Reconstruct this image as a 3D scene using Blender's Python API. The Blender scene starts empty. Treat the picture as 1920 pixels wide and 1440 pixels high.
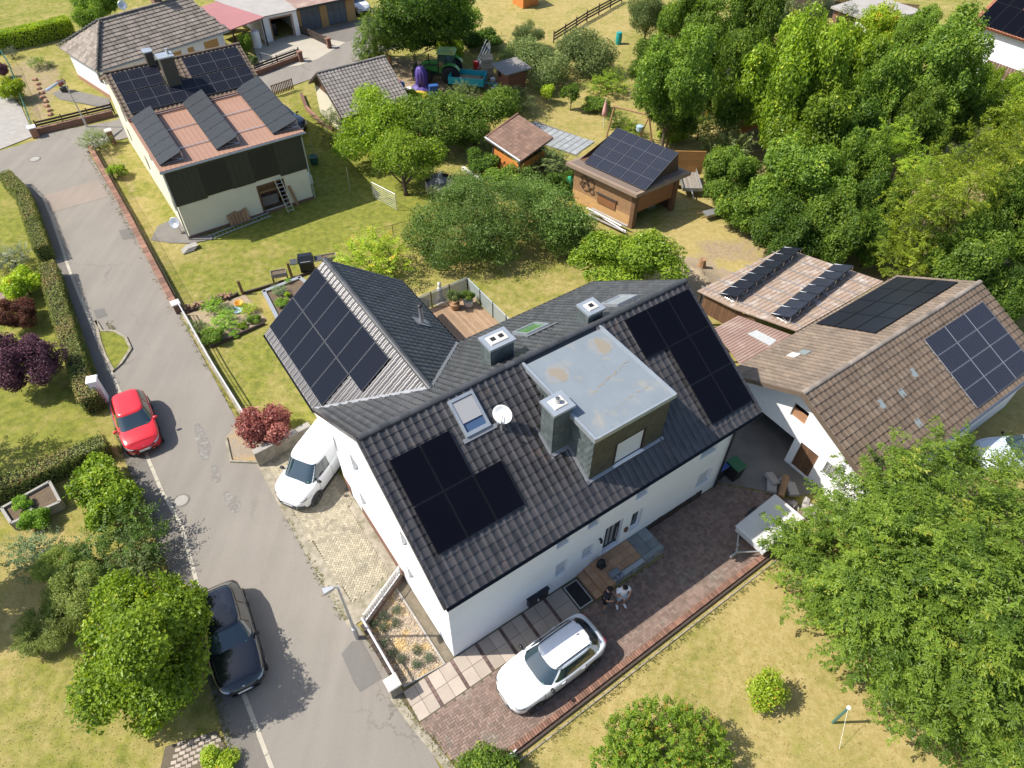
import bpy,bmesh,math,random
import numpy as np
from mathutils import Vector,Matrix
from mathutils.geometry import tessellate_polygon

random.seed(7); RNG = np.random.default_rng(7)
SC = bpy.context.scene
COL = SC.collection
PI = math.pi

# ------------------------------------------------------------------ camera
FPX,PITCH,ROLL,CAMH = 1293.87,0.820375,0.0125255,26.6694
cam_data = bpy.data.cameras.new("camera")
cam = bpy.data.objects.new("camera",cam_data); COL.objects.link(cam)
_r = Vector((1,0,0)); _u = Vector((0,math.sin(PITCH),math.cos(PITCH))); _f = Vector((0,math.cos(PITCH),-math.sin(PITCH)))
_r2 = math.cos(ROLL) * _r + math.sin(ROLL) * _u; _u2 = -math.sin(ROLL) * _r + math.cos(ROLL) * _u
cam.matrix_world = Matrix(((_r2.x,_u2.x,-_f.x,0),(_r2.y,_u2.y,-_f.y,0),(_r2.z,_u2.z,-_f.z,CAMH),(0,0,0,1)))
cam_data.sensor_width = 36.0; cam_data.lens = 36.0 * FPX / 1920.0
cam_data.clip_start = 0.5; cam_data.clip_end = 1500
SC.camera = cam

# ------------------------------------------------------------------ light
SUN_AZ,SUN_EL = math.radians(3.0),math.radians(50.5)   # heading the light travels towards, height of the sun
world = bpy.data.worlds.new("World"); SC.world = world; world.use_nodes = True
nt = world.node_tree; bg = nt.nodes["Background"]
sky = nt.nodes.new("ShaderNodeTexSky"); sky.sky_type = 'NISHITA'; sky.sun_disc = False
sky.sun_elevation = SUN_EL; sky.sun_rotation = math.radians(-93.0)
sky.air_density = 1.0; sky.dust_density = 1.5; sky.ozone_density = 1.0
nt.links.new(sky.outputs[0],bg.inputs[0]); bg.inputs[1].default_value = 0.13
sun_d = bpy.data.lights.new("sun",'SUN'); sun_d.energy = 4.8; sun_d.angle = math.radians(0.53); sun_d.color = (1.0,0.945,0.86)
sun = bpy.data.objects.new("sun",sun_d); COL.objects.link(sun)
_d = Vector((math.cos(SUN_AZ) * math.cos(SUN_EL),math.sin(SUN_AZ) * math.cos(SUN_EL),-math.sin(SUN_EL)))
sun.rotation_euler = _d.to_track_quat('-Z','Y').to_euler(); sun.location = (-30,20,60)
SC.view_settings.view_transform = 'Standard'; SC.view_settings.look = 'None'
SC.view_settings.gamma = 1.0; SC.view_settings.use_curve_mapping = False
SC.view_settings.exposure = 0.60
SC.render.engine = 'CYCLES'
SC.cycles.use_denoising = True
SC.cycles.max_bounces = 6; SC.cycles.diffuse_bounces = 3; SC.cycles.glossy_bounces = 3
SC.cycles.transmission_bounces = 3; SC.cycles.transparent_max_bounces = 6

# ------------------------------------------------------------------ helpers
def G(px,py,z=0.0):
    """survey point: where the sight line of a photo pixel meets height z"""
    x = (px - 960) / FPX; y = -(py - 720) / FPX
    d = _r2 * x + _u2 * y + _f
    t = (z - CAMH) / d.z
    return Vector((d.x * t,d.y * t,z))
HX,HY,HYAW = -2.103,10.438,0.611          # street axis and the corner of the big house
HU = Vector((math.cos(HYAW),math.sin(HYAW),0)); HV = Vector((-math.sin(HYAW),math.cos(HYAW),0)); HO = Vector((HX,HY,0))
def H(u,v,z=0.0): return HO + HU * u + HV * v + Vector((0,0,z))
def Q(px,py,z=0.0):
    p = G(px,py,z) - HO; return (p.dot(HU),p.dot(HV))

MATS = {}
def mat(name,col,rough=0.7,metal=0.0,col2=None,vscale=3.0,vmix=0.6,island=0.0,bump=0.0,bscale=30.0,spec=0.4,
        coat=0.0,coord='pos',col3=None,v3scale=0.6,v3lo=0.55,v3hi=0.7,trans=0.0,bdist=0.02,alpha=1.0):
    if name in MATS: return MATS[name]
    m = bpy.data.materials.new(name); m.use_nodes = True; MATS[name] = m
    n = m.node_tree.nodes; l = m.node_tree.links; b = n["Principled BSDF"]
    b.inputs["Roughness"].default_value = rough; b.inputs["Metallic"].default_value = metal
    b.inputs["Specular IOR Level"].default_value = spec
    b.inputs["Coat Weight"].default_value = coat; b.inputs["Coat Roughness"].default_value = 0.04
    b.inputs["Alpha"].default_value = alpha
    if coord == 'pos':
        g = n.new("ShaderNodeNewGeometry"); co = g.outputs["Position"]
    else:
        g = n.new("ShaderNodeTexCoord"); co = g.outputs["Object"]
    def noise(s,det=5.0,rg=0.6):
        t = n.new("ShaderNodeTexNoise"); t.inputs["Scale"].default_value = s; t.inputs["Detail"].default_value = det
        t.inputs["Roughness"].default_value = rg; l.new(co,t.inputs["Vector"]); return t.outputs["Fac"]
    def rgb(c):
        r = n.new("ShaderNodeRGB"); r.outputs[0].default_value = (*c,1); return r.outputs[0]
    def mix(f,a,bb):
        k = n.new("ShaderNodeMix"); k.data_type = 'RGBA'
        if isinstance(f,float): k.inputs[0].default_value = f
        else: l.new(f,k.inputs[0])
        l.new(a,k.inputs[6]); l.new(bb,k.inputs[7]); return k.outputs[2]
    def ramp(f,lo,hi):
        k = n.new("ShaderNodeMapRange"); k.inputs[1].default_value = lo; k.inputs[2].default_value = hi
        l.new(f,k.inputs[0]); return k.outputs[0]
    c = rgb(col)
    if col2: c = mix(ramp(noise(vscale),0.5 - vmix * 0.4,0.5 + vmix * 0.4),c,rgb(col2))
    if col3: c = mix(ramp(noise(v3scale,6.0,0.65),v3lo,v3hi),c,rgb(col3))
    if island:
        gi = n.new("ShaderNodeNewGeometry"); oi = n.new("ShaderNodeObjectInfo")
        ad = n.new("ShaderNodeMath"); ad.operation = 'ADD'; l.new(gi.outputs["Random Per Island"],ad.inputs[0]); l.new(oi.outputs["Random"],ad.inputs[1])
        fr = n.new("ShaderNodeMath"); fr.operation = 'FRACT'; l.new(ad.outputs[0],fr.inputs[0])
        mr = n.new("ShaderNodeMapRange"); mr.inputs[3].default_value = 1 - island; mr.inputs[4].default_value = 1 + island
        l.new(fr.outputs[0],mr.inputs[0])
        hs = n.new("ShaderNodeHueSaturation"); l.new(c,hs.inputs["Color"]); l.new(mr.outputs[0],hs.inputs["Value"]); c = hs.outputs[0]
    l.new(c,b.inputs["Base Color"])
    if bump:
        bp = n.new("ShaderNodeBump"); bp.inputs["Strength"].default_value = bump; bp.inputs["Distance"].default_value = bdist
        l.new(noise(bscale,6.0,0.7),bp.inputs["Height"]); l.new(bp.outputs[0],b.inputs["Normal"])
    return m

def leaf_mat(name,c1,c2,tip=None,transl=0.42):
    """foliage: tone per leaf, light shining through the blades"""
    if name in MATS: return MATS[name]
    m = bpy.data.materials.new(name); m.use_nodes = True; MATS[name] = m
    n = m.node_tree.nodes; l = m.node_tree.links
    for x in list(n):
        if x.type == 'BSDF_PRINCIPLED': n.remove(x)
    out = [x for x in n if x.type == 'OUTPUT_MATERIAL'][0]
    at = n.new("ShaderNodeAttribute"); at.attribute_name = "tone"
    gi = n.new("ShaderNodeNewGeometry")
    oi = n.new("ShaderNodeObjectInfo")
    r = n.new("ShaderNodeValToRGB"); e = r.color_ramp.elements
    e[0].color = (*c1,1); e[1].color = (*c2,1); e[0].position = 0.1; e[1].position = 0.8
    if tip: x = e.new(0.97); x.color = (*tip,1)
    l.new(at.outputs["Fac"],r.inputs[0])
    hs = n.new("ShaderNodeHueSaturation"); l.new(r.outputs[0],hs.inputs["Color"])
    mr = n.new("ShaderNodeMapRange"); mr.inputs[3].default_value = 0.76; mr.inputs[4].default_value = 1.24
    l.new(oi.outputs["Random"],mr.inputs[0]); l.new(mr.outputs[0],hs.inputs["Value"])
    d = n.new("ShaderNodeBsdfDiffuse"); t = n.new("ShaderNodeBsdfTranslucent"); gl = n.new("ShaderNodeBsdfGlossy")
    gl.inputs["Roughness"].default_value = 0.42; gl.inputs["Color"].default_value = (0.55,0.6,0.55,1)
    l.new(hs.outputs[0],d.inputs[0])
    h2 = n.new("ShaderNodeHueSaturation"); h2.inputs["Value"].default_value = 1.25; h2.inputs["Saturation"].default_value = 1.1; l.new(hs.outputs[0],h2.inputs["Color"]); l.new(h2.outputs[0],t.inputs[0])
    a = n.new("ShaderNodeMixShader"); a.inputs[0].default_value = transl; l.new(d.outputs[0],a.inputs[1]); l.new(t.outputs[0],a.inputs[2])
    bb = n.new("ShaderNodeMixShader"); bb.inputs[0].default_value = 0.025; l.new(a.outputs[0],bb.inputs[1]); l.new(gl.outputs[0],bb.inputs[2])
    l.new(bb.outputs[0],out.inputs[0])
    return m

def thing(name,label,cat,loc=(0,0,0),rotz=0.0,group=None,M=None):
    o = bpy.data.objects.new(name,None); COL.objects.link(o)
    o.empty_display_size = 0.3
    if M is not None: o.matrix_world = M
    else: o.location = loc; o.rotation_euler = (0,0,rotz)
    o["label"] = label; o["category"] = cat
    if group: o["group"] = group
    return o
def tag(o,label,cat,group=None):
    o["label"] = label; o["category"] = cat
    if group: o["group"] = group
    return o

class MB:
    """collects shapes in local coordinates and links them as ONE mesh object"""
    def __init__(s): s.v = []; s.f = []; s.m = []; s.cur = 0; s.sm = []; s.smooth = False
    def add(s,vs,fs):
        k = len(s.v); s.v.extend([tuple(p) for p in vs])
        for f in fs: s.f.append(tuple(i + k for i in f)); s.m.append(s.cur); s.sm.append(s.smooth)
        return s
    def quad(s,a,b,c,d): return s.add([a,b,c,d],[(0,1,2,3)])
    def poly(s,pts): return s.add(pts,[tuple(range(len(pts)))])
    def box(s,x0,x1,y0,y1,z0,z1,M=None):
        vs = [(x0,y0,z0),(x1,y0,z0),(x1,y1,z0),(x0,y1,z0),(x0,y0,z1),(x1,y0,z1),(x1,y1,z1),(x0,y1,z1)]
        if M is not None: vs = [tuple(M @ Vector(p)) for p in vs]
        return s.add(vs,[(0,3,2,1),(4,5,6,7),(0,1,5,4),(1,2,6,5),(2,3,7,6),(3,0,4,7)])
    def bbox(s,x0,x1,y0,y1,z0,z1,b=0.02,M=None):
        """box with chamfered top edges"""
        vs = [(x0,y0,z0),(x1,y0,z0),(x1,y1,z0),(x0,y1,z0),(x0,y0,z1 - b),(x1,y0,z1 - b),(x1,y1,z1 - b),(x0,y1,z1 - b),
              (x0 + b,y0 + b,z1),(x1 - b,y0 + b,z1),(x1 - b,y1 - b,z1),(x0 + b,y1 - b,z1)]
        if M is not None: vs = [tuple(M @ Vector(p)) for p in vs]
        return s.add(vs,[(0,3,2,1),(0,1,5,4),(1,2,6,5),(2,3,7,6),(3,0,4,7),(4,5,9,8),(5,6,10,9),(6,7,11,10),(7,4,8,11),(8,9,10,11)])
    def prism(s,pts,z0,z1):
        n = len(pts); a = sum(pts[i][0] * pts[(i + 1) % n][1] - pts[(i + 1) % n][0] * pts[i][1] for i in range(n))
        if a < 0: pts = pts[::-1]
        vs = [(p[0],p[1],z0) for p in pts] + [(p[0],p[1],z1) for p in pts]
        return s.add(vs,[tuple(range(n))[::-1],tuple(range(n,2 * n))] + [(i,(i + 1) % n,n + (i + 1) % n,n + i) for i in range(n)])
    def hull8(s,b,t): return s.add(list(b) + list(t),[(0,3,2,1),(4,5,6,7),(0,1,5,4),(1,2,6,5),(2,3,7,6),(3,0,4,7)])
    def slab(s,pts,th,n=None):
        """polygon in space given thickness th below it"""
        p = [Vector(q) for q in pts]; k = len(p)
        nn = Vector(n) if n is not None else (p[1] - p[0]).cross(p[2] - p[0]).normalized()
        lo = [q - nn * th for q in p]
        return s.add(p + lo,[tuple(range(k)),tuple(range(k,2 * k))[::-1]] + [(i,k + i,k + (i + 1) % k,(i + 1) % k) for i in range(k)])
    def tube(s,pts,r,n=8,cap=True):
        pts = [Vector(p) for p in pts]; rs = r if isinstance(r,(list,tuple)) else [r] * len(pts)
        rings = []; prev = None
        for i,p in enumerate(pts):
            t = (pts[min(i + 1,len(pts) - 1)] - pts[max(i - 1,0)])
            t = t.normalized() if t.length > 1e-9 else Vector((0,0,1))
            a = Vector((0,0,1)) if abs(t.z) < 0.9 else Vector((1,0,0))
            if prev is not None: a = prev
            x = (a - t * a.dot(t)); x = x.normalized() if x.length > 1e-6 else t.orthogonal().normalized()
            prev = x; y = t.cross(x)
            rings.append([p + (x * math.cos(2 * PI * k / n) + y * math.sin(2 * PI * k / n)) * rs[i] for k in range(n)])
        vs = [q for R in rings for q in R]; fs = []
        for i in range(len(pts) - 1):
            for k in range(n):
                fs.append((i * n + k,i * n + (k + 1) % n,(i + 1) * n + (k + 1) % n,(i + 1) * n + k))
        if cap: fs += [tuple(range(n))[::-1],tuple(range((len(pts) - 1) * n,len(pts) * n))]
        return s.add(vs,fs)
    def lathe(s,prof,n=16,c=(0,0,0),M=None):
        vs = []
        for r,z in prof:
            for k in range(n):
                p = Vector((c[0] + r * math.cos(2 * PI * k / n),c[1] + r * math.sin(2 * PI * k / n),c[2] + z))
                vs.append(tuple(M @ p) if M is not None else tuple(p))
        fs = [(i * n + k,i * n + (k + 1) % n,(i + 1) * n + (k + 1) % n,(i + 1) * n + k) for i in range(len(prof) - 1) for k in range(n)]
        if prof[0][0] > 1e-6: fs.append(tuple(range(n))[::-1])
        if prof[-1][0] > 1e-6: fs.append(tuple(range((len(prof) - 1) * n,len(prof) * n)))
        return s.add(vs,fs)
    def grid(s,P,close=False):
        """P[i][j] array of points"""
        a = len(P); b = len(P[0])
        return s.add([p for R in P for p in R],[(i * b + j,i * b + (j + 1) % b,(i + 1) * b + (j + 1) % b,(i + 1) * b + j) for i in range(a - 1) for j in range(b if close else b - 1)])
    def mesh(s,name,mats):
        me = bpy.data.meshes.new(name); me.from_pydata(s.v,[],s.f)
        for m in (mats if isinstance(mats,(list,tuple)) else [mats]): me.materials.append(m)
        if any(s.m): me.polygons.foreach_set("material_index",s.m)
        if any(s.sm): me.polygons.foreach_set("use_smooth",s.sm)
        me.update(); return me
    def build(s,name,mats,parent=None,kind=None,label=None):
        o = bpy.data.objects.new(name,s.mesh(name,mats)); COL.objects.link(o)
        if parent is not None: o.parent = parent
        if kind: o["kind"] = kind
        if label: o["label"] = label
        return o
def inst(o,parent=None,M=None,label=None):
    c = o.copy(); COL.objects.link(c)
    if parent is not None: c.parent = parent
    if M is not None: c.matrix_local = M
    if label: c["label"] = label
    return c
def dup(root,loc=None,rotz=None,label=None,group=None):
    r = root.copy(); COL.objects.link(r)
    if loc is not None: r.location = loc
    if rotz is not None: r.rotation_euler = (0,0,rotz)
    if label: r["label"] = label
    if group: r["group"] = group
    for ch in list(root.children):
        c = ch.copy(); COL.objects.link(c); c.parent = r
        for g in ch.children:
            d = g.copy(); COL.objects.link(d); d.parent = c
    return r
def sheet(name,pts,z,m,kind='structure'):
    """flat ground sheet from a list of plan points"""
    P3 = [Vector((p[0],p[1],0)) for p in pts]; tri = tessellate_polygon([P3])
    fs = []
    for a,b,c in tri:
        if (P3[b] - P3[a]).cross(P3[c] - P3[a]).z < 0: b,c = c,b
        fs.append((a,b,c))
    me = bpy.data.meshes.new(name); me.from_pydata([(p[0],p[1],z) for p in pts],[],fs); me.materials.append(m)
    o = bpy.data.objects.new(name,me); COL.objects.link(o)
    if kind: o["kind"] = kind
    return o
def inside(pts,x,y):
    """vectorised point in polygon"""
    r = np.zeros(np.shape(x),bool); n = len(pts); j = n - 1
    for i in range(n):
        xi,yi = pts[i][0],pts[i][1]; xj,yj = pts[j][0],pts[j][1]
        c = ((yi > y) != (yj > y)) & (x < (xj - xi) * (y - yi) / (yj - yi + 1e-12) + xi)
        r ^= c; j = i
    return r
def wall(mb,P,cuts,top,holes=(),z0=0.0,depth=0.14):
    """facade with recessed openings. P(x,z,d) -> point; top(x) height; holes (x0,x1,z0,z1)"""
    xs = sorted(set([round(c,4) for c in cuts] + [round(h[i],4) for h in holes for i in (0,1)]))
    for a,b in zip(xs[:-1],xs[1:]):
        if b - a < 1e-4: continue
        hs = sorted([h for h in holes if h[0] <= a + 1e-4 and h[1] >= b - 1e-4],key=lambda h: h[2])
        z = z0
        for h in hs:
            if h[2] > z + 1e-4: mb.quad(P(a,z,0),P(b,z,0),P(b,h[2],0),P(a,h[2],0))
            z = h[3]
        mb.quad(P(a,z,0),P(b,z,0),P(b,top(b),0),P(a,top(a),0))
    for (a,b,c,d) in holes:
        mb.quad(P(a,c,0),P(b,c,0),P(b,c,depth),P(a,c,depth))
        mb.quad(P(a,d,depth),P(b,d,depth),P(b,d,0),P(a,d,0))
        mb.quad(P(a,c,0),P(a,c,depth),P(a,d,depth),P(a,d,0))
        mb.quad(P(b,c,depth),P(b,c,0),P(b,d,0),P(b,d,depth))

def window(house,P,h,depth=0.12,fm=None,pm=None,bars=1,name='window',sill=None):
    """window part with frame and pane sub-parts set in a reveal"""
    a,b,c,d = h; w = 0.06
    f = MB()
    def bar(x0,x1,z0,z1):
        p = [P(x0,z0,depth - .05),P(x1,z0,depth - .05),P(x1,z1,depth - .05),P(x0,z1,depth - .05)]
        q = [P(x0,z0,depth + .01),P(x1,z0,depth + .01),P(x1,z1,depth + .01),P(x0,z1,depth + .01)]
        f.add(p + q,[(0,1,2,3),(0,4,5,1),(1,5,6,2),(2,6,7,3),(3,7,4,0)])
    bar(a,b,c,c + w); bar(a,b,d - w,d); bar(a,a + w,c + w,d - w); bar(b - w,b,c + w,d - w)
    for k in range(1,bars):
        x = a + (b - a) * k / bars; bar(x - .03,x + .03,c + w,d - w)
    fo = f.build(name,fm or MATS['white_plastic'],house)
    g = MB(); g.quad(P(a + .02,c + .02,depth - .02),P(b - .02,c + .02,depth - .02),P(b - .02,d - .02,depth - .02),P(a + .02,d - .02,depth - .02))
    g.build('pane',pm or MATS['dark_glass'],fo)
    if sill:
        s = MB(); p = [P(a - .05,c - .05,-.07),P(b + .05,c - .05,-.07),P(b + .05,c - .015,depth),P(a - .05,c - .015,depth)]
        q = [P(a - .05,c - .02,-.07),P(b + .05,c - .02,-.07),P(b + .05,c + .012,depth),P(a - .05,c + .012,depth)]
        s.hull8(p,q); s.build('sill',sill,fo)
    return fo

def tile_mesh_pts(w,l,roll=0.05,th=0.03):
    """one interlocking pantile: a roll and a pan, nose lifted over the course below"""
    xs = [0,.1,.2,.3,.42,.5,.62,.78,.9,1.0]
    zs = [0.012,.55,.92,1.0,.62,.2,.03,0.0,.05,.25]
    top = [(x * w,0.0,z * roll) for x,z in zip(xs,zs)]
    nose = [(x * w,-l * 1.06,z * roll + th) for x,z in zip(xs,zs)]
    lip = [(x * w,-l * 1.06,z * roll - .005) for x,z in zip(xs,zs)]
    n = len(xs); vs = top + nose + lip + nose
    fs = [(n + i,n + i + 1,i + 1,i) for i in range(n - 1)] + [(2 * n + i,2 * n + i + 1,3 * n + i + 1,3 * n + i) for i in range(n - 1)]
    return vs,fs
def tile_roof(parent,origin,udir,ddir,length,slope,tw,tl,m,keep=None,nparts=0,part_name='roof_tile',roll=0.05,near=None,th=0.03,rest_name='roof_tile_field'):
    """courses of tiles laid on a plane. origin = top left at the ridge, ddir = down the slope"""
    u = Vector(udir).normalized(); d = Vector(ddir).normalized(); nrm = d.cross(u).normalized()
    if nrm.z < 0: nrm = -nrm
    # tile local axes: x along u, y up the slope, z normal
    nu = int(round(length / tw)); tw = length / nu; ns = int(round(slope / tl)); tl = slope / ns
    vs,fs = tile_mesh_pts(tw,tl,roll,th)
    spots = []
    for j in range(ns):
        for i in range(nu):
            c = Vector(origin) + u * (i * tw) + d * (j * tl)
            mid = c + u * (tw / 2) + d * (tl / 2)
            if keep and not keep(mid): continue
            spots.append((c,mid))
    if nparts and near is not None:
        spots.sort(key=lambda s: (s[1] - near).length)
    flip = u.cross(-d).dot(nrm) < 0
    B = Matrix(((u.x,-d.x,nrm.x,0),(u.y,-d.y,nrm.y,0),(u.z,-d.z,nrm.z,0),(0,0,0,1)))
    tm = MB(); tm.smooth = True; tm.add(vs,[f[::-1] for f in fs] if flip else fs); me = tm.mesh(part_name,m)
    for c,mid in spots[:nparts]:
        o = bpy.data.objects.new(part_name,me); COL.objects.link(o); o.parent = parent
        o.matrix_local = Matrix.Translation(c + nrm * random.uniform(0,.006)) @ B @ Matrix.Rotation(random.uniform(-.008,.008),4,'Z')
    rest = spots[nparts:]
    if rest:
        A = np.array(vs); R = np.array([[u.x,-d.x,nrm.x],[u.y,-d.y,nrm.y],[u.z,-d.z,nrm.z]])
        A = A @ R.T; n = len(vs)
        allv = np.concatenate([A + np.array(c + nrm * random.uniform(0,.006)) for c,_ in rest])
        F = np.array([f[::-1] for f in fs] if flip else fs); allf = np.concatenate([F + k * n for k in range(len(rest))])
        me2 = bpy.data.meshes.new(rest_name)
        fast_mesh(me2,allv,allf); me2.materials.append(m); me2.polygons.foreach_set("use_smooth",[True] * len(allf))
        o = bpy.data.objects.new(rest_name,me2); COL.objects.link(o); o.parent = parent; o["kind"] = "stuff"
def fast_mesh(me,v,f):
    v = np.asarray(v,np.float32); f = np.asarray(f,np.int32); k = f.shape[1]
    me.vertices.add(len(v)); me.vertices.foreach_set("co",v.ravel())
    me.loops.add(f.size); me.loops.foreach_set("vertex_index",f.ravel())
    me.polygons.add(len(f)); me.polygons.foreach_set("loop_start",np.arange(0,f.size,k,dtype=np.int32))
    me.update(calc_edges=True); me.polygons.foreach_set("use_smooth",[False] * len(f))
# ------------------------------------------------------------------ materials
mat('white_render',(0.80,0.80,0.80),0.85,col2=(0.755,0.76,0.765),vscale=1.2,bump=0.12,bscale=60,col3=(0.70,0.695,0.68),v3scale=.7,v3lo=.58,v3hi=.8)
mat('cream_render',(0.66,0.62,0.48),0.85,col2=(0.58,0.54,0.42),vscale=0.9,bump=0.12,bscale=50)
mat('white_plastic',(0.78,0.78,0.78),0.35)
mat('shutter_white',(0.62,0.62,0.61),0.45)
mat('dark_glass',(0.012,0.015,0.018),0.05,spec=0.6)
mat('car_glass',(0.018,0.034,0.042),0.03,spec=1.0,coat=1.0)
mat('dark_tile',(0.046,0.042,0.042),0.29,col2=(0.030,0.0285,0.029),vscale=2.0,island=0.26,col3=(0.12,0.075,0.05),v3scale=0.9,v3lo=0.62,v3hi=0.80,bump=0.2,bscale=50,spec=0.65)
mat('slate_tile',(0.058,0.0595,0.063),0.38,col2=(0.042,0.0435,0.047),vscale=1.5,island=0.22,bump=0.15,bscale=50,spec=0.5)
mat('glossy_tile',(0.074,0.068,0.070),0.32,col2=(0.062,0.058,0.060),vscale=2.5,island=0.22,bump=0.1,bscale=50,spec=0.6)
mat('brown_tile',(0.134,0.097,0.068),0.8,col2=(0.104,0.076,0.055),vscale=1.0,island=0.15,col3=(0.155,0.12,0.09),v3scale=1.6,v3lo=0.5,v3hi=0.75,bump=0.3,bscale=40)
mat('tan_tile',(0.205,0.155,0.112),0.8,col2=(0.155,0.12,0.09),vscale=0.8,island=0.16,col3=(0.12,0.10,0.08),v3scale=0.5,v3lo=0.55,v3hi=0.75,bump=0.3,bscale=40)
mat('grey_brown_tile',(0.245,0.205,0.17),0.85,col2=(0.17,0.145,0.12),vscale=1.5,island=0.28,col3=(0.34,0.30,0.255),v3scale=4.0,v3lo=0.60,v3hi=0.72,bump=0.3,bscale=40)
mat('hut_tile',(0.22,0.135,0.095),0.85,col2=(0.16,0.10,0.075),vscale=2.0,island=0.2,bump=0.2)
mat('slate_cladding',(0.095,0.115,0.115),0.5,col2=(0.07,0.085,0.085),vscale=6.0,island=0.2,bump=0.2,bscale=40)
mat('brown_and_shaded_cladding',(0.066,0.062,0.047),0.5,col2=(0.052,0.049,0.038),vscale=5.0,island=0.2,bump=0.15,bscale=40)  # brown cladding; on the dormer front it is slate with shade painted in
mat('sheet_roof',(0.185,0.215,0.238),0.55,col2=(0.16,0.188,0.21),vscale=1.3,col3=(0.27,0.25,0.205),v3scale=0.8,v3lo=0.56,v3hi=0.74,bump=0.15,bscale=8,spec=0.35)
mat('stain_pale',(0.215,0.215,0.205),.7,col2=(0.19,0.205,0.215),vscale=3.0)
mat('stain',(0.215,0.19,0.15),0.75,col2=(0.21,0.185,0.145),vscale=4.0)
mat('zinc',(0.42,0.46,0.49),0.42,metal=0.55,col2=(0.34,0.37,0.4),vscale=3.0)
mat('galvanised',(0.55,0.56,0.57),0.4,metal=0.7,col2=(0.45,0.46,0.47),vscale=6)
mat('aluminium',(0.72,0.73,0.74),0.32,metal=0.85)
mat('lead',(0.25,0.26,0.275),0.5,metal=0.4,bump=0.3,bscale=12)
mat('concrete_cap',(0.62,0.58,0.52),0.85,col2=(0.5,0.46,0.41),vscale=6)
mat('concrete',(0.33,0.31,0.28),0.9,col2=(0.26,0.245,0.22),vscale=1.6,bump=0.3,bscale=25,col3=(0.42,0.39,0.34),v3scale=2.5,v3lo=.55,v3hi=.75)
mat('rough_concrete',(0.34,0.30,0.235),0.95,col2=(0.20,0.18,0.13),vscale=2.6,vmix=0.4,bump=0.6,bscale=14,col3=(0.16,0.15,0.08),v3scale=1.3,v3lo=.55,v3hi=.72)
mat('dark_concrete',(0.19,0.175,0.155),0.9,col2=(0.14,0.13,0.115),vscale=1.2,bump=0.3)
mat('black_plastic',(0.018,0.018,0.019),0.5)
mat('black_metal',(0.022,0.022,0.024),0.4,metal=0.3)
mat('rubber',(0.02,0.02,0.02),0.85)
mat('panel_black',(0.0026,0.003,0.0055),0.25,col2=(0.0036,0.004,0.0072),vscale=0.5,spec=0.10)
mat('panel_frame_black',(0.012,0.012,0.014),0.4,metal=0.3)
mat('panel_navy',(0.0045,0.006,0.0125),0.26,col2=(0.0058,0.0078,0.016),vscale=0.4,spec=0.13)
mat('panel_frame_grey',(0.13,0.135,0.145),0.45,metal=0.4)
mat('zinc_grey',(.13,.14,.15),.6)
mat('timber_brown',(0.16,0.085,0.045),0.75,col2=(0.11,0.058,0.032),vscale=8,bump=0.25,bscale=30,island=.15)
mat('timber_orange',(0.52,0.19,0.045),0.6,col2=(0.42,0.15,0.035),vscale=4,bump=0.2,island=0.12)
mat('timber_tan',(0.33,0.19,0.095),0.7,col2=(0.24,0.14,0.07),vscale=5,bump=0.2,island=0.15)
mat('timber_grey',(0.30,0.265,0.225),0.85,col2=(0.2,0.175,0.15),vscale=6,bump=0.3,island=0.25)
mat('timber_dark',(0.060,0.042,0.032),0.8,col2=(0.04,0.03,0.024),vscale=6,bump=0.3,island=0.2)
mat('deck_timber',(0.33,0.22,0.135),0.7,col2=(0.26,0.17,0.105),vscale=2.5,bump=0.15,island=0.16)
mat('brick_red',(0.235,0.125,0.085),0.85,col2=(0.17,0.092,0.066),vscale=3,island=0.3,bump=0.3,bscale=40)
mat('brick_brown',(0.20,0.115,0.08),0.9,col2=(0.15,0.09,0.065),vscale=3,island=0.3,bump=0.3,bscale=40)
mat('paver_red',(0.228,0.158,0.126),0.9,col2=(0.175,0.127,0.104),vscale=1.4,island=0.24,bump=0.25,bscale=60,col3=(0.22,0.20,0.16),v3scale=0.9,v3lo=.55,v3hi=.72)
mat('paver_red_dark',(0.14,0.09,0.078),0.9,col2=(0.11,0.075,0.065),vscale=1.4,island=0.3,bump=0.25,bscale=60)
mat('paver_yellow',(0.37,0.325,0.235),0.9,col2=(0.28,0.25,0.18),vscale=1.3,island=0.2,bump=0.25,bscale=60,col3=(0.22,0.2,0.15),v3scale=0.9,v3lo=.56,v3hi=.72)
mat('joint_sand',(0.13,0.105,0.075),1.0,col2=(0.09,0.08,0.05),vscale=5)
mat('slab_pale',(0.39,0.325,0.265),0.85,col2=(0.32,0.27,0.225),vscale=1.6,island=0.12,bump=0.2,bscale=40)
mat('step_tile',(0.42,0.25,0.145),0.6,col2=(0.36,0.21,0.12),vscale=2.5,island=0.14,bump=0.1)
mat('grey_stone',(0.25,0.27,0.27),0.75,col2=(0.17,0.185,0.185),vscale=3,island=0.2,bump=0.3)
mat('gravel',(0.52,0.43,0.33),0.95,col2=(0.36,0.285,0.2),vscale=24,vmix=0.3,island=0.35,bump=0.9,bscale=30,bdist=0.05,col3=(0.56,0.40,0.19),v3scale=1.6,v3lo=.5,v3hi=.62)
mat('soil',(0.16,0.115,0.075),1.0,col2=(0.10,0.075,0.05),vscale=6,bump=0.8,bscale=16,bdist=0.05)
mat('dry_soil',(0.36,0.28,0.18),1.0,col2=(0.27,0.21,0.135),vscale=4,bump=0.8,bscale=16,bdist=0.05)
mat('bark',(0.13,0.095,0.065),0.95,col2=(0.08,0.06,0.045),vscale=8,bump=0.6,bscale=30)
mat('twig',(0.19,0.155,0.12),0.9)
mat('skin',(0.44,0.235,0.15),0.55)
mat('copper_sheet',(0.33,0.195,0.135),0.5,col2=(0.29,0.165,0.115),vscale=0.8,spec=0.4)
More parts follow.
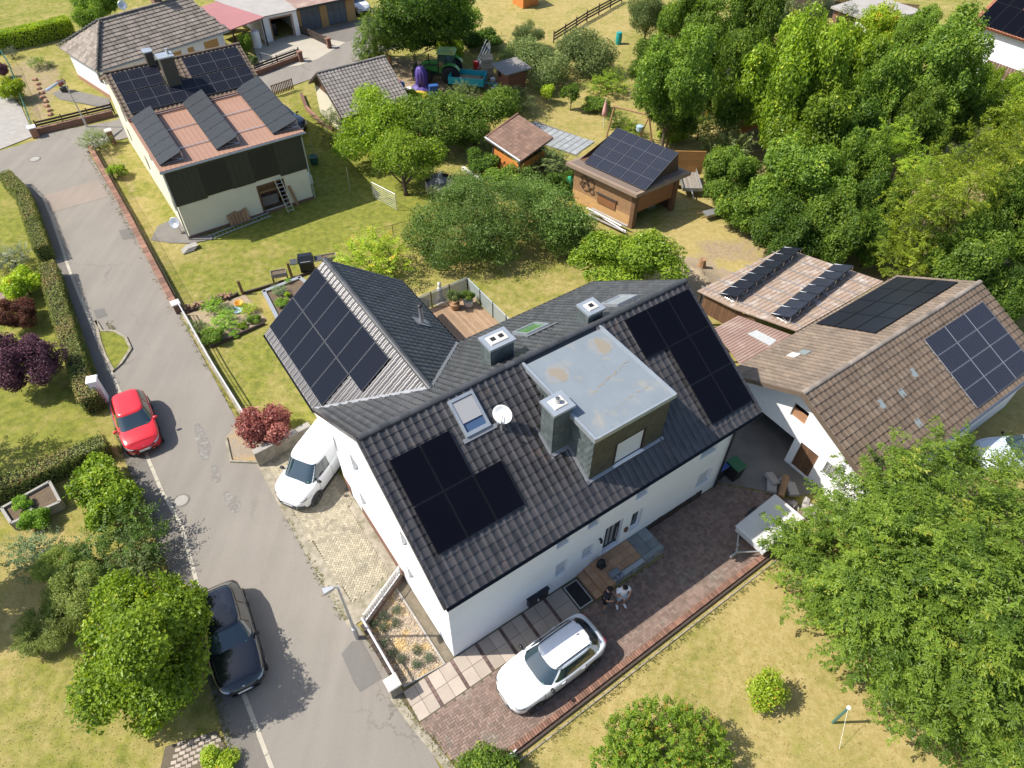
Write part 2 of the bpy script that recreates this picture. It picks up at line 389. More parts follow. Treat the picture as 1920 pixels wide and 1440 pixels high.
mat('red_sheet',(0.36,0.155,0.15),0.6,col2=(0.31,0.135,0.13),vscale=0.6)
mat('dusty_red_sheet',(0.30,0.20,0.16),0.8,col2=(0.25,0.165,0.135),vscale=0.9,col3=(0.42,0.33,0.27),v3scale=0.8,v3lo=.5,v3hi=.75,bump=.2)
mat('fibre_cement',(0.36,0.335,0.31),0.9,col2=(0.29,0.27,0.25),vscale=1.0,bump=.2)
mat('rubber_roof',(0.13,0.125,0.125),0.8,col2=(0.10,0.097,0.095),vscale=2)
mat('roof_rail_tan',(0.33,0.245,0.185),0.85,col2=(0.27,0.2,0.15),vscale=1.2,col3=(0.46,0.42,0.38),v3scale=2.2,v3lo=.52,v3hi=.7,bump=.2)
mat('anthracite',(0.036,0.039,0.029),0.6,col2=(0.030,0.032,0.025),vscale=2)
mat('anthracite_blue',(0.016,0.019,0.026),0.35)

def asphalt(name,a,b,crack=True):
    m = mat(name,a,0.92,col2=b,vscale=0.35,vmix=0.7,bump=0.35,bscale=45,spec=0.3)
    n = m.node_tree.nodes; l = m.node_tree.links; bs = n["Principled BSDF"]
    src = bs.inputs["Base Color"].links[0].from_socket
    g = n.new("ShaderNodeNewGeometry")
    def mul(fac,src):
        k = n.new("ShaderNodeMix"); k.data_type = 'RGBA'; k.blend_type = 'MULTIPLY'; k.inputs[0].default_value = 1.0
        l.new(src,k.inputs[6]); l.new(fac,k.inputs[7]); return k.outputs[2]
    t = n.new("ShaderNodeTexNoise"); t.inputs["Scale"].default_value = 55; t.inputs["Detail"].default_value = 3; l.new(g.outputs["Position"],t.inputs["Vector"])
    r = n.new("ShaderNodeMapRange"); r.inputs[1].default_value = .3; r.inputs[2].default_value = .7; r.inputs[3].default_value = .82; r.inputs[4].default_value = 1.15; l.new(t.outputs["Fac"],r.inputs[0])
    src = mul(r.outputs[0],src)
    # long wear streaks along the street
    mp = n.new("ShaderNodeMapping"); mp.inputs["Rotation"].default_value = (0,0,-HYAW); mp.inputs["Scale"].default_value = (1.1,0.11,1); l.new(g.outputs["Position"],mp.inputs[0])
    t2 = n.new("ShaderNodeTexNoise"); t2.inputs["Scale"].default_value = 1.3; t2.inputs["Detail"].default_value = 5; l.new(mp.outputs[0],t2.inputs["Vector"])
    r2 = n.new("ShaderNodeMapRange"); r2.inputs[1].default_value = .3; r2.inputs[2].default_value = .72; r2.inputs[3].default_value = .91; r2.inputs[4].default_value = 1.06; l.new(t2.outputs["Fac"],r2.inputs[0])
    src = mul(r2.outputs[0],src)
    if crack:
        v = n.new("ShaderNodeTexVoronoi"); v.feature = 'DISTANCE_TO_EDGE'; v.inputs["Scale"].default_value = 0.16
        w = n.new("ShaderNodeTexNoise"); w.inputs["Scale"].default_value = 0.9; w.inputs["Detail"].default_value = 8; w.inputs["Roughness"].default_value = .75
        ad = n.new("ShaderNodeVectorMath"); ad.operation = 'MULTIPLY_ADD'; ad.inputs[1].default_value = (2.6,2.6,0)
        l.new(g.outputs["Position"],w.inputs["Vector"]); l.new(w.outputs["Color"],ad.inputs[0]); l.new(g.outputs["Position"],ad.inputs[2]); l.new(ad.outputs[0],v.inputs["Vector"])
        r3 = n.new("ShaderNodeMapRange"); r3.inputs[1].default_value = 0.0; r3.inputs[2].default_value = 0.0055; r3.inputs[3].default_value = .55; r3.inputs[4].default_value = 1; l.new(v.outputs["Distance"],r3.inputs[0])
        gate = n.new("ShaderNodeTexNoise"); gate.inputs["Scale"].default_value = .3; l.new(g.outputs["Position"],gate.inputs["Vector"])
        gr = n.new("ShaderNodeMapRange"); gr.inputs[1].default_value = .5; gr.inputs[2].default_value = .58; l.new(gate.outputs["Fac"],gr.inputs[0])
        mx = n.new("ShaderNodeMix"); mx.data_type = 'FLOAT'; l.new(gr.outputs[0],mx.inputs[0]); mx.inputs[2].default_value = 1.0; l.new(r3.outputs[0],mx.inputs[3])
        src = mul(mx.outputs[0],src)
    l.new(src,bs.inputs["Base Color"]); return m
asphalt('asphalt',(0.240,0.217,0.186),(0.204,0.185,0.160))
asphalt('asphalt_side',(0.185,0.167,0.146),(0.15,0.137,0.12))
asphalt('asphalt_patch_pale',(0.285,0.27,0.245),(0.25,0.236,0.214),False)
asphalt('asphalt_patch_dark',(0.165,0.155,0.142),(0.145,0.138,0.125),False)
asphalt('asphalt_brown',(0.275,0.225,0.185),(0.23,0.195,0.165),False)
_m = MATS['asphalt_patch_pale']; _n = _m.node_tree.nodes; _g = _n.new("ShaderNodeNewGeometry"); _t = _n.new("ShaderNodeTexNoise"); _t.inputs["Scale"].default_value = 2.6; _t.inputs["Detail"].default_value = 8; _t.inputs["Roughness"].default_value = .7   # worn-through patches
_q = _n.new("ShaderNodeMapRange"); _q.inputs[1].default_value = .36; _q.inputs[2].default_value = .6; _m.node_tree.links.new(_g.outputs["Position"],_t.inputs["Vector"]); _m.node_tree.links.new(_t.outputs["Fac"],_q.inputs[0]); _m.node_tree.links.new(_q.outputs[0],_n["Principled BSDF"].inputs["Alpha"])
mat('kerb_pale',(0.44,0.40,0.32),0.9,col2=(0.34,0.31,0.25),vscale=2,bump=.3)
mat('road_paint',(0.62,0.60,0.55),0.8,col2=(0.45,0.43,0.39),vscale=4)

# ------------------------------------------------------------------ ground
def ext(a,b,d):  # carry the line a->b on by d metres
    a = Vector(a[:2]); b = Vector(b[:2]); return tuple(b + (b - a).normalized() * d)
def PX(pts,z=0): return [tuple(G(x,y,z)[:2]) for x,y in pts]

GX = np.arange(-84,84.01,0.4); GY = np.arange(-6,130.01,0.4)
XX,YY = np.meshgrid(GX,GY,indexing='ij')
dry = np.full(XX.shape,0.50); soil = np.zeros(XX.shape)
def paint(pts,arr,val): arr[inside(PX(pts),XX,YY)] = val
def paint_uv(pts,arr,val): arr[inside([tuple(H(u,v)[:2]) for u,v in pts],XX,YY)] = val
paint_uv([(-8,-4),(40,-4),(40,-40),(-8,-40)],dry,0.74)
paint([(0,900),(430,1440),(-300,1600),(-900,900)],dry,0.48)
paint([(0,1000),(130,960),(160,1100),(0,1250)],dry,0.85)
paint([(0,330),(60,380),(140,600),(215,830),(0,930),(-600,700)],dry,0.22)
paint([(200,330),(560,440),(600,500),(480,560),(380,610)],dry,0.28)
paint([(210,330),(300,400),(360,470),(330,500),(260,420)],dry,0.75)
paint([(380,640),(500,600),(620,760),(560,800),(470,790)],dry,0.28)
paint([(560,180),(800,330),(900,500),(600,480),(450,440)],dry,0.14)
paint([(700,430),(1090,480),(1080,560),(900,620),(760,540)],dry,0.5)
paint([(-200,-60),(260,-60),(240,50),(130,60),(0,90),(-200,140)],dry,0.36)
paint([(880,-40),(1160,-40),(1200,60),(1020,90),(880,60)],dry,0.68)
paint([(960,180),(1150,150),(1260,250),(1100,290),(990,240)],dry,0.62)
paint([(1240,250),(1330,260),(1350,480),(1240,440)],dry,0.85)
paint([(1240,430),(1440,430),(1450,520),(1260,560)],dry,0.95)
paint([(1290,445),(1400,450),(1440,490),(1330,490)],soil,0.75)
paint([(1265,480),(1330,480),(1345,560),(1270,560)],soil,1.0)
paint([(720,105),(860,120),(900,190),(800,200),(730,180)],soil,0.95)
paint([(1350,120),(1900,120),(1920,600),(1400,500)],soil,0.55)
paint([(60,100),(120,130),(90,230),(60,240),(10,130)],soil,0.65)
paint([(170,285),(215,262),(300,420),(330,440),(285,430),(195,320)],soil,0.5)
paint([(385,600),(355,585),(470,540),(495,600),(410,645)],soil,0.6)
def blur(a,k=2):
    for _ in range(k):
        p = np.pad(a,1,mode='edge'); a = (p[:-2,1:-1] + p[2:,1:-1] + p[1:-1,:-2] + p[1:-1,2:] + 2 * a) / 6
    return a
dry = blur(dry,6); soil = blur(soil,3)
nz = 0.012 * np.sin(XX * 1.3 + np.sin(YY * .7)) + 0.012 * np.sin(YY * 1.1 + np.sin(XX * .9))
edge = (XX < -83.9) | (XX > 83.9) | (YY < -5.9) | (YY > 129.9)
v = np.stack([XX,YY,np.where(edge,-0.3,nz - 0.028)],-1).reshape(-1,3)
ni,nj = XX.shape; idx = np.arange(ni * nj).reshape(ni,nj)
f = np.stack([idx[:-1,:-1],idx[1:,:-1],idx[1:,1:],idx[:-1,1:]],-1).reshape(-1,4)
me = bpy.data.meshes.new("ground"); fast_mesh(me,v,f)
for nme,arr in (("dry",dry),("soil",soil)):
    a = me.attributes.new(nme,'FLOAT','POINT'); a.data.foreach_set("value",arr.astype(np.float32).ravel())
me.polygons.foreach_set("use_smooth",[True] * len(f))
gm = bpy.data.materials.new("meadow"); gm.use_nodes = True
n = gm.node_tree.nodes; l = gm.node_tree.links; b = n["Principled BSDF"]; b.inputs["Roughness"].default_value = 0.95; b.inputs["Specular IOR Level"].default_value = 0.15
geo = n.new("ShaderNodeNewGeometry")
def nn(scale,det=6,rg=.6,vec=None,dist=0.0):
    t = n.new("ShaderNodeTexNoise"); t.inputs["Scale"].default_value = scale; t.inputs["Detail"].default_value = det; t.inputs["Roughness"].default_value = rg; t.inputs["Distortion"].default_value = dist
    l.new(vec or geo.outputs["Position"],t.inputs["Vector"]); return t.outputs["Fac"]
def mth(op,a,bb=None,c=None):
    k = n.new("ShaderNodeMath"); k.operation = op
    for i,x in enumerate((a,bb,c)):
        if x is None: continue
        if isinstance(x,(int,float)): k.inputs[i].default_value = x
        else: l.new(x,k.inputs[i])
    return k.outputs[0]
def mx(f,a,bb):
    k = n.new("ShaderNodeMix"); k.data_type = 'RGBA'; l.new(f,k.inputs[0])
    for i,x in ((6,a),(7,bb)):
        if isinstance(x,tuple): k.inputs[i].default_value = (*x,1)
        else: l.new(x,k.inputs[i])
    return k.outputs[2]
def rng(x,lo,hi,a=0.0,bb=1.0):
    k = n.new("ShaderNodeMapRange"); k.inputs[1].default_value = lo; k.inputs[2].default_value = hi; k.inputs[3].default_value = a; k.inputs[4].default_value = bb; l.new(x,k.inputs[0]); return k.outputs[0]
ad = n.new("ShaderNodeAttribute"); ad.attribute_name = "dry"; so = n.new("ShaderNodeAttribute"); so.attribute_name = "soil"
big = nn(0.35,4,.55); mid = nn(1.6,6,.65); fine = nn(14,5,.7); vf = nn(48,3,.7)
d = mth('ADD',ad.outputs["Fac"],mth('MULTIPLY',mth('SUBTRACT',big,.5),1.1))
d = mth('ADD',d,mth('MULTIPLY',mth('SUBTRACT',mid,.5),1.3))
d = mth('ADD',d,mth('MULTIPLY',mth('SUBTRACT',fine,.5),0.9))
green = mx(rng(nn(2.5),.35,.65),(0.128,0.146,0.024),(0.230,0.232,0.042))
straw = mx(rng(nn(3.1,6,.7),.35,.65),(0.300,0.236,0.080),(0.41,0.325,0.140))
c = mx(rng(d,0.22,0.82),green,straw)
tv = rng(vf,.28,.72,.76,1.22)
hs = n.new("ShaderNodeHueSaturation"); l.new(c,hs.inputs["Color"]); l.new(tv,hs.inputs["Value"])
sc_ = mx(rng(nn(5,6,.7),.3,.7),(0.21,0.155,0.095),(0.37,0.285,0.18))
sm = rng(mth('ADD',so.outputs["Fac"],mth('MULTIPLY',mth('SUBTRACT',mid,.5),1.0)),.35,.75)
c = mx(sm,hs.outputs[0],sc_); l.new(c,b.inputs["Base Color"])
bp = n.new("ShaderNodeBump"); bp.inputs["Strength"].default_value = 0.45; bp.inputs["Distance"].default_value = 0.06
l.new(mth('ADD',mth('MULTIPLY',fine,.6),vf),bp.inputs["Height"]); l.new(bp.outputs[0],b.inputs["Normal"])
me.materials.append(gm)
o = bpy.data.objects.new("ground",me); COL.objects.link(o); o["kind"] = "structure"
FAR = mat('far_field',(0.17,0.165,0.04),0.95,col2=(0.28,0.22,0.09),vscale=.05)
sheet("ground_beyond",[(-900,-500),(900,-500),(900,1100),(-900,1100)],-0.35,FAR)

# roads
R_R = PX([(825,1440),(750,1298),(676,1180),(610,1100),(545,962),(490,868),(432,842),(445,790),(335,585),(250,430),(165,283),(213,262)])
R_L = PX([(437,1440),(400,1310),(370,1200),(330,1090),(300,1040),(275,950),(240,880),(215,800),(190,720),(140,580),(105,490),(88,440),(72,400),(45,352),(0,331)])
road = [ext(R_R[1],R_R[0],40)] + R_R + PX([(225,262),(480,190),(500,178),(600,142),(700,102),(820,70),(820,30),(672,38),(640,55),(600,85),(540,108),(455,128),(330,172),(215,226),(72,252),(70,262),(0,283),(-160,315),(-160,360)]) + R_L[::-1] + [ext(R_L[1],R_L[0],40)]
sheet("road",road,0.004,MATS['asphalt'])
KL = PX([(510,1440),(455,1297),(410,1190),(370,1095),(340,985),(302,917),(273,848),(246,785),(205,690),(150,557),(128,500),(113,455),(98,410),(82,372),(62,352),(38,346)])
KL = [ext(KL[1],KL[0],40)] + KL
side = KL + R_L[::-1] + [ext(R_L[1],R_L[0],40)]
sheet("sidewalk",side[:],0.009,MATS['asphalt_side'])
def ribbon(pts,w):
    L = []; Rr = []
    for i,p in enumerate(pts):
        a = Vector(pts[max(i - 1,0)][:2]); bb = Vector(pts[min(i + 1,len(pts) - 1)][:2]); t = (bb - a).normalized(); nrm = Vector((-t.y,t.x))
        p = Vector(p[:2]); L.append(tuple(p + nrm * w / 2)); Rr.append(tuple(p - nrm * w / 2))
    return L,Rr
def ribbon_block(name,pts,w,z0,z1,m,parent=None,kind=None):
    L,Rr = ribbon(pts,w); mb = MB()
    for i in range(len(pts) - 1):
        mb.hull8([(*L[i],z0),(*Rr[i],z0),(*Rr[i + 1],z0),(*L[i + 1],z0)],[(*L[i],z1),(*Rr[i],z1),(*Rr[i + 1],z1),(*L[i + 1],z1)])
    return mb.build(name,m,parent,kind)
# kerb stones of the gutter line, one by one near the camera
def along(pts,step):
    out = []; carry = 0.0
    for a,bb in zip(pts[:-1],pts[1:]):
        a = Vector(a[:2]); bb = Vector(bb[:2]); L = (bb - a).length; t = carry
        while t < L: out.append((a + (bb - a) * (t / L),(bb - a).normalized())); t += step
        carry = t - L
    return out
kerb_me = MB().bbox(-.49,.49,-.085,.085,-.05,.016,.012).mesh("kerb_stone",MATS['kerb_pale'])
kp = bpy.data.objects.new("kerb",None); COL.objects.link(kp); kp["kind"] = "structure"
for p,t in along(KL[1:],1.0):
    k = bpy.data.objects.new("kerb_stone",kerb_me); COL.objects.link(k); k.parent = kp
    k.matrix_local = Matrix.Translation((p.x,p.y,random.uniform(0,.004))) @ Matrix.Rotation(math.atan2(t.y,t.x),4,'Z')
for nme,pts,m in (("road_patch",[(362,797),(370,793),(378,797),(389,820),(395,838),(391,864),(380,862),(372,850)],'asphalt_patch_pale'),
                    ("road_patch",[(394,875),(400,871),(408,874),(409,884),(402,889),(396,885)],'asphalt_patch_pale'),
                    ("road_patch",[(396,893),(404,888),(413,889),(415,903),(405,907),(398,902)],'asphalt_patch_pale'),
                    ("road_patch",[(416,923),(425,919),(432,926),(445,930),(452,945),(447,962),(434,961),(424,946)],'asphalt_patch_pale'),
                    ("road_patch",[(640,1226),(660,1203),(678,1200),(716,1272),(675,1298),(664,1280)],'asphalt_patch_dark'),
                    ("road_patch",[(80,368),(185,337),(205,368),(100,398)],'asphalt_brown'),
                    ("road_patch",[(222,432),(250,428),(262,444),(231,450)],'asphalt_patch_dark'),
                    ("road_patch",[(175,582),(195,578),(202,592),(182,598)],'asphalt_patch_dark')):
    sheet(nme,PX(pts),0.013,MATS[m])
def manhole(px,py,r,label):
    t = thing('manhole_cover',label,'manhole cover',G(px,py,0.016))
    MB().lathe([(0,.004),(r * .8,.004),(r * .82,-.004)],24).build('lid',MATS['concrete'],t)
    MB().lathe([(r * .85,-.004),(r * .85,.006),(r,.006),(r * 1.02,-.006)],24).build('rim',MATS['dark_concrete'],t)
manhole(340,938,.36,'round manhole cover in the road beside tree shadows on the gutter line')
manhole(65,298,.42,'round manhole cover at the street junction near the brick front wall')
# planted road island
ip = PX([(180,603),(192,622),(215,622),(236,634),(246,655),(228,682),(214,697),(198,668),(188,640)])
sheet("verge",ip,0.05,gm)
ribbon_block("verge_kerb",ip + ip[:1],.14,0,.09,MATS['rough_concrete'],None,'structure')
# paving round the big house
sheet("paver_border",[tuple(H(*p)[:2]) for p in [(-2.98,13.4),(-3.0,10.0),(-2.9,4.2),(-2.85,3.3),(-.02,3.4),(-.02,13.0)]],0.010,MATS['rough_concrete'])
def herringbone(name,piece,region,m,bed,np_,near,h=0.03,L=0.2,W=0.1,rot=0.0,gap=0.008,avoid=None):
    """herringbone pavers laid in the house frame; the nearest ones singly, the rest as one part"""
    par = sheet(name,[tuple(H(*p)[:2]) for p in region],0.014,MATS[bed])
    us = [p[0] for p in region]; vs = [p[1] for p in region]; spots = []
    cr,sr = math.cos(rot),math.sin(rot); cu,cv = (min(us) + max(us)) / 2,(min(vs) + max(vs)) / 2; R = max(max(us) - min(us),max(vs) - min(vs)) * .8
    for a in range(int(-R / W) - 2,int(R / W) + 2):
        for b_ in range(int(-R / W) - 2,int(R / W) + 2):
            k = (a - b_) % 4
            if k == 0: x0,y0,dx,dy = a * W,b_ * W,L,W
            elif k == 3: x0,y0,dx,dy = a * W,b_ * W,W,L
            else: continue
            mx_,my_ = x0 + dx / 2,y0 + dy / 2
            u_ = cu + cr * mx_ - sr * my_; v_ = cv + sr * mx_ + cr * my_
            spots.append((u_,v_,dx,dy))
    U_ = np.array([s[0] for s in spots]); V_ = np.array([s[1] for s in spots]); ok = inside(region,U_,V_)
    if avoid: ok &= ~inside(avoid,U_,V_)
    spots = [s for s,k in zip(spots,ok) if k]
    spots.sort(key=lambda s: (H(s[0],s[1]) - near).length)
    mes = {}
    for o_,key in ((0,(L,W)),(1,(W,L))):
        mes[key] = MB().bbox(-key[0] / 2 + gap / 2,key[0] / 2 - gap / 2,-key[1] / 2 + gap / 2,key[1] / 2 - gap / 2,0,h,.006).mesh(piece,MATS[m])
    R4 = Matrix.Rotation(HYAW + rot,4,'Z')
    for s in spots[:np_]:
        o = bpy.data.objects.new(piece,mes[(s[2],s[3])]); COL.objects.link(o); o.parent = par
        o.matrix_local = Matrix.Translation(H(s[0],s[1],.0 + random.uniform(-.003,.003))) @ R4
    rest = spots[np_:]; bv = []; bf = []
    tmpl = np.array([(-1,-1,0),(1,-1,0),(1,1,0),(-1,1,0),(-1,-1,1),(1,-1,1),(1,1,1),(-1,1,1)],float); F = np.array([(4,5,6,7),(0,1,5,4),(1,2,6,5),(2,3,7,6),(3,0,4,7)])
    ca,sa = math.cos(HYAW + rot),math.sin(HYAW + rot)
    for i,s in enumerate(rest):
        t = tmpl * np.array([s[2] / 2 - gap / 2,s[3] / 2 - gap / 2,h]); p = H(s[0],s[1],random.uniform(-.003,.003))
        t = np.stack([t[:,0] * ca - t[:,1] * sa + p.x,t[:,0] * sa + t[:,1] * ca + p.y,t[:,2] + p.z],1); bv.append(t); bf.append(F + 8 * i)
    if rest:
        me = bpy.data.meshes.new(piece + "_field"); fast_mesh(me,np.concatenate(bv),np.concatenate(bf)); me.materials.append(MATS[m])
        o = bpy.data.objects.new(piece + "_field",me); COL.objects.link(o); o.parent = par; o["kind"] = "stuff"
    return par
NEAR = Vector((0,5,8))
DW = [(-2.32,-1.36),(-1.72,-3.9),(16.6,-3.74),(16.6,-2.6),(14.4,0.0),(9.75,0.0),(9.75,-1.36)]
herringbone("driveway","red_paver",DW,'paver_red','joint_sand',300,NEAR)
YR = [(-2.5,12.8),(-2.6,9.6),(-2.3,4.2),(-.5,4.5),(-.45,8.4),(-.2,8.6),(-.2,12.9)]
herringbone("parking_bay","yellow_paver",YR,'paver_yellow','joint_sand',300,NEAR,rot=PI / 4)
sheet("concrete_yard",[tuple(H(u,v)[:2]) for u,v in [(14.4,0.05),(16.65,-2.4),(18.3,-3.3),(20.0,-3.8),(20.0,4.0),(14.4,6.0)]],0.012,MATS['dark_concrete'])
# pale slabs between brick strips along the front wall
sp = sheet("slab_path",[tuple(H(u,v)[:2]) for u,v in [(-2.32,-0.02),(6.0,-0.02),(6.0,-1.36),(-2.32,-1.36)]],0.012,MATS['joint_sand'])
slabs = [(-2.25,-1.35),(-1.22,-.22),(-.09,.9),(1.03,2.0),(2.13,3.1),(3.23,4.2),(4.33,5.95)]
for a,b_ in slabs:
    for i in range(2):
        for j in range(2):
            w = (b_ - a) / 2; hgt = .63
            mb = MB().bbox(-w / 2 + .006,w / 2 - .006,-hgt / 2 + .006,hgt / 2 - .006,0,.034,.006)
            if b_ > 5.5 and i == 1: continue
            o = mb.build("slab",MATS['slab_pale'],sp); o.matrix_local = Matrix.Translation(H(a + w * (i + .5),-.06 - hgt * (j + .5),.0)) @ Matrix.Rotation(HYAW,4,'Z')
for a,b_ in zip([s[1] for s in slabs[:-1]],[s[0] for s in slabs[1:]]):
    for j in range(6):
        for i in range(1):
            o = MB().bbox(-(b_ - a) / 2 + .005,(b_ - a) / 2 - .005,-.1,.1,0,.03,.005).build("strip_paver",MATS['paver_red_dark'],sp)
            o.matrix_local = Matrix.Translation(H((a + b_) / 2,-.16 - j * .212,0)) @ Matrix.Rotation(HYAW,4,'Z')
t = thing('cellar_grate','black steel cellar grate set in the pale slabs beside the steps','grate',H(5.55,-.68,.02),HYAW)
MB().box(-.3,.3,-.52,.52,-.01,.006).build('well',MATS['black_plastic'],t)
g = MB()
for k in range(14): g.box(-.3,.3,-.5 + k * .077,-.48 + k * .077,.007,.026)
g.build('bar',MATS['black_metal'],t)['kind'] = 'stuff'
MB().box(-.34,-.30,-.56,.56,-.01,.028).box(.30,.34,-.56,.56,-.01,.028).box(-.3,.3,-.56,-.52,-.01,.028).box(-.3,.3,.52,.56,-.01,.028).build('frame',MATS['galvanised'],t)
# ------------------------------------------------------------------ the big white house (local frame: u along the ridge, v towards the back)
L_,HE,HRZ,WR,VB,HEB,OV,BF = 14.158,5.584,8.828,4.677,10.123,5.13,0.309,0.552
MF = (HRZ - HE) / (WR + BF); MBK = (HRZ - HEB) / (VB - WR)
zf = lambda v: HE + (v + BF) * MF
zb = lambda v: HRZ - (v - WR) * MBK
house = thing('white_house','large white rendered house with black solar panels, grey dormer and dark tiled roofs','house',HO,HYAW)
WX = (-.3,3.15,6.6); WZ = (5.2,7.9); WE = 15.5    # wing: eaves and ridge lines
ww = (WZ[1] - WZ[0]) / (WX[1] - WX[0])
zw = lambda u: WZ[0] + (u - WX[0]) * ww if u < WX[1] else WZ[1] - (u - WX[1]) * ww
mb = MB()
T = 0.16
FH = [(4.78,5.36,1.12,2.18),(6.12,6.70,1.12,2.06),(7.25,8.2,.55,2.58),(8.69,9.3,.95,2.38),(12.6,13.5,.95,2.06),(4.7,5.3,3.45,4.45),(6.2,6.75,3.45,4.3),(8.65,9.3,3.4,4.3),(12.2,13.2,3.4,4.4)]
Pf = lambda x,z,d: (x,d,z)
wall(mb,Pf,(0,L_),lambda x: zf(0) - T,FH,depth=.24)
GH = [(6.75,7.55,3.55,4.75),(7.0,7.62,.95,1.95),(2.8,3.36,3.55,4.72),(2.8,3.36,1.0,1.98),(9.25,9.62,2.6,3.75)]
Pg = lambda x,z,d: (d,x,z)
topg = lambda v: (zf(v) if v <= WR else zb(v)) - T
wall(mb,Pg,(0,WR,9.57),topg,GH,depth=.24)
wall(mb,lambda x,z,d: (L_ - d,x,z),(0,WR,9.57),topg)
wall(mb,lambda x,z,d: (x,9.57 - d,z),(0,L_),lambda x: zb(9.57) - T)
# wing walls
wall(mb,lambda x,z,d: (.55 + d,x,z),(9.57,WE - .25),lambda x: zw(.55) - T)
wall(mb,lambda x,z,d: (6.3 - d,x,z),(9.57,WE - .25),lambda x: zw(6.3) - T)
wall(mb,lambda x,z,d: (x,WE - .25 - d,z),(.55,WX[1],6.3),lambda x: zw(x) - T)
mb.build('wall',MATS['white_render'],house)
for i,h in enumerate(FH):
    if i == 2: continue
    if i in (3,): window(house,Pf,h,.2,MATS['white_plastic'],MATS['dark_glass'])
    else:
        s = MB()
        for k in range(int((h[3] - h[2]) / .055)): s.box(h[0] + .01,h[1] - .01,.20,.215,h[2] + .02 + k * .055,h[2] + .07 + k * .055)
        s.box(h[0],h[1],.05,.24,h[2] - .01,h[2] + .015)
        s.build('roller_shutter',MATS['shutter_white'],house)
for h in GH[:4]:
    s = MB()
    for k in range(int((h[3] - h[2]) / .055)): s.box(.19,.205,h[0] + .01,h[1] - .01,h[2] + .02 + k * .055,h[2] + .07 + k * .055)
    s.box(.0,.24,h[0],h[1],h[2] - .02,h[2] + .015); s.build('roller_shutter',MATS['shutter_white'],house)
# front door
d = MB(); d.box(7.25,7.33,.16,.22,.55,2.58).box(8.12,8.2,.16,.22,.55,2.58).box(7.33,8.12,.16,.22,2.5,2.58)
dr = d.build('door',MATS['anthracite_blue'],house)
MB().box(7.33,8.12,.18,.23,.57,2.5).build('leaf',MATS['black_plastic'],dr)
MB().box(7.55,7.68,.165,.18,.8,2.3).box(7.78,7.91,.165,.18,.8,2.3).build('pane',MATS['zinc'],dr)
MB().tube([(8.03,.1,1.0),(8.03,.1,1.9)],.018,8).build('handle',MATS['aluminium'],dr)
MB().box(3.42,3.84,-.16,0,.38,.92).box(3.38,3.88,-.18,0,.92,.95).build('vent_box',MATS['anthracite_blue'],house)
MB().box(3.97,4.38,-.16,0,.38,.92).box(3.93,4.42,-.18,0,.92,.95).build('vent_box',MATS['anthracite_blue'],house)
MB().tube([(6.98,0,2.12),(6.98,-.12,2.12),(6.98,-.12,1.95)],.055,8).build('wall_lamp',MATS['black_metal'],house)
MB().box(8.37,8.53,-.08,0,1.35,1.62).build('letter_box',MATS['timber_brown'],house)
# dark stone plinth at the far end and brick base at the back of the gable
for k in range(10): MB().bbox(9.8 + k * .34,10.12 + k * .34,-.05 - random.random() * .03,0,0,.42 + .05 * random.random(),.02).build('plinth_stone',MATS['timber_dark'],house)
MB().box(-.03,0.0,3.9,7.8,0,.55).build('brick_plinth',MATS['brick_red'],house)
MB().box(-.028,0.0,8.9,9.57,0,.75).build('brick_plinth',MATS['brick_red'],house)
# roof decks under the tiles
r = MB()
def deck(pts,th=.13): r.slab(pts,th)
off = -.02
deck([(-OV,-BF,HE + off),(L_ + OV,-BF,HE + off),(L_ + OV,WR,HRZ + off),(-OV,WR,HRZ + off)])
deck([(L_ + OV,VB,HEB + off),(-OV,VB,HEB + off),(-OV,WR,HRZ + off),(L_ + OV,WR,HRZ + off)])
vj = WR + (HRZ - WZ[1]) / MBK
deck([(WX[0],WE,WZ[0] + off),(WX[0],9.9,WZ[0] + off),(WX[1],vj,WZ[1] + off),(WX[1],WE,WZ[1] + off)])
deck([(WX[1],WE,WZ[1] + off),(WX[1],vj,WZ[1] + off),(WX[2],10.0,WZ[0] + off),(WX[2],WE,WZ[0] + off)])
roof = r.build('roof',MATS['dark_tile'],house)
NH = house.matrix_basis.inverted() if False else None
camloc = (Matrix.Rotation(-HYAW,4,'Z') @ (Vector((0,0,CAMH)) - HO))
dv = Vector((0,-(WR + BF),HE - HRZ)); sl = dv.length
dorm = lambda p: not (6.3 < p.x < 9.75 and .45 < p.y < 4.6)
keepf = lambda p: dorm(p) and not (5.45 < p.x < 6.3 and 1.7 < p.y < 2.4)
near = Vector((3.0,-.3,6))
tile_roof(roof,(-OV,WR,HRZ),(1,0,0),dv,L_ + 2 * OV,sl,.30,.342,MATS['dark_tile'],keepf,300,near=near,roll=.052,th=.032)
db = Vector((0,VB - WR,HEB - HRZ))
zmain_wing = lambda p: zw(p.x)
keepb = lambda p: not (p.x < WX[2] and WX[0] < p.x and zw(p.x) > zb(p.y) + .03)
tile_roof(roof,(L_ + OV,WR,HRZ),(-1,0,0),db,L_ + 2 * OV,db.length,.30,.342,MATS['slate_tile'],keepb,0,roll=.04,rest_name='back_tile_field')
keepw = lambda p: zb(p.y) < zw(p.x) - .0 or p.y > VB
d1 = Vector((WX[0] - WX[1],0,WZ[0] - WZ[1])); d2 = Vector((WX[2] - WX[1],0,WZ[0] - WZ[1]))
tile_roof(roof,(WX[1],WE,WZ[1]),(0,-1,0),d1,10.0,d1.length,.30,.342,MATS['glossy_tile'],keepw,0,roll=.038,rest_name='wing_tile_field')
tile_roof(roof,(WX[1],vj - .3,WZ[1]),(0,1,0),d2,WE - vj + .3,d2.length,.30,.342,MATS['slate_tile'],keepw,0,roll=.05,rest_name='wing_back_tile_field')
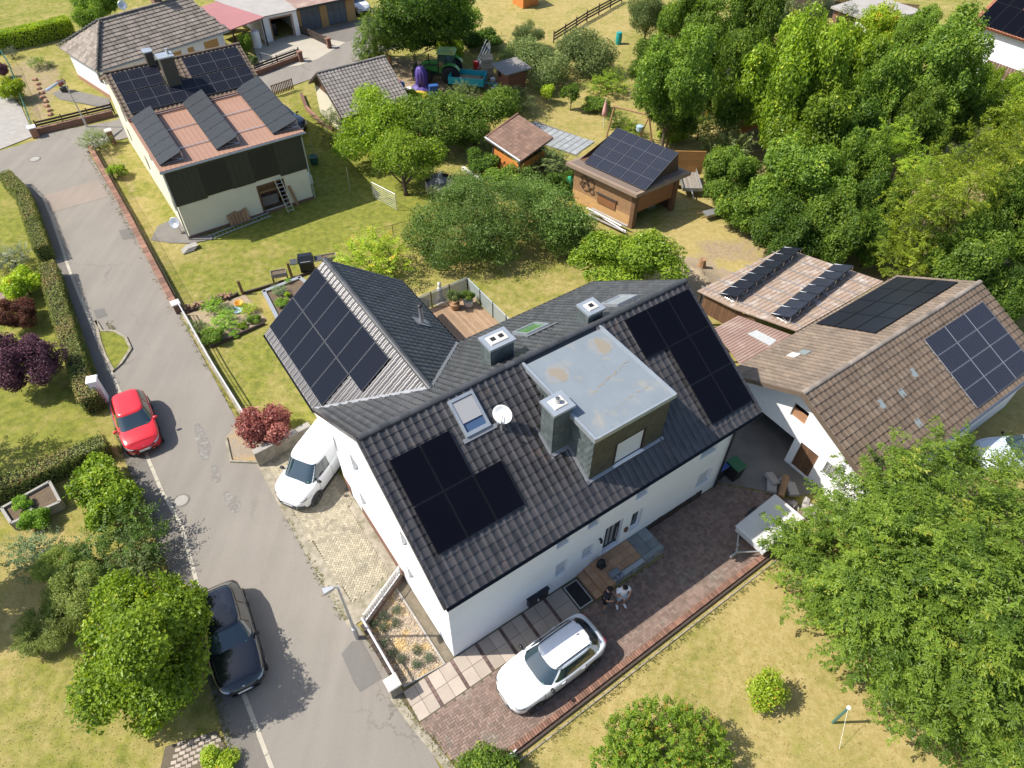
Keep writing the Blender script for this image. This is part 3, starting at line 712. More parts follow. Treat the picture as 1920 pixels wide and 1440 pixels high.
# ridge caps
def ridge_caps(p0,p1,m,parent,r=.13,step=.38,name='ridge_tile'):
    p0 = Vector(p0); p1 = Vector(p1); L = (p1 - p0).length; k = int(L / step); t = (p1 - p0) / k; e = t.normalized()
    mb = MB(); s = Vector((0,0,1)); y = s.cross(e).normalized()
    P = []
    for i,(x,rr) in enumerate(((0,r),(t.length * 1.05,r * .9))):
        P.append([tuple(Vector((x,rr * math.cos(a),rr * .75 * math.sin(a) - .02))) for a in [PI * q / 8 for q in range(9)]])
    mb.smooth = True; mb.grid(P); mb.smooth = False; mb.add(P[0],[tuple(range(9))])
    me = mb.mesh(name,m); ang = Matrix((( e.x,y.x,s.x,0),(e.y,y.y,s.y,0),(e.z,y.z,s.z,0),(0,0,0,1)))
    for i in range(k):
        o = bpy.data.objects.new(name,me); COL.objects.link(o); o.parent = parent; o.matrix_local = Matrix.Translation(p0 + t * i) @ ang
ridge_caps((-OV,WR,HRZ + .04),(L_ + OV,WR,HRZ + .04),MATS['slate_tile'],roof)
ridge_caps((WX[1],WE,WZ[1] + .04),(WX[1],vj,WZ[1] + .04),MATS['slate_tile'],roof)
# verge tiles along the gables and valley flashings
v_ = MB()
for u0 in (-OV,L_ + OV):
    for a,b_ in (((u0,-BF,HE),(u0,WR,HRZ)),((u0,VB,HEB),(u0,WR,HRZ))):
        a = Vector(a); b_ = Vector(b_); N = 17
        for k in range(N):
            p = a.lerp(b_,k / N); q = a.lerp(b_,(k + 1.05) / N); w = .07
            v_.hull8([(p.x - w,p.y,p.z - .14),(p.x + w,p.y,p.z - .14),(q.x + w,q.y,q.z - .14),(q.x - w,q.y,q.z - .14)],[(p.x - w,p.y,p.z + .075),(p.x + w,p.y,p.z + .075),(q.x + w,q.y,q.z + .05),(q.x - w,q.y,q.z + .05)])
v_.build('verge_tiles',MATS['dark_tile'],roof,'stuff')
f_ = MB()
for k in range(24):
    for (a,b_) in (((WX[0],9.95),(WX[1],vj)),((WX[2],10.05),(WX[1],vj))):
        t0,t1 = k / 24,(k + 1) / 24
        u0 = a[0] + (b_[0] - a[0]) * t0; u1 = a[0] + (b_[0] - a[0]) * t1; v0 = a[1] + (b_[1] - a[1]) * t0; v1 = a[1] + (b_[1] - a[1]) * t1
        w = .06 + .03 * random.random(); s = 1 if a[0] < WX[1] else -1
        z0 = zw(u0) + .085; z1 = zw(u1) + .085
        f_.quad((u0 - s * .02,v0 - w,z0 + .02),(u1 - s * .02,v1 - w,z1 + .02),(u1 + s * .02,v1 + w,z1 + .01),(u0 + s * .02,v0 + w,z0 + .01))
vv = MB()
for p in ((WX[2] - .02,WE),):
    vv.box(WX[2] - .06,WX[2] + .05,10.1,WE,WZ[0] - .02,WZ[0] + .05)
f_.build('valley_flashing',MATS['lead'],roof);
# gutters
gt = MB()
def gutter(mb,p0,p1,r=.075):
    p0 = Vector(p0); p1 = Vector(p1); t = (p1 - p0).normalized(); n_ = Vector((t.y,-t.x,0)); P = []
    for p in (p0,p1): P.append([tuple(p + n_ * r * math.cos(a) + Vector((0,0,r * math.sin(a)))) for a in [PI + PI * k / 6 for k in range(7)]])
    Q2 = [[tuple(Vector(q) + Vector((0,0,.006)) ) for q in row] for row in P]
    mb.grid(P); mb.grid([r_[::-1] for r_ in Q2])
    for p in (p0,p1): mb.add([tuple(p + n_ * r * math.cos(a) + Vector((0,0,r * math.sin(a)))) for a in [PI + PI * k / 6 for k in range(7)]],[tuple(range(7))])
gutter(gt,(-OV,-BF - .06,HE - .06),(L_ + OV,-BF - .06,HE - .06))
gutter(gt,(WX[0] - .06,WE,WZ[0] - .06),(WX[0] - .06,9.95,WZ[0] - .06))
gutter(gt,(WX[2] + .06,10.0,WZ[0] - .06),(WX[2] + .06,WE,WZ[0] - .06))
gutter(gt,(L_ + OV,VB + .06,HEB - .06),(WX[2] + .1,VB + .06,HEB - .06))
gt.build('gutter',MATS['anthracite_blue'],house)
dp = MB(); dp.tube([(L_ - .12,-BF - .06,HE - .12),(L_ - .12,-.25,HE - .6),(L_ - .12,-.07,HE - .8),(L_ - .12,-.07,.1)],.05,8)
dp.build('downpipe',MATS['anthracite_blue'],house)
MB().tube([(WX[0] - .01,WE,WZ[0] - .02),(WX[0] - .01,9.95,WZ[0] - .02)],.035,6).build('eaves_trim',MATS['concrete_cap'],house)
# dormer
dm = MB(); D0,D1,DV0,DV1,DZ = 6.28,9.76,.42,4.38,8.60
dh = [(7.42,8.74,6.30,7.52)]
wall(dm,lambda x,z,d: (x,DV0 + d,z),(D0,D1),lambda x: DZ,dh,z0=zf(DV0) - .05,depth=.1)
dface = dm.build('dormer',MATS['brown_and_shaded_cladding'],house)
sd = MB()
for x,s in ((D0,1),(D1,-1)):
    sd.poly([(x,DV0,zf(DV0) - .1),(x,DV1,zf(DV1) - .1),(x,DV1,DZ + .03),(x,DV0,DZ)][::s])
sd.build('side_cheek',MATS['slate_cladding'],dface)
# slate scales on the cheek, courses of shingles
sh = MB()
for x,s in ((D0,-1),(D1,1)):
    for j in range(12):
        z1 = DZ - .05 - j * .2
        for i in range(20):
            y0 = DV0 + .02 + i * .2 + (j % 2) * .1
            if zf(y0 + .2) > z1 - .05 or y0 + .19 > DV1: continue
            o_ = x + s * (.006 + .004 * ((i + j) % 2)); o2 = x + s * (.022 + .004 * random.random())
            pts = [(o_,y0,z1),(o_,y0 + .19,z1),(o2,y0 + .19,max(z1 - .17,zf(y0 + .19))),(o2,y0 + .095,max(z1 - .23,zf(y0 + .1))),(o2,y0,max(z1 - .17,zf(y0)))]
            sh.poly(pts)
sh.build('slate_shingles',MATS['slate_cladding'],dface,'stuff')
for j in range(12):
    z1 = DZ - .04 - j * .205
    k = MB()
    for i in range(18):
        x0 = D0 + .01 + i * .193
        if 7.32 < x0 + .1 < 8.84 and z1 > 6.25 and z1 < 7.7: continue
        if z1 - .2 < zf(DV0): continue
        k.quad((x0,DV0 - .006,z1),(x0,DV0 - .018,z1 - .2),(x0 + .188,DV0 - .018,z1 - .2),(x0 + .188,DV0 - .006,z1))
    if k.v: k.build('cladding_course',MATS['brown_and_shaded_cladding'],dface)['kind'] = 'stuff'
s = MB()
for k in range(21): s.box(7.44,8.72,DV0 + .03,DV0 + .045,6.33 + k * .056,6.33 + k * .056 + .05)
so_ = s.build('dormer_shutter',MATS['shutter_white'],house)
MB().box(7.36,8.80,DV0 - .12,DV0 + .1,6.26,6.30).build('sill',MATS['white_plastic'],so_)
MB().box(7.36,7.42,DV0 - .03,DV0 + .09,6.3,7.56).box(8.74,8.80,DV0 - .03,DV0 + .09,6.3,7.56).box(7.42,8.74,DV0 - .03,DV0 + .09,7.52,7.56).build('frame',MATS['timber_dark'],so_)
dr_ = MB(); dr_.hull8([(D0 - .1,DV0 - .1,DZ),(D1 + .1,DV0 - .1,DZ),(D1 + .1,DV1 + .05,DZ + .06),(D0 - .1,DV1 + .05,DZ + .06)],[(D0 - .1,DV0 - .1,DZ + .1),(D1 + .1,DV0 - .1,DZ + .1),(D1 + .1,DV1 + .05,DZ + .15),(D0 - .1,DV1 + .05,DZ + .15)])
dro = dr_.build('dormer_roof',MATS['sheet_roof'],house)
e_ = MB()
for x in (D0 - .12,D1 + .02):
    e_.hull8([(x,DV0 - .12,DZ - .06),(x + .1,DV0 - .12,DZ - .06),(x + .1,DV1 + .25,DZ),(x,DV1 + .25,DZ)],[(x,DV0 - .12,DZ + .15),(x + .1,DV0 - .12,DZ + .15),(x + .1,DV1 + .25,DZ + .22),(x,DV1 + .25,DZ + .22)])
e_.box(D0 - .02,D1 + .02,DV0 - .13,DV0 - .06,DZ - .05,DZ + .14)
e_.build('roof_edging',MATS['zinc'],dro)
# dried puddles and rust runs left on the sheet, standing seams
rs = random.Random(3); zz = lambda y: DZ + .1 + .05 * (y - DV0) / (DV1 - DV0)
def mark(cx,cy,rx,ry,m,h,n_=26,wob=.22):
    ph = [rs.uniform(0,6.28) for _ in range(4)]; q = MB()
    q.poly([(x,y,zz(y) + h) for x,y in [(cx + rx * k * math.cos(a),cy + ry * k * math.sin(a)) for a,k in [(2 * PI * i / n_,1 + wob * (.5 * math.sin(2 * 2 * PI * i / n_ + ph[0]) + .35 * math.sin(3 * 2 * PI * i / n_ + ph[1]) + .3 * math.sin(7 * 2 * PI * i / n_ + ph[2]))) for i in range(n_)]]]); return q.build('puddle_mark',MATS[m],dro)
for cx,cy,rx,ry in ((6.95,3.45,.42,.5),(9.2,3.7,.42,.55)):
    mark(cx,cy,rx,ry,'stain_pale',.004); mark(cx + .05,cy - .05,rx * .68,ry * .66,'stain',.006,wob=.35)
for cx,cy in ((8.95,3.05),(7.5,2.85)): mark(cx,cy,.14,.12,'stain_pale',.004,wob=.5)
for k in range(17): mark(7.35 + k * .13,1.95 + k * .035 + rs.uniform(-.05,.05),rs.uniform(.03,.10),rs.uniform(.02,.05),'stain' if k % 3 else 'stain_pale',.004 + .0005 * k,12,.5)
for k in range(13): mark(7.1 + k * .19,.95 + k * .02 + rs.uniform(-.05,.05),rs.uniform(.03,.08),rs.uniform(.02,.04),'stain' if k % 2 else 'stain_pale',.004 + .0005 * k,12,.5)
for x in (7.42,8.6): MB().hull8([(x,DV0 - .05,zz(DV0) - .01),(x + .03,DV0 - .05,zz(DV0) - .01),(x + .03,DV1,zz(DV1) - .01),(x,DV1,zz(DV1) - .01)],[(x,DV0 - .05,zz(DV0) + .012),(x + .03,DV0 - .05,zz(DV0) + .012),(x + .03,DV1,zz(DV1) + .012),(x,DV1,zz(DV1) + .012)]).build('sheet_seam',MATS['sheet_roof'],dro)
MB().tube([(6.18,3.1,8.05),(6.02,3.1,8.1),(5.98,3.1,8.25),(6.1,3.1,8.42)],.05,8).build('vent_elbow',MATS['black_plastic'],dro)
# chimneys
def chimney(u0,u1,v0,v1,zt,zb0,flues,label,pot=False):
    c = MB(); c.box(u0,u1,v0,v1,zb0,zt - .1); co = c.build('chimney',MATS['slate_cladding'],house,label=label)
    sg = MB()
    for j in range(int((zt - zb0 - .15) / .2)):
        z1 = zt - .12 - j * .2
        for (ax,fix,s,a,b_) in (('v',v0,-1,u0,u1),('u',u0,-1,v0,v1),('u',u1,1,v0,v1)):
            nq = max(2,int((b_ - a) / .2)); w = (b_ - a) / nq
            for i in range(nq):
                x0 = a + i * w + .004; x1 = a + (i + 1) * w - .004; d0,d1 = fix + s * .006,fix + s * (.018 + .006 * random.random())
                P4 = [(x0,d0,z1),(x1,d0,z1),(x1,d1,z1 - .2),((x0 + x1) / 2,d1,z1 - .215),(x0,d1,z1 - .2)]
                sg.poly([(p[0],p[1],p[2]) if ax == 'v' else (p[1],p[0],p[2]) for p in P4])
    sg.build('slate_shingles',MATS['slate_cladding'],co,'stuff')
    e = .07; MB().box(u0 - e,u1 + e,v0 - e,v1 + e,zt - .1,zt).build('cap',MATS['zinc'],co)
    m_ = .12; k = MB(); k.bbox(u0 + m_,u1 - m_,v0 + m_,v1 - m_,zt,zt + .05,.02); k.build('crown',MATS['concrete_cap'],co)
    fl = MB()
    for fu,fv in flues:
        if pot: fl.lathe([(.095,0),(.095,.2),(.075,.2),(.075,.02)],14,(fu,fv,zt + .05))
        else: fl.box(fu - .1,fu + .1,fv - .1,fv + .1,zt + .045,zt + .056)
    fl.build('flue',MATS['galvanised'] if pot else MATS['black_plastic'],co)
    MB().box(u0 - .1,u1 + .1,v0 - .22,v0,zb0 + .05,zb0 + .1).build('flashing',MATS['lead'],co) if False else None
    return co
chimney(5.5,6.28,1.68,2.38,9.15,6.7,[(5.88,2.03)],'tall slate chimney standing against the dormer',True)
chimney(5.42,6.43,5.44,6.14,9.2,7.7,[(5.75,5.8),(6.1,5.8)],'wide slate chimney with two flue openings')
chimney(9.58,10.28,4.92,5.58,9.22,8.1,[(9.93,5.25)],'small slate chimney with one square flue')
# flat flashings at the chimney and dormer feet
fl = MB()
def onf(u0,u1,v0,v1,h=.085): fl.hull8([(u0,v0,zf(v0) + h - .02),(u1,v0,zf(v0) + h - .02),(u1,v1,zf(v1) + h - .02),(u0,v1,zf(v1) + h - .02)],[(u0,v0,zf(v0) + h),(u1,v0,zf(v0) + h),(u1,v1,zf(v1) + h),(u0,v1,zf(v1) + h)])
onf(5.40,5.5,1.5,2.4); onf(5.4,6.25,1.54,1.66); onf(6.14,6.27,.3,1.54); onf(6.14,9.85,.31,.41)
fl.build('flashing',MATS['lead'],roof)
# roof windows
def roof_window(u0,u1,v0,v1,front,kind,label):
    zz = zf if front else zb; v0,v1 = min(v0,v1),max(v0,v1)
    slope = Vector((0,1,MF if front else -MBK)).normalized(); n_ = Vector((0,-slope.z,slope.y))
    Mx = Matrix(((1,0,0,(u0 + u1) / 2),(0,slope.y,n_.y,(v0 + v1) / 2),(0,slope.z,n_.z,zz((v0 + v1) / 2)),(0,0,0,1)))
    w = (u1 - u0) / 2; h = (v1 - v0) / slope.y / 2
    f = MB()
    for a,b_,c,d_ in ((-w,-w + .09,-h,h),(w - .09,w,-h,h),(-w + .09,w - .09,-h,-h + .14),(-w + .09,w - .09,h - .12,h)): f.box(a,b_,c,d_,.02,.17)
    fo = f.build('roof_window',MATS['zinc'],house,label=label); fo.matrix_local = Mx
    if kind == 'shutter':
        s = MB(); N = int((2 * h - .6) / .05)
        for k in range(N): s.box(-w + .1,w - .1,h - .14 - (k + 1) * .05 + .004,h - .14 - k * .05,.1,.135)
        s.build('shutter',MATS['shutter_grey'],fo)
        MB().box(-w + .1,w - .1,-h + .14,h - .14 - N * .05,.07,.09).build('pane',MATS['blue_glass'],fo)
        MB().box(-w - .16,w + .2,-h - .16,-h - .003,.075,.1).build('flashing',MATS['lead'],fo)
    elif kind == 'green':
        MB().box(-w + .09,w - .09,-h + .14,h - .12,.09,.11).build('pane',MATS['green_reflection_glass'],fo)
        MB().box(-w - .05,w + .3,-h - .12,-h - .003,.06,.09).build('flashing',MATS['lead'],fo)
    else:
        MB().box(-w + .09,w - .09,-h + .14,h - .12,.09,.12).build('pane',MATS['zinc'],fo)
mat('shutter_grey',(0.33,0.33,0.335),0.5); mat('blue_glass',(0.05,0.09,0.17),0.1,spec=.6); mat('green_reflection_glass',(0.10,0.20,0.075),0.25,col2=(0.06,0.14,0.05),vscale=6)  # green pane: the trees' reflection is painted into the glass colour
roof_window(2.96,3.96,3.3,4.5,True,'shutter','roof window under a closed grey shutter')
roof_window(8.0,9.15,6.65,7.72,False,'green','roof window reflecting green trees')
roof_window(11.35,12.45,5.15,6.15,False,'plain','grey roof window with its cover panel')
# flue pipe on the wing
fp = MB(); fp.tube([(5.55,11.3,5.9),(5.55,11.3,7.0)],.09,12); po = fp.build('flue_pipe',MATS['galvanised'],house)
MB().lathe([(.13,0),(.13,.05),(.02,.1)],12,(5.55,11.3,7.02)).build('cowl',MATS['black_metal'],po)
MB().hull8([(5.25,11.0,zw(5.25) + .05),(5.9,11.0,zw(5.9) + .05),(5.9,11.6,zw(5.9) + .05),(5.25,11.6,zw(5.25) + .05)],[(5.25,11.0,zw(5.25) + .1),(5.9,11.0,zw(5.9) + .1),(5.9,11.6,zw(5.9) + .1),(5.25,11.6,zw(5.25) + .1)]).build('flashing',MATS['lead'],po)
# terrace deck in the corner of wing and main roof
tz = 2.9
tb = MB(); tb.box(6.6,10.3,9.7,15.3,tz - .25,tz - .03)
ter = tb.build('terrace',MATS['dark_concrete'],house)
for k in range(26):
    MB().bbox(6.62 + k * .142,6.62 + k * .142 + .134,9.8,15.25,tz - .03,tz,.004).build('deck_board',MATS['deck_timber'],ter)
mat('frosted_glass',(0.30,0.36,0.38),0.25,spec=.6,alpha=.62)
def rail(p,q,n):
    p = Vector(p); q = Vector(q)
    for i in range(n):
        a = p.lerp(q,(i + .04) / n); b_ = p.lerp(q,(i + .96) / n); nn_ = (q - p).cross(Vector((0,0,1))).normalized() * .008
        MB().hull8([a - nn_,b_ - nn_,b_ + nn_,a + nn_],[x + Vector((0,0,.85)) for x in (a - nn_,b_ - nn_,b_ + nn_,a + nn_)]).build('glass_panel',MATS['frosted_glass'],ter)
    for i in range(n + 1):
        a = p.lerp(q,i / n); MB().box(a.x - .025,a.x + .025,a.y - .025,a.y + .025,tz - .1,tz + 1.02).build('rail_post',MATS['black_metal'],ter)
    MB().tube([p + Vector((0,0,.92)),q + Vector((0,0,.92))],.025,8).build('handrail',MATS['zinc'],ter)
rail((7.0,15.3,tz + .06),(10.3,15.3,tz + .06),3); rail((10.3,15.25,tz + .06),(10.3,10.4,tz + .06),4)
# entrance steps and landing
st = MB(); st.prism([(7.0,-.01),(9.75,-.01),(9.75,-1.22),(7.0,-1.22)],0,.44)
steps = st.build('entrance_landing',MATS['grey_stone'],house)
for a,b_,z in ((6.0,6.34,.15),(6.34,6.68,.30),(6.68,7.0,.44)):
    MB().box(a,7.0 if z < .44 else b_,-1.3,-.01,z - .15,z - .01).build('step',MATS['step_tile'],steps)
    for j in range(4):
        MB().bbox(a + .004,b_ - .004,-1.3 + j * .322,-1.3 + j * .322 + .316,z - .01,z + .012,.004).build('step_tread',MATS['step_tile'],steps)
for i in range(5):
    for j in range(3):
        MB().bbox(7.0 + i * .33 + .004,7.33 + i * .33 - .004,-.03 - j * .33 - .326,-.03 - j * .33 - .004,.44,.47,.004).build('floor_tile',MATS['step_tile'],steps)
for (a,b_,c,d_) in ((8.68,9.2,-.98,-.05),(9.22,9.74,-.6,-.05),(8.68,9.74,-1.2,-1.0),(9.22,9.74,-.98,-.62)):
    MB().bbox(a,b_ - .01,c,d_,.44,.475,.006).build('stone_slab',MATS['grey_stone'],steps)
MB().bbox(7.0,8.6,-1.26,-1.06,.44,.5,.01).build('coping',MATS['zinc'],steps)
for k in range(9): MB().bbox(7.02 + k * .303,7.30 + k * .303,-1.27,-1.20,.02,.2 + .2 * (k % 2),.015).build('facing_stone',MATS['timber_grey'] if k % 3 else MATS['grey_stone'],steps)

# satellite dish
sat = thing('satellite_dish','white satellite dish on the dark tiled roof beside the shuttered roof window','satellite dish',H(4.25,3.0,zf(3.0)),HYAW)
dq = MB(); aim = Vector((-.75,-.55,.42)).normalized()
Mq = Matrix.Translation((.12,.12,.72)) @ aim.to_track_quat('Z','Y').to_matrix().to_4x4()
dq.smooth = True; dq.lathe([(0,-.08),(.13,-.07),(.24,-.035),(.345,.025),(.36,.025),(.355,.015),(.24,-.05),(0,-.1)],28,M=Mq); dq.build('dish',MATS['white_plastic'],sat)
MB().tube([(0,0,.0),(0,0,.55),(.1,.1,.68)],.03,8).build('mast',MATS['galvanised'],sat)
q0 = Mq @ Vector((0,-.36,0)); q1 = Mq @ Vector((0,-.2,.42)); MB().tube([q0,q1],.015,6).tube([q1,q1 + Vector((0,0,.1))],.045,8).build('feed_arm',MATS['galvanised'],sat)

# ------------------------------------------------------------------ solar arrays
mat('trim_rail',(.08,.08,.085),.5,metal=.4)
def panel_material(name,base,line,cols,rows,lw=.012,rough=.2,gain=1.0):
    m = bpy.data.materials.new(name); m.use_nodes = True; MATS[name] = m
    n = m.node_tree.nodes; l = m.node_tree.links; b = n["Principled BSDF"]; b.inputs["Roughness"].default_value = rough; b.inputs["Specular IOR Level"].default_value = .15
    tc = n.new("ShaderNodeTexCoord"); br = n.new("ShaderNodeTexBrick"); br.offset = 0; br.inputs["Scale"].default_value = 1
    br.inputs["Color1"].default_value = (*base,1); br.inputs["Color2"].default_value = (*[c * 1.25 for c in base],1); br.inputs["Mortar"].default_value = (*line,1)
    br.inputs["Brick Width"].default_value = 1.134 / cols; br.inputs["Row Height"].default_value = 1.722 / rows; br.inputs["Mortar Size"].default_value = lw; br.inputs["Mortar Smooth"].default_value = .1
    l.new(tc.outputs["Object"],br.inputs["Vector"]); l.new(br.outputs["Color"],b.inputs["Base Color"]); return m
panel_material('cells_mono',(0.007,0.008,0.014),(0.05,0.055,0.068),6,20,.005,.28)
panel_material('cells_blue',(0.011,0.0135,0.024),(0.095,0.10,0.12),6,20,.006,.28)
panel_material('cells_back',(0.028,0.032,0.036),(0.055,0.06,0.065),6,10,.006,.5)
def array(name,label,O,xd,yd,cells,pw=1.134,ph=1.722,gap=.02,glass='panel_black',frame='panel_frame_black',fw=.018,lift=.13,rails=True,parent_frame=None,midline=False,th=.035):
    """one clamped array: modules side by side on rails. O upper-left corner, xd along, yd down the slope"""
    PF = parent_frame or Matrix.Identity(4)
    O = PF @ Vector(O); x = (PF.to_3x3() @ Vector(xd)).normalized(); y = -(PF.to_3x3() @ Vector(yd)).normalized(); z = x.cross(y).normalized()
    if z.z < 0:   # keep the glass up: start from the other upper corner
        O = O + x * ((max(i for i,_ in cells) + 1) * (pw + gap) - gap); mi = max(i for i,_ in cells); cells = [(mi - i,j) for i,j in cells]; x = -x; z = x.cross(y).normalized()
    y = z.cross(x)
    M = Matrix(((x.x,y.x,z.x,O.x),(x.y,y.y,z.y,O.y),(x.z,y.z,z.z,O.z),(0,0,0,1)))
    t = thing(name,label,'solar panels',M=M)
    gme = MB().box(fw,pw - fw,-ph + fw,-fw,-th + .004,0).mesh('solar_panel',MATS[glass])
    f = MB(); f.box(0,fw,-ph,0,-th,.003).box(pw - fw,pw,-ph,0,-th,.003).box(fw,pw - fw,-fw,0,-th,.003).box(fw,pw - fw,-ph,-ph + fw,-th,.003)
    if midline: f.box(fw,pw - fw,-ph / 2 - .012,-ph / 2 + .012,-.002,.003)
    fme = f.mesh('frame',MATS[frame])
    sgn = 1
    for (i,j) in cells:
        p = bpy.data.objects.new('solar_panel',gme); COL.objects.link(p); p.parent = t
        p.matrix_local = Matrix.Translation((i * (pw + gap),-j * (ph + gap),lift))
        q = bpy.data.objects.new('frame',fme); COL.objects.link(q); q.parent = p
    if rails:
        js = sorted(set(j for _,j in cells))
        for j in js:
            ii = [i for i,jj in cells if jj == j]; a = min(ii) * (pw + gap) - .03; b_ = (max(ii) + 1) * (pw + gap) + .015
            for k in (.22,.78):
                y0 = -j * (ph + gap) - ph * k; MB().box(a,b_,y0 - .02,y0 + .02,lift - th - .045,lift - th - .002).build('mounting_rail',MATS['trim_rail' if 'black' in frame or 'grey' in frame else 'aluminium'],t)
    return t,M
HM = Matrix.Translation(HO) @ Matrix.Rotation(HYAW,4,'Z')
e0 = Vector((0,-(WR + BF),HE - HRZ)).normalized()
p0 = Vector((-OV,WR,HRZ)) + Vector((1,0,0)) * .546 + e0 * 1.114
array('solar_array','block of five all-black panels at the white gable end of the front roof',p0,(1,0,0),e0,[(0,0),(1,0),(0,1),(1,1),(2,1)],parent_frame=HM)
array('solar_array','block of seven all-black panels on the front roof past the dormer',(10.88,4.36,zf(4.36)),(1,0,0),e0,[(0,0),(1,0),(2,0),(1,1),(2,1),(1,2),(2,2)],parent_frame=HM)
ew = Vector((WX[0] - WX[1],0,WZ[0] - WZ[1])).normalized()
array('solar_array','block of eleven navy panels on the wing roof facing the street',(2.76,15.42,zw(2.76)),(0,-1,0),ew,[(i,0) for i in range(6)] + [(i,1) for i in range(5)],parent_frame=HM,glass='panel_navy',frame='panel_frame_grey',fw=.009)
# ------------------------------------------------------------------ neighbour with tilted arrays (own frame on the same street axis)
LHO = Vector((-21.13,37.51,0))
def LH(u,v,z=0.0): return LHO + HU * u + HV * v + Vector((0,0,z))
LM = Matrix.Translation(LHO) @ Matrix.Rotation(HYAW,4,'Z')
lh = thing('cream_house','cream house with dark upper cladding and three rows of tilted panels on a copper roof','house',LHO,HYAW)
zfl = lambda v: 5.0 + (v + .3) * .45 / 6.9
zt_ = lambda v: 5.45 + (v - 6.6) * 1.7 / 3.5
mb = MB(); LW = 8.6
wall(mb,lambda x,z,d: (x,d,z),(0,LW),lambda x: 4.9,[(5.1,6.78,.15,2.06),(1.9,3.6,2.55,4.6),(5.1,6.75,2.55,4.6)],depth=.2)
lzt = lambda v: (zfl(v) if v < 6.6 else (zt_(v) if v < 10.1 else 7.15 - (v - 10.1) * .4)) - .1
wall(mb,lambda x,z,d: (d,x,z),(0,6.6,10.1,15.6),lzt,[(1.2,2.2,.9,2.0),(4,5,3.2,4.4),(7.5,8.5,.9,2.1),(10.5,11.5,3.2,4.4),(12.5,13.5,.9,2.1)],depth=.15)
wall(mb,lambda x,z,d: (LW - d,x,z),(0,6.6,10.1,15.6),lzt)
wall(mb,lambda x,z,d: (x,15.6 - d,z),(0,LW),lambda x: 4.7)
mb.build('wall',MATS['cream_render'],lh)
for h in [(1.2,2.2,.9,2.0),(4,5,3.2,4.4),(7.5,8.5,.9,2.1),(10.5,11.5,3.2,4.4),(12.5,13.5,.9,2.1)]:
    window(lh,lambda x,z,d: (d,x,z),h,.12)
cl = MB()   # cladding boards of the upper storey, in front of the wall
for a,b_,z0 in ((-.06,1.9,2.38),(3.6,5.1,2.45),(6.75,LW + .06,2.32)):
    n_ = int((b_ - a) / .3)
    for k in range(n_):
        x0 = a + (b_ - a) * k / n_; x1 = a + (b_ - a) * (k + 1) / n_
        MB().box(x0 + .004,x1 - .004,-.05 - .004 * (k % 2),-.005,z0,4.88).build('cladding_board',MATS['anthracite'],lh)
for k in range(20):
    MB().box(-.05,-.005,.02 + k * .3,.31 + k * .3,2.4,4.85).build('cladding_board',MATS['anthracite'] if k < 1 else MATS['zinc_grey'],lh) if k < 4 else None
for a,b_ in ((1.9,3.6),(5.1,6.75)):
    s = MB()
    for k in range(34): s.box(a + .01,b_ - .01,-.06,-.03,2.5 + k * .0615,2.5 + k * .0615 + .056)
    so_ = s.build('roller_shutter',MATS['anthracite_blue'],lh); so_['kind'] = 'stuff'
    MB().box(a - .03,b_ + .03,-.09,-.02,4.6,4.75).build('shutter_box',MATS['anthracite'],so_)
# open doorway under renovation
dw = MB(); dw.box(5.0,5.12,-.03,.2,.1,2.14).box(6.76,6.88,-.03,.2,.1,2.14).box(5.12,6.76,-.03,.2,2.04,2.14); do_ = dw.build('doorway',MATS['timber_brown'],lh)
MB().box(5.12,6.76,1.2,1.25,.1,2.05).build('back_wall',MATS['timber_tan'],do_); MB().box(5.0,6.9,.2,1.3,.05,.12).build('floor',MATS['timber_brown'],do_)
MB().box(5.3,6.4,.7,.9,.12,.8).build('cupboard',MATS['timber_grey'],do_)
MB().box(5.12,6.76,.02,.06,1.55,1.62).build('lintel_board',MATS['timber_tan'],do_)
MB().box(-.04,LW + .04,-.03,0,0,.18).build('plinth',MATS['brick_brown'],lh)
rd = MB()
rd.slab([(-.25,-.3,5.0),(8.88,-.3,5.0),(8.88,6.6,5.45),(-.25,6.6,5.45)],.12)
cop = rd.build('copper_roof',MATS['copper_sheet'],lh)
for k in range(31):
    x = -.2 + k * .295
    MB().hull8([(x,-.3,5.0),(x + .04,-.3,5.0),(x + .04,6.6,5.45),(x,6.6,5.45)],[(x + .01,-.3,5.028),(x + .03,-.3,5.028),(x + .03,6.6,5.478),(x + .01,6.6,5.478)]).build('standing_seam',MATS['copper_sheet'],cop)
sn = MB(); sn.box(-.25,8.88,6.35,6.42,5.47,5.56); sn.box(-.25,8.88,6.1,6.13,5.45,5.54); sn.build('snow_guard',MATS['brick_red'],cop)
bk = MB(); bk.slab([(-.25,6.6,5.40),(8.88,6.6,5.40),(8.88,10.1,7.1),(-.25,10.1,7.1)],.15); bk.slab([(8.88,16,4.75),(-.25,16,4.75),(-.25,10.1,7.1),(8.88,10.1,7.1)],.15)
lr = bk.build('tile_roof',MATS['brown_tile'],lh)
tile_roof(lr,(-.25,10.1,7.15),(1,0,0),(0,-3.5,-1.7),9.13,3.9,.3,.33,MATS['brown_tile'],None,0,roll=.05)
tile_roof(lr,(8.88,10.1,7.15),(-1,0,0),(0,5.9,-2.4),9.13,6.3,.3,.36,MATS['brown_tile'],None,0,roll=.05,rest_name='back_tile_field')
ridge_caps((-.25,10.1,7.2),(8.88,10.1,7.2),MATS['brown_tile'],lr)
g = MB(); gutter(g,(-.3,-.38,4.95),(8.95,-.38,4.95),.08); g.build('gutter',MATS['zinc'],lh)
for u in (-.1,8.68): MB().tube([(u,-.36,4.88),(u,-.1,4.55),(u,-.1,.05)],.05,8).build('downpipe',MATS['zinc'],lh)
c = MB(); c.box(3.08,3.95,7.95,8.75,5.9,8.05); ch = c.build('chimney',MATS['brown_and_shaded_cladding'],lh,label='broad brown clad chimney on the tiled slope')
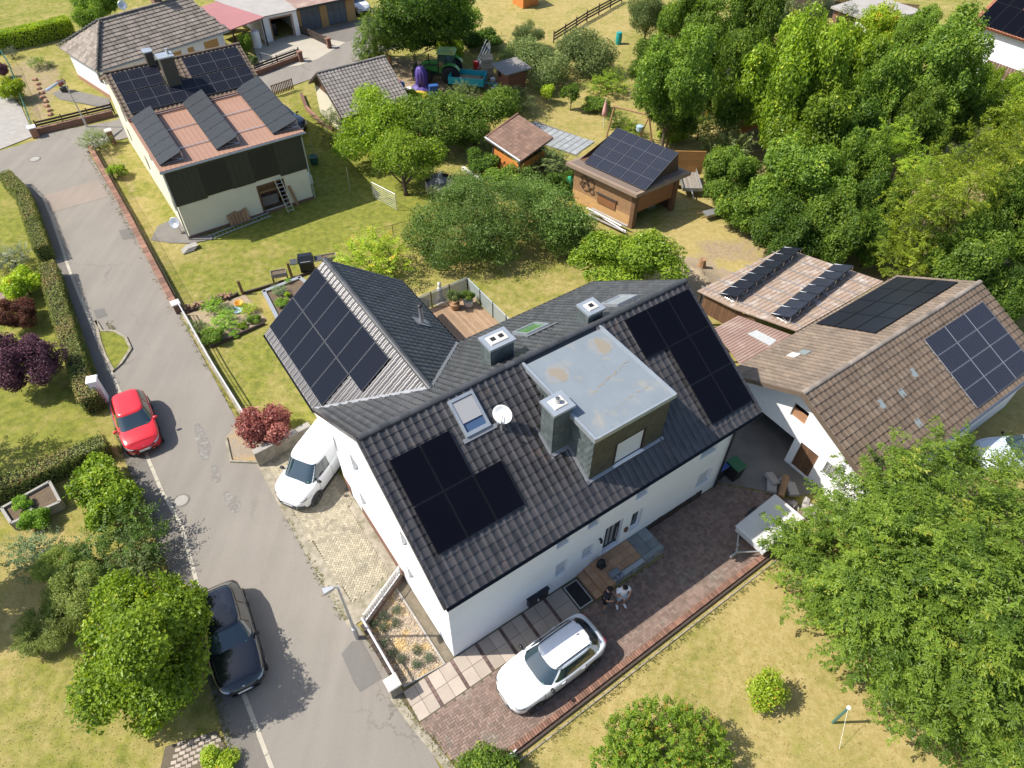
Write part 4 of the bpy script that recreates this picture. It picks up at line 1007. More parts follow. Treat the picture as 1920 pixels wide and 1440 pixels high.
MB().box(3.0,4.03,7.87,8.83,8.05,8.13).build('cap',MATS['zinc'],ch); MB().lathe([(.1,0),(.1,.35)],10,(3.75,8.4,8.12)).build('flue',MATS['galvanised'],ch)
c = MB(); c.box(2.55,3.05,9.75,10.4,6.9,7.95); ch = c.build('chimney',MATS['brown_and_shaded_cladding'],lh,label='small chimney on the ridge behind'); MB().box(2.5,3.1,9.7,10.45,7.95,8.02).build('cap',MATS['zinc'],ch)
MB().box(LW + .005,LW + .32,.35,1.15,.9,1.5).build('air_conditioner',MATS['white_plastic'],lh)
# flush arrays on the tiles (module pitch along the ridge)
su = Vector((0,-3.5,-1.7)).normalized()
def zlt(v): return zt_(v)
array('solar_array','upper block of gridded panels beside the chimney nearer the street junction',(.12,9.85,zlt(9.85)),(1,0,0),su,[(i,0) for i in range(3)],pw=.93,ph=1.6,parent_frame=LM,glass='cells_mono',frame='panel_frame_grey',fw=.011,midline=True)
array('solar_array','upper block of gridded panels on the far side of the brown chimney',(4.72,9.85,zlt(9.85)),(1,0,0),su,[(i,0) for i in range(4)],pw=.93,ph=1.6,parent_frame=LM,glass='cells_mono',frame='panel_frame_grey',fw=.011,midline=True)
array('solar_array','long row of gridded panels just above the copper roof',(.12,8.3,zlt(8.3)),(1,0,0),su,[(i,0) for i in range(9)],pw=.92,ph=1.62,parent_frame=LM,glass='cells_mono',frame='panel_frame_grey',fw=.011,midline=True)
def tilt_row(label,u_lo,u_hi,v0,v1,zlo,zhi,n,frm,zb_,glass='cells_back',frame='panel_frame_black'):
    """row of modules on triangle supports: low edge at u_lo, high edge at u_hi, running v0..v1"""
    w = abs(v1 - v0) / n - .015
    sg = 1 if v1 > v0 else -1; xd = Vector((0,sg,sg * .0652)); zlo += zb_(v0) - 5.0; zhi += zb_(v0) - 5.0; yd = Vector((u_lo - u_hi,0,zlo - zhi))
    off_ = (Vector((0,v1 - v0,0)) * 0)
    t,M = array('tilted_solar_array',label,(u_hi,v0,zhi),xd,yd,[(i,0) for i in range(n)],pw=w,ph=yd.length,gap=.015,glass=glass,frame=frame,fw=.015,lift=0,rails=False,parent_frame=frm)
    Mi = M.inverted() @ frm
    for k in range(n + 1):
        v = v0 + (v1 - v0) * (k * .94 + .06 * n / 2) / n
        s = MB(); dz = zb_(v) - zb_(v0); a = Mi @ Vector((u_lo,v,zlo + dz - .05)); b_ = Mi @ Vector((u_hi,v,zhi + dz - .05)); c_ = Mi @ Vector((u_hi,v,zb_(v) + .05)); d_ = Mi @ Vector((u_lo,v,zb_(v) + .05)); e_ = Mi @ Vector(((u_lo + u_hi) / 2,v,(zlo + zhi) / 2 + dz - .05))
        s.tube([a,b_],.022,5).tube([b_,c_],.022,5).tube([d_,c_],.025,5).tube([e_,c_],.018,5)
        s.build('support_frame',MATS['aluminium'],t)['kind'] = 'stuff'
    return t
for u_lo,u_hi,lab in ((-.08,1.35,'row of tilted dark panels along the street side of the copper roof'),(3.35,4.85,'row of tilted dark panels along the middle of the copper roof'),(7.0,8.75,'row of tilted dark panels along the garden side of the copper roof')):
    tilt_row(lab,u_lo,u_hi,6.9 if u_lo > 0 else 6.4,.15,5.12,5.62,6,LM,zfl)
for v in (1.5,3.9,6.2):
    MB().box(-.1,8.8,v,v + .05,zfl(v) + .04,zfl(v) + .09).build('mounting_rail',MATS['aluminium'],lh)
# ladders, boards and clutter by the wall
def ladder(name,label,a,b_,w,n,side,m):
    a = Vector(a); b_ = Vector(b_); t = thing(name,label,'ladder',a); d = b_ - a; s = Vector(side).normalized() * w / 2
    for sg in (-1,1): MB().tube([s * sg,d + s * sg],.028,5).build('rail',m,t)
    for k in range(n): p = d * ((k + .5) / n); MB().tube([p - s,p + s],.018,5).build('rung',m,t)
    return t
ladder('ladder','aluminium ladder leaning into the open doorway of the cream house',LH(6.65,-.75,0),LH(6.45,-.08,2.35),.42,9,HU,MATS['aluminium'])
ladder('ladder','long grey ladder lying on the grass along the cream house',LH(1.0,-.7,.06),LH(5.3,-.28,.06),.45,16,HV,MATS['galvanised'])
t = thing('wooden_boards','weathered wooden boards leaning on the cream wall below the shutters','boards',LH(3.3,-.18),HYAW)
for k in range(6): MB().hull8([(-.68 + k * .23,-.16,.15),(-.48 + k * .23,-.16,.15),(-.48 + k * .23,-.12,.15),(-.68 + k * .23,-.12,.15)],[(-.68 + k * .23,.1,.82 + .06 * (k % 3)),(-.48 + k * .23,.1,.82 + .06 * (k % 3)),(-.48 + k * .23,.14,.82 + .06 * (k % 3)),(-.68 + k * .23,.14,.82 + .06 * (k % 3))]).build('board',MATS['timber_tan'],t)
t = thing('plank','pale plank leaning on the cream wall beside the doorway','plank',LH(7.25,-.3),HYAW)
MB().hull8([(0,0,0),(.2,0,0),(.2,.04,0),(0,.04,0)],[(-.25,.26,1.5),(-.05,.26,1.5),(-.05,.3,1.5),(-.25,.3,1.5)]).build('board',MATS['timber_tan'],t)
sat2 = thing('satellite_dish','grey satellite dish low at the corner of the cream house','satellite dish',LH(-.3,1.1),HYAW)
dq = MB(); dq.smooth = True; dq.lathe([(0,-.08),(.2,-.05),(.36,.03),(.34,.03),(0,-.06)],20,M=Matrix.Translation((-.15,0,.75)) @ Vector((-.5,-.6,.5)).to_track_quat('Z','Y').to_matrix().to_4x4()); dq.build('dish',MATS['galvanised'],sat2)
MB().tube([(0,0,0),(0,0,.8)],.03,6).build('mast',MATS['galvanised'],sat2)
sheet("paved_corner",[tuple(LH(u,v)[:2]) for u,v in [(-2.2,1.2),(-1.2,.2),(-.1,-.6),(1.2,-.9),(1.4,-.4),(0,.1),(0,3.0),(-1.4,2.6)]],.012,MATS['dark_concrete'])
t = thing('paving_slabs','small heap of pale paving slabs at the corner of the cream house','slabs',LH(-.5,-1.2),HYAW)
for k in range(4): MB().bbox(-.4 + .12 * k,.35 + .1 * k,-.3 + .04 * k,.25 + .02 * k,.02 + .05 * k,.065 + .05 * k,.01).build('slab',MATS['concrete'],t)

# ------------------------------------------------------------------ bungalow with hipped roof
BYAW = HYAW + math.radians(13.2); bo = LH(.35,22.9); bun = thing('bungalow','white bungalow under a weathered hipped tile roof','house',bo,BYAW)
BL,BD,BE,BR,BI = 12.1,7.25,2.7,5.0,2.95
mb = MB(); wall(mb,lambda x,z,d: (x,.45 + d,z),(.45,BL - .45),lambda x: BE - .05,[(1.4,2.6,.9,2.1),(6.3,7.5,.9,2.2),(8.0,8.7,.9,2.2),(9.6,11.1,1.0,2.25)],depth=.15)
wall(mb,lambda x,z,d: (.45 + d,x,z),(.45,BD - .45),lambda x: BE - .05,[(1.0,1.9,1.0,2.2)],depth=.15)
wall(mb,lambda x,z,d: (BL - .45 - d,x,z),(.45,BD - .45),lambda x: BE - .05); wall(mb,lambda x,z,d: (x,BD - .45 - d,z),(.45,BL - .45),lambda x: BE - .05)
mb.build('wall',MATS['white_render'],bun)
for h in [(1.4,2.6,.9,2.1),(6.3,7.5,.9,2.2),(8.0,8.7,.9,2.2),(9.6,11.1,1.0,2.25)]: window(bun,lambda x,z,d: (x,.45 + d,z),h,.1,MATS['white_plastic'],mat('amber_blind',(.5,.28,.1),.6))
window(bun,lambda x,z,d: (.45 + d,x,z),(1.0,1.9,1.0,2.2),.1)
mat('brick_buff',(0.36,0.20,0.13),.9,col2=(.3,.17,.11),vscale=3,bump=.3); MB().box(.40,.446,.45,6.8,0,.38).box(.45,6.5,.40,.446,0,.38).build('plinth',MATS['brick_buff'],bun)
EXT = 3.0; e = [(-0.0,0,BE),(BL,0,BE),(BL,BD,BE),(0,BD,BE)]; r0 = (BI,BD / 2,BR); r1 = (BL - 1.2,BD / 2,BR)
rb = MB(); rb.poly([e[0],e[1],r1,r0]); rb.poly([e[1],e[2],r1]); rb.poly([e[2],e[3],r0,r1]); rb.poly([e[3],e[0],r0]); rb.box(.02,BL - .02,.02,BD - .02,BE - .12,BE - .015)
ro = rb.build('hipped_roof',MATS['grey_brown_tile'],bun)
s_ = (BR - BE) / (BD / 2); sx = (BR - BE) / BI; sl = math.hypot(BD / 2,BR - BE)
kf = lambda p: p.x > BI * (p.y / (BD / 2)) and p.x < BL - 1.2 * (p.y / (BD / 2))
tile_roof(ro,(0,BD / 2,BR),(1,0,0),(0,-BD / 2,BE - BR),BL,sl,.33,.36,MATS['grey_brown_tile'],kf,0,roll=.016,th=.05)
kh = lambda p: p.y > (BD / 2) * (p.x / BI) and p.y < BD - (BD / 2) * (p.x / BI)
tile_roof(ro,(BI,0,BR),(0,1,0),(-BI,0,BE - BR),BD,math.hypot(BI,BR - BE),.33,.36,MATS['grey_brown_tile'],kh,0,roll=.016,th=.05,rest_name='hip_tile_field')
mat('hip_dark',(.05,.048,.045),.8,bump=.2)
ridge_caps((BI,BD / 2,BR + .06),(.0,0,BE + .06),MATS['hip_dark'],ro); ridge_caps((BI,BD / 2,BR + .06),(BL - 1.2,BD / 2,BR + .06),MATS['grey_brown_tile'],ro); ridge_caps((BI,BD / 2,BR + .06),(0,BD,BE + .06),MATS['hip_dark'],ro)
c = MB(); c.box(8.0,8.7,3.9,4.6,4.6,6.3); co = c.build('chimney',MATS['brick_brown'],bun); MB().box(7.93,8.77,3.83,4.67,6.3,6.4).build('cap',MATS['concrete_cap'],co)
dq = MB(); dq.smooth = True; dq.lathe([(0,-.08),(.2,-.05),(.36,.03),(.34,.03),(0,-.06)],18,M=Matrix.Translation((5.3,4.0,5.5)) @ Vector((-.4,-.8,.4)).to_track_quat('Z','Y').to_matrix().to_4x4()); dq.build('dish',MATS['galvanised'],bun)
MB().tube([(5.3,4.0,4.9),(5.3,4.05,5.5)],.03,6).build('dish_mast',MATS['galvanised'],bun)
g = MB(); gutter(g,(0,-.08,BE - .05),(BL,-.08,BE - .05),.07); g.build('gutter',MATS['zinc'],bun)

# ------------------------------------------------------------------ carport, white garage, ochre garages
t = thing('carport','open carport under a flat red sheet roof','carport',LH(12.4,26.0),HYAW)
P4 = [(-1.3,6.5),(1.15,7.5),(3.65,1.35),(0,0)]
MB().slab([(*P4[3],2.62),(*P4[2],2.62),(*P4[1],2.7),(*P4[0],2.7)],.1,(0,0,1)).build('roof_sheet',MATS['red_sheet'],t)
for p in ((.15,.2),(3.4,1.5),(-1.1,6.2)): MB().box(p[0] - .06,p[0] + .06,p[1] - .06,p[1] + .06,0,2.52).build('post',MATS['timber_dark'],t)
MB().box(-.8,2.2,7.3,7.5,0,2.5).build('back_wall',MATS['timber_dark'],t)
t = thing('white_garage','white garage with an open doorway and grey fibre cement roof','garage',LH(15.9,28.3),HYAW)
mb = MB(); wall(mb,lambda x,z,d: (x,d,z),(0,3.6),lambda x: 2.35,[(.9,3.0,0,1.95)],depth=.25); wall(mb,lambda x,z,d: (d,x,z),(0,6.5),lambda x: 2.35); wall(mb,lambda x,z,d: (3.6 - d,x,z),(0,6.5),lambda x: 2.35); wall(mb,lambda x,z,d: (x,6.5 - d,z),(0,3.6),lambda x: 2.35); mb.build('wall',MATS['white_render'],t)
MB().slab([(-.35,-.25,2.42),(3.62,-.25,2.42),(3.62,9,2.6),(-2.2,9,2.6),(-2.2,6,2.55)],.1,(0,0,1)).build('roof',MATS['fibre_cement'],t)
MB().box(.78,.9,-.03,.1,0,2.07).box(3.0,3.12,-.03,.1,0,2.07).box(.9,3.0,-.03,.1,1.95,2.07).build('door_frame',MATS['brick_buff'],t)
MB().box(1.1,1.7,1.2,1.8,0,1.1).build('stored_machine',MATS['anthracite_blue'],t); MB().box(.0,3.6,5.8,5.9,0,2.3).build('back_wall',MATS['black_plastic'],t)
t = thing('water_tank','white cylindrical tank standing under the carport edge','tank',LH(14.9,27.7),HYAW); MB().lathe([(.38,0),(.4,.05),(.4,1.35),(.34,1.5),(.12,1.58),(0,1.58)],20).build('body',MATS['white_plastic'],t)
t = thing('double_garage','ochre double garage with two dark steel gates and a red roof','garage',LH(19.55,28.9),HYAW)
mat('ochre',(.42,.26,.11),.85,col2=(.36,.22,.09),vscale=1.5)
mb = MB(); wall(mb,lambda x,z,d: (x,d,z),(0,6.3),lambda x: 2.3,[(.5,2.55,0,2.05),(3.3,5.35,0,2.05)],depth=.12); wall(mb,lambda x,z,d: (d,x,z),(0,6.5),lambda x: 2.3); wall(mb,lambda x,z,d: (6.3 - d,x,z),(0,6.5),lambda x: 2.3); mb.build('wall',MATS['ochre'],t)
mat('steel_blue_grey',(.11,.13,.15),.55,col2=(.08,.1,.115),vscale=3); mat('zinc_grey',(.13,.14,.15),.6)
for a in (.5,3.3):
    gd = MB().box(a,a + 2.05,.08,.1,0,2.05).build('garage_gate',MATS['brick_brown'],t)
    for k in range(3):
        MB().box(a + .04 + k * .67,a + .65 + k * .67,.05,.08,.05,1.45).build('gate_panel',MATS['steel_blue_grey'],gd); MB().box(a + .04 + k * .67,a + .65 + k * .67,.05,.08,1.5,2.0).build('gate_panel',MATS['steel_blue_grey'],gd)
MB().slab([(-.05,-.5,2.36),(6.5,-.5,2.36),(6.5,7,2.75),(-.05,7,2.75)],.1,(0,0,1)).build('roof',MATS['dusty_red_sheet'],t)
MB().box(-.06,6.52,-.56,-.5,2.2,2.40).build('fascia',MATS['hip_dark'],t)
sheet("forecourt",[tuple(LH(u,v)[:2]) for u,v in [(13.2,22.2),(14.6,28.4),(19.4,28.8),(22.4,24.2),(18.6,22.0),(16.6,21.6)]],.014,mat('forecourt_concrete',(.40,.36,.29),.9,col2=(.34,.31,.25),vscale=.8,bump=.2))
sheet("garage_apron",[tuple(LH(u,v)[:2]) for u,v in [(19.45,28.85),(26.5,28.85),(27.5,25.2),(22.45,24.25)]],.011,MATS['asphalt_side'])
# ------------------------------------------------------------------ small garage with pantile roof
t = thing('small_garage','small garage with brown gable boards and grey pantile roof by the lane','garage',LH(14.3,9.8),HYAW)
z2 = lambda v: 4.0 - (abs(v) * .545 if v < 0 else v * .68)
mb = MB(); wall(mb,lambda x,z,d: (d,x,z),(-3.3,0,2.0),lambda v: z2(v) - .12); wall(mb,lambda x,z,d: (5.1 - d,x,z),(-3.3,0,2.0),lambda v: z2(v) - .12); wall(mb,lambda x,z,d: (x,-3.3 + d,z),(0,5.1),lambda x: z2(-3.3) - .12); wall(mb,lambda x,z,d: (x,2.0 - d,z),(0,5.1),lambda x: z2(2) - .12); mb.build('wall',MATS['cream_render'],t)
for k in range(14):
    v = -2.55 + k * .32
    if z2(v + .16) - .15 > 2.45: MB().box(-.03,-.005,v,v + .31,2.45,min(z2(v),z2(v + .31)) - .13).build('gable_board',MATS['timber_brown'],t)
rr = MB(); rr.slab([(-.35,-3.8,z2(-3.8)),(5.5,-3.8,z2(-3.8)),(5.5,0,4),(-.35,0,4)],.1); rr.slab([(5.5,2.2,z2(2.2)),(-.35,2.2,z2(2.2)),(-.35,0,4),(5.5,0,4)],.1); ro = rr.build('roof',MATS['grey_brown_tile'],t)
tile_roof(ro,(-.35,0,4.03),(1,0,0),(0,-3.8,z2(-3.8) - 4),5.85,math.hypot(3.8,4 - z2(-3.8)),.29,.33,MATS['grey_tile2'] if 'grey_tile2' in MATS else mat('grey_tile2',(.225,.20,.18),.75,col2=(.17,.152,.138),vscale=1.5,island=.2,bump=.2),None,0,roll=.04)
ridge_caps((-.35,0,4.06),(5.5,0,4.06),MATS['grey_tile2'],ro)
for s in ((-3.8,0),(2.2,0)): MB().hull8([(-.42,s[0],z2(s[0]) - .14),(-.34,s[0],z2(s[0]) - .14),(-.34,0,3.86),(-.42,0,3.86)],[(-.42,s[0],z2(s[0]) + .05),(-.34,s[0],z2(s[0]) + .05),(-.34,0,4.05),(-.42,0,4.05)]).build('barge_board',MATS['timber_dark'],t)

# ------------------------------------------------------------------ workshop with tilted array (slightly skewed plan)
wo = Vector((24.45,17.65)); we = (Vector((1,.018)).normalized(),Vector((-.215,.977)).normalized())
def WS(x,y,z=0):  # plan in metres from the near corner -> coordinates local to the workshop Empty
    p = we[0] * x + we[1] * y; return Vector((p.x,p.y,z))
ws = thing('workshop','timber workshop with flat brown roof and half-open roller door','workshop',H(wo.x,wo.y),HYAW)
def wbox(x0,x1,y0,y1,z0,z1): return MB().hull8([WS(x0,y0,z0),WS(x1,y0,z0),WS(x1,y1,z0),WS(x0,y1,z0)],[WS(x0,y0,z1),WS(x1,y0,z1),WS(x1,y1,z1),WS(x0,y1,z1)])
WZ_ = 2.62
for k in range(9):
    z0 = .0 + k * .285
    wbox(.30,.36,.35,5.4,z0 + .004,z0 + .281).build('wall_board',MATS['timber_tan'] if k > 2 else MATS['ochre2'] if 'ochre2' in MATS else mat('ochre2',(.55,.33,.14),.75,col2=(.45,.27,.12),vscale=3,bump=.2),ws)
wbox(.36,4.3,5.3,5.4,0,WZ_).build('back_wall',MATS['timber_brown'],ws); wbox(4.2,4.3,.4,5.3,0,WZ_).build('side_wall',MATS['timber_brown'],ws)
for x in (.28,3.9): wbox(x,x + .32,.22,.5,0,WZ_).build('post',MATS['timber_brown'],ws)
s = MB()
dq = wbox(.62,3.88,.34,.4,1.05,2.3); dq.build('roller_door',mat('roller_brown',(.25,.115,.05),.6,col2=(.21,.095,.04),vscale=2),ws)
wbox(.6,3.9,.2,.4,2.32,2.55).build('door_box',MATS['timber_dark'],ws)
wbox(.24,.298,1.7,3.2,.75,1.4).build('shutter',MATS['roller_brown'],ws); wbox(.18,.3,1.62,3.28,1.4,1.5).build('shutter_box',MATS['timber_dark'],ws)
fr = wbox(-.15,4.75,-.12,5.75,WZ_,WZ_ + .24); fo = fr.build('roof',mat('fascia_brown',(.27,.195,.14),.7,col2=(.22,.16,.115),vscale=2),ws)
wbox(.1,4.5,.15,5.5,WZ_ + .24,WZ_ + .262).build('roof_membrane',mat('brown_membrane',(.16,.12,.095),.8),fo)
wheel_t = MB()
for i,(y,z,r) in enumerate(((3.9,1.85,.3),(4.3,1.5,.3),(4.45,2.0,.22),(3.75,1.35,.2),(4.15,1.75,.1),(4.6,1.6,.18))):
    c_ = WS(.24,y,z); q = []
    for k in range(15): a = 2 * PI * k / 14; q.append(c_ + Vector((we[1].x * r * math.cos(a),we[1].y * r * math.cos(a),r * math.sin(a))))
    wheel_t.tube(q,.025,5,False)
wheel_t.build('wall_ornament',MATS['rust'] if 'rust' in MATS else mat('rust',(.07,.04,.028),.8),ws,'stuff')
# clutter inside
for x,y,z,m in ((1.2,1.4,.7,'black_metal'),(2.2,1.8,.9,'anthracite_blue'),(3.0,1.3,.5,'galvanised')): wbox(x,x + .7,y,y + .6,0,z).build('stored_machine',MATS[m],ws)
sb = MB(); a0,a1,b0,b1 = .95,4.35,.5,5.45
sb.add([WS(1.05,b0,WZ_ + .27),WS(4.2,b0,WZ_ + .27),WS(3.55,b0,4.0),WS(1.05,b0,WZ_ + .3)],[(0,1,2,3)])
tri = MB(); tri.add([WS(.75,b0 + .05,WZ_ + .27),WS(4.3,b0 + .05,WZ_ + .27),WS(4.0,b0 + .05,4.15),WS(.75,b1,WZ_ + .27),WS(4.3,b1,WZ_ + .27),WS(4.0,b1,4.15)],[(0,1,2),(3,5,4),(1,4,5,2),(0,3,4,1)])
tri.build('array_stand',MATS['timber_brown'],ws)
WMM = Matrix.Translation(H(wo.x,wo.y)) @ Matrix.Rotation(HYAW,4,'Z')
hi = WS(3.98,5.5,4.2); lo = WS(.55,5.5,2.98); dd = lo - hi
array('solar_array','tilted block of blue gridded panels on the flat workshop roof',hi,-we[1].to_3d(),dd,[(i,j) for i in range(5) for j in range(2)],pw=.98,ph=dd.length / 2 - .02,parent_frame=WMM,glass='cells_blue',frame='panel_frame_grey',fw=.011,midline=True,lift=.03,rails=False)
# ------------------------------------------------------------------ orange hut with tiled pent roof
ho = Vector((21.0,26.0)); hut = thing('garden_hut','orange timber garden hut with a brown tiled roof','hut',H(*ho),HYAW)
hc = [(21.3,26.1,2.1),(24.85,27.0,2.5),(24.65,31.2,2.6),(20.9,29.95,2.3)]
hl = [Vector((a - ho.x,b_ - ho.y,c_)) for a,b_,c_ in hc]
MB().slab(hl,.1,(0,0,1)).build('roof',MATS['hut_tile'],hut)
hu_ = (hl[1] - hl[0]); hv_ = (hl[3] - hl[0])
for i in range(11):
    for j in range(13):
        p = hl[0] + hu_ * (i / 11) + hv_ * (j / 13); q = hu_ / 11; w = hv_ / 13; up = Vector((0,0,.012)); hi_ = Vector((0,0,.055))
        MB().hull8([p + up,p + q + up,p + q + w * .97 + up,p + w * .97 + up],[p + hi_,p + q * 1.02 + up * 2,p + q * 1.02 + w * .97 + up * 2,p + w * .97 + hi_]).build('roof_tile',MATS['hut_tile'],hut)
for a,b_ in ((hl[3],hl[2]),(hl[0],hl[3])): MB().tube([a + Vector((0,0,.06)),b_ + Vector((0,0,.06))],.07,6).build('verge_trim',MATS['brick_red'] if a is hl[3] else MATS['zinc'],hut)
for k in range(6):
    z = .08 + k * .27
    MB().hull8([(.35,3.55,z),(.35,.3,z),(.42,.3,z),(.42,3.6,z)],[(.35,3.55,z + .26),(.35,.3,z + .26),(.42,.3,z + .26),(.42,3.6,z + .26)]).build('wall_board',MATS['timber_orange'],hut)
    MB().hull8([(.35,.3,z),(3.2,1.1,z),(3.2,1.18,z),(.35,.38,z)],[(.35,.3,z + .26),(3.2,1.1,z + .26),(3.2,1.18,z + .26),(.35,.38,z + .26)]).build('wall_board',MATS['timber_orange'] if k > 3 else MATS['timber_brown'],hut)
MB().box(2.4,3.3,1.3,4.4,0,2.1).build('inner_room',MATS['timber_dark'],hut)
MB().box(.3,.4,3.5,3.62,0,2.1).box(.3,.4,.2,.34,0,2.0).build('post',MATS['timber_dark'],hut)
wtr = MB(); [wtr.tube([(.3,2.9 - k * .3,.9),(.3,2.6 - k * .3,1.25 - .5 * (k % 2))],.03,5) for k in range(8)]; wtr.build('trellis',MATS['timber_dark'],hut,'stuff')
# grey slab terrace behind the hut
tp = sheet("slab_terrace",[tuple(H(u,v)[:2]) for u,v in [(25.5,33.0),(28.3,33.9),(30.0,28.7),(27.6,27.5)]],.012,MATS['dark_concrete'])
for i in range(5):
    for j in range(11):
        u = 25.7 + .02 + i * .5 + j * .21; v = 33.0 - j * .5 + i * .15
        o = MB().bbox(-.24,.24,-.24,.24,0,.035,.008).build('slab',mat('slab_blue',(.30,.32,.33),.8,col2=(.25,.27,.285),vscale=2,island=.12),tp); o.matrix_local = Matrix.Translation(H(u,v)) @ Matrix.Rotation(HYAW + .29,4,'Z')

# ------------------------------------------------------------------ barn
bb = Vector((18.0,-3.0)); barn = thing('barn','white barn with brown pantile roof carrying two blocks of panels','barn',H(*bb),HYAW)
zbf = lambda v: 5.0 - abs(v - 2.4) * (.449 if v < 2.4 else .54)   # local v = v + 3
mb = MB()
BHO = [(2.15,5.3,0,1.69),(.82,1.8,.1,1.78),(-.2,.4,1.08,1.88),(2.05,2.85,2.7,3.55)]
wall(mb,lambda x,z,d: (d,x,z),(-1.95,2.4,5.9),lambda v: zbf(v) - .12,BHO,depth=.18)
wall(mb,lambda x,z,d: (12.2 - d,x,z),(-1.95,2.4,5.9),lambda v: zbf(v) - .12); wall(mb,lambda x,z,d: (x,-1.95 + d,z),(0,12.2),lambda x: zbf(-1.95) - .12); wall(mb,lambda x,z,d: (x,5.9 - d,z),(0,12.2),lambda x: zbf(5.9) - .12)
mb.build('wall',MATS['white_render'],barn)
for k in range(6): MB().box(.08,.12,.83 + k * .162,.987 + k * .162,.1,1.77).build('door_plank',MATS['brick_brown'] if False else MATS['timber_brown'],barn)
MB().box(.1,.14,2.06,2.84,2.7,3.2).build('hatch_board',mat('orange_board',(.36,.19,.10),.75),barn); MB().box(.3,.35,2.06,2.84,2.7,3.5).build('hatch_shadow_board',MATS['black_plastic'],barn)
window(barn,lambda x,z,d: (d,x,z),(-.2,.4,1.08,1.88),.1,MATS['galvanised'],mat('dusty_glass',(.25,.25,.2),.3),bars=3)
bars = MB(); [bars.box(.045,.06,-.2,.4,1.2 + k * .17,1.225 + k * .17) for k in range(4)]; bars.build('window_bar',MATS['galvanised'],barn)['kind'] = 'stuff'
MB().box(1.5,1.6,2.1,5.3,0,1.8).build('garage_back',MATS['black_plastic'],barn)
rr = MB(); U0,U1,VF_,VB_ = -.75,12.75,-2.1,6.15
rr.slab([(U0,VF_,zbf(VF_)),(U1,VF_,zbf(VF_)),(U1,2.4,5),(U0,2.4,5)],.12); rr.slab([(U1,VB_,zbf(VB_)),(U0,VB_,zbf(VB_)),(U0,2.4,5),(U1,2.4,5)],.12)
br = rr.build('roof',MATS['brown_tile'],barn); nearb = Vector((-1,-1,3))
tile_roof(br,(U0,2.4,5.03),(1,0,0),(0,VF_ - 2.4,zbf(VF_) - 5),U1 - U0,math.hypot(2.4 - VF_,5 - zbf(VF_)),.30,.35,MATS['brown_tile'],None,300,near=nearb,roll=.03,th=.055)
tile_roof(br,(U1,2.4,5.03),(-1,0,0),(0,VB_ - 2.4,zbf(VB_) - 5),U1 - U0,math.hypot(2.4 - VB_,5 - zbf(VB_)),.30,.35,MATS['tan_tile'],None,0,roll=.022,th=.032,rest_name='back_tile_field')
ridge_caps((U0,2.4,5.06),(U1,2.4,5.06),MATS['grey_brown_tile'],br)
for sgn,vv_ in ((-1,VF_),(1,VB_)):
    MB().hull8([(U0 - .04,vv_,zbf(vv_) - .16),(U0 + .03,vv_,zbf(vv_) - .16),(U0 + .03,2.4,4.84),(U0 - .04,2.4,4.84)],[(U0 - .04,vv_,zbf(vv_) + .08),(U0 + .03,vv_,zbf(vv_) + .08),(U0 + .03,2.4,5.08),(U0 - .04,2.4,5.08)]).build('verge_board',MATS['brown_tile'],br)
g = MB(); gutter(g,(U0,VF_ - .08,zbf(VF_) - .05),(U1,VF_ - .08,zbf(VF_) - .05),.085); g.build('gutter',MATS['galvanised'],barn)
for i,(u,v) in enumerate(((2.3,.2),(3.7,.1),(5.0,.5),(3.4,-1.2))):
    MB().hull8([(u,v,zbf(v) + .06),(u + .27,v,zbf(v) + .06),(u + .27,v + .4,zbf(v + .4) + .06),(u,v + .4,zbf(v + .4) + .06)],[(u,v,zbf(v) + .1),(u + .27,v,zbf(v) + .1),(u + .27,v + .4,zbf(v + .4) + .1),(u,v + .4,zbf(v + .4) + .1)]).build('glass_tile',MATS['frosted_glass'],br)
for du in (0,.45):
    u,v = 1.9 + du,4.6 - du * .5; MB().hull8([(u,v,zbf(v) + .05),(u + .42,v,zbf(v) + .05),(u + .42,v + .42,zbf(v + .42) + .05),(u,v + .42,zbf(v + .42) + .05)],[(u,v,zbf(v) + .1),(u + .42,v,zbf(v) + .1),(u + .42,v + .42,zbf(v + .42) + .1),(u,v + .42,zbf(v + .42) + .1)]).build('skylight_tile',MATS['frosted_glass'] if du else MATS['concrete_cap'],br)
BM = Matrix.Translation(H(*bb)) @ Matrix.Rotation(HYAW,4,'Z')
dF = Vector((0,-1,-.449)); dB = Vector((0,1,-.54))
array('solar_array','block of gridded blue panels on the barn slope facing the cherry tree',(6.95,1.62,zbf(1.62)),(1,0,0),dF,[(i,j) for i in range(3) for j in range(4)],pw=1.61,ph=.93,gap=.025,parent_frame=BM,glass='cells_blue',frame='galvanised',fw=.011)
array('solar_array','wide dark block of panels on the barn slope facing the trees',(5.5,3.1,zbf(3.1)),(1,0,0),dB,[(i,j) for i in range(4) for j in range(3)],pw=1.68,ph=1.05,gap=.025,parent_frame=BM,glass='cells_mono',frame='panel_frame_black',fw=.02)
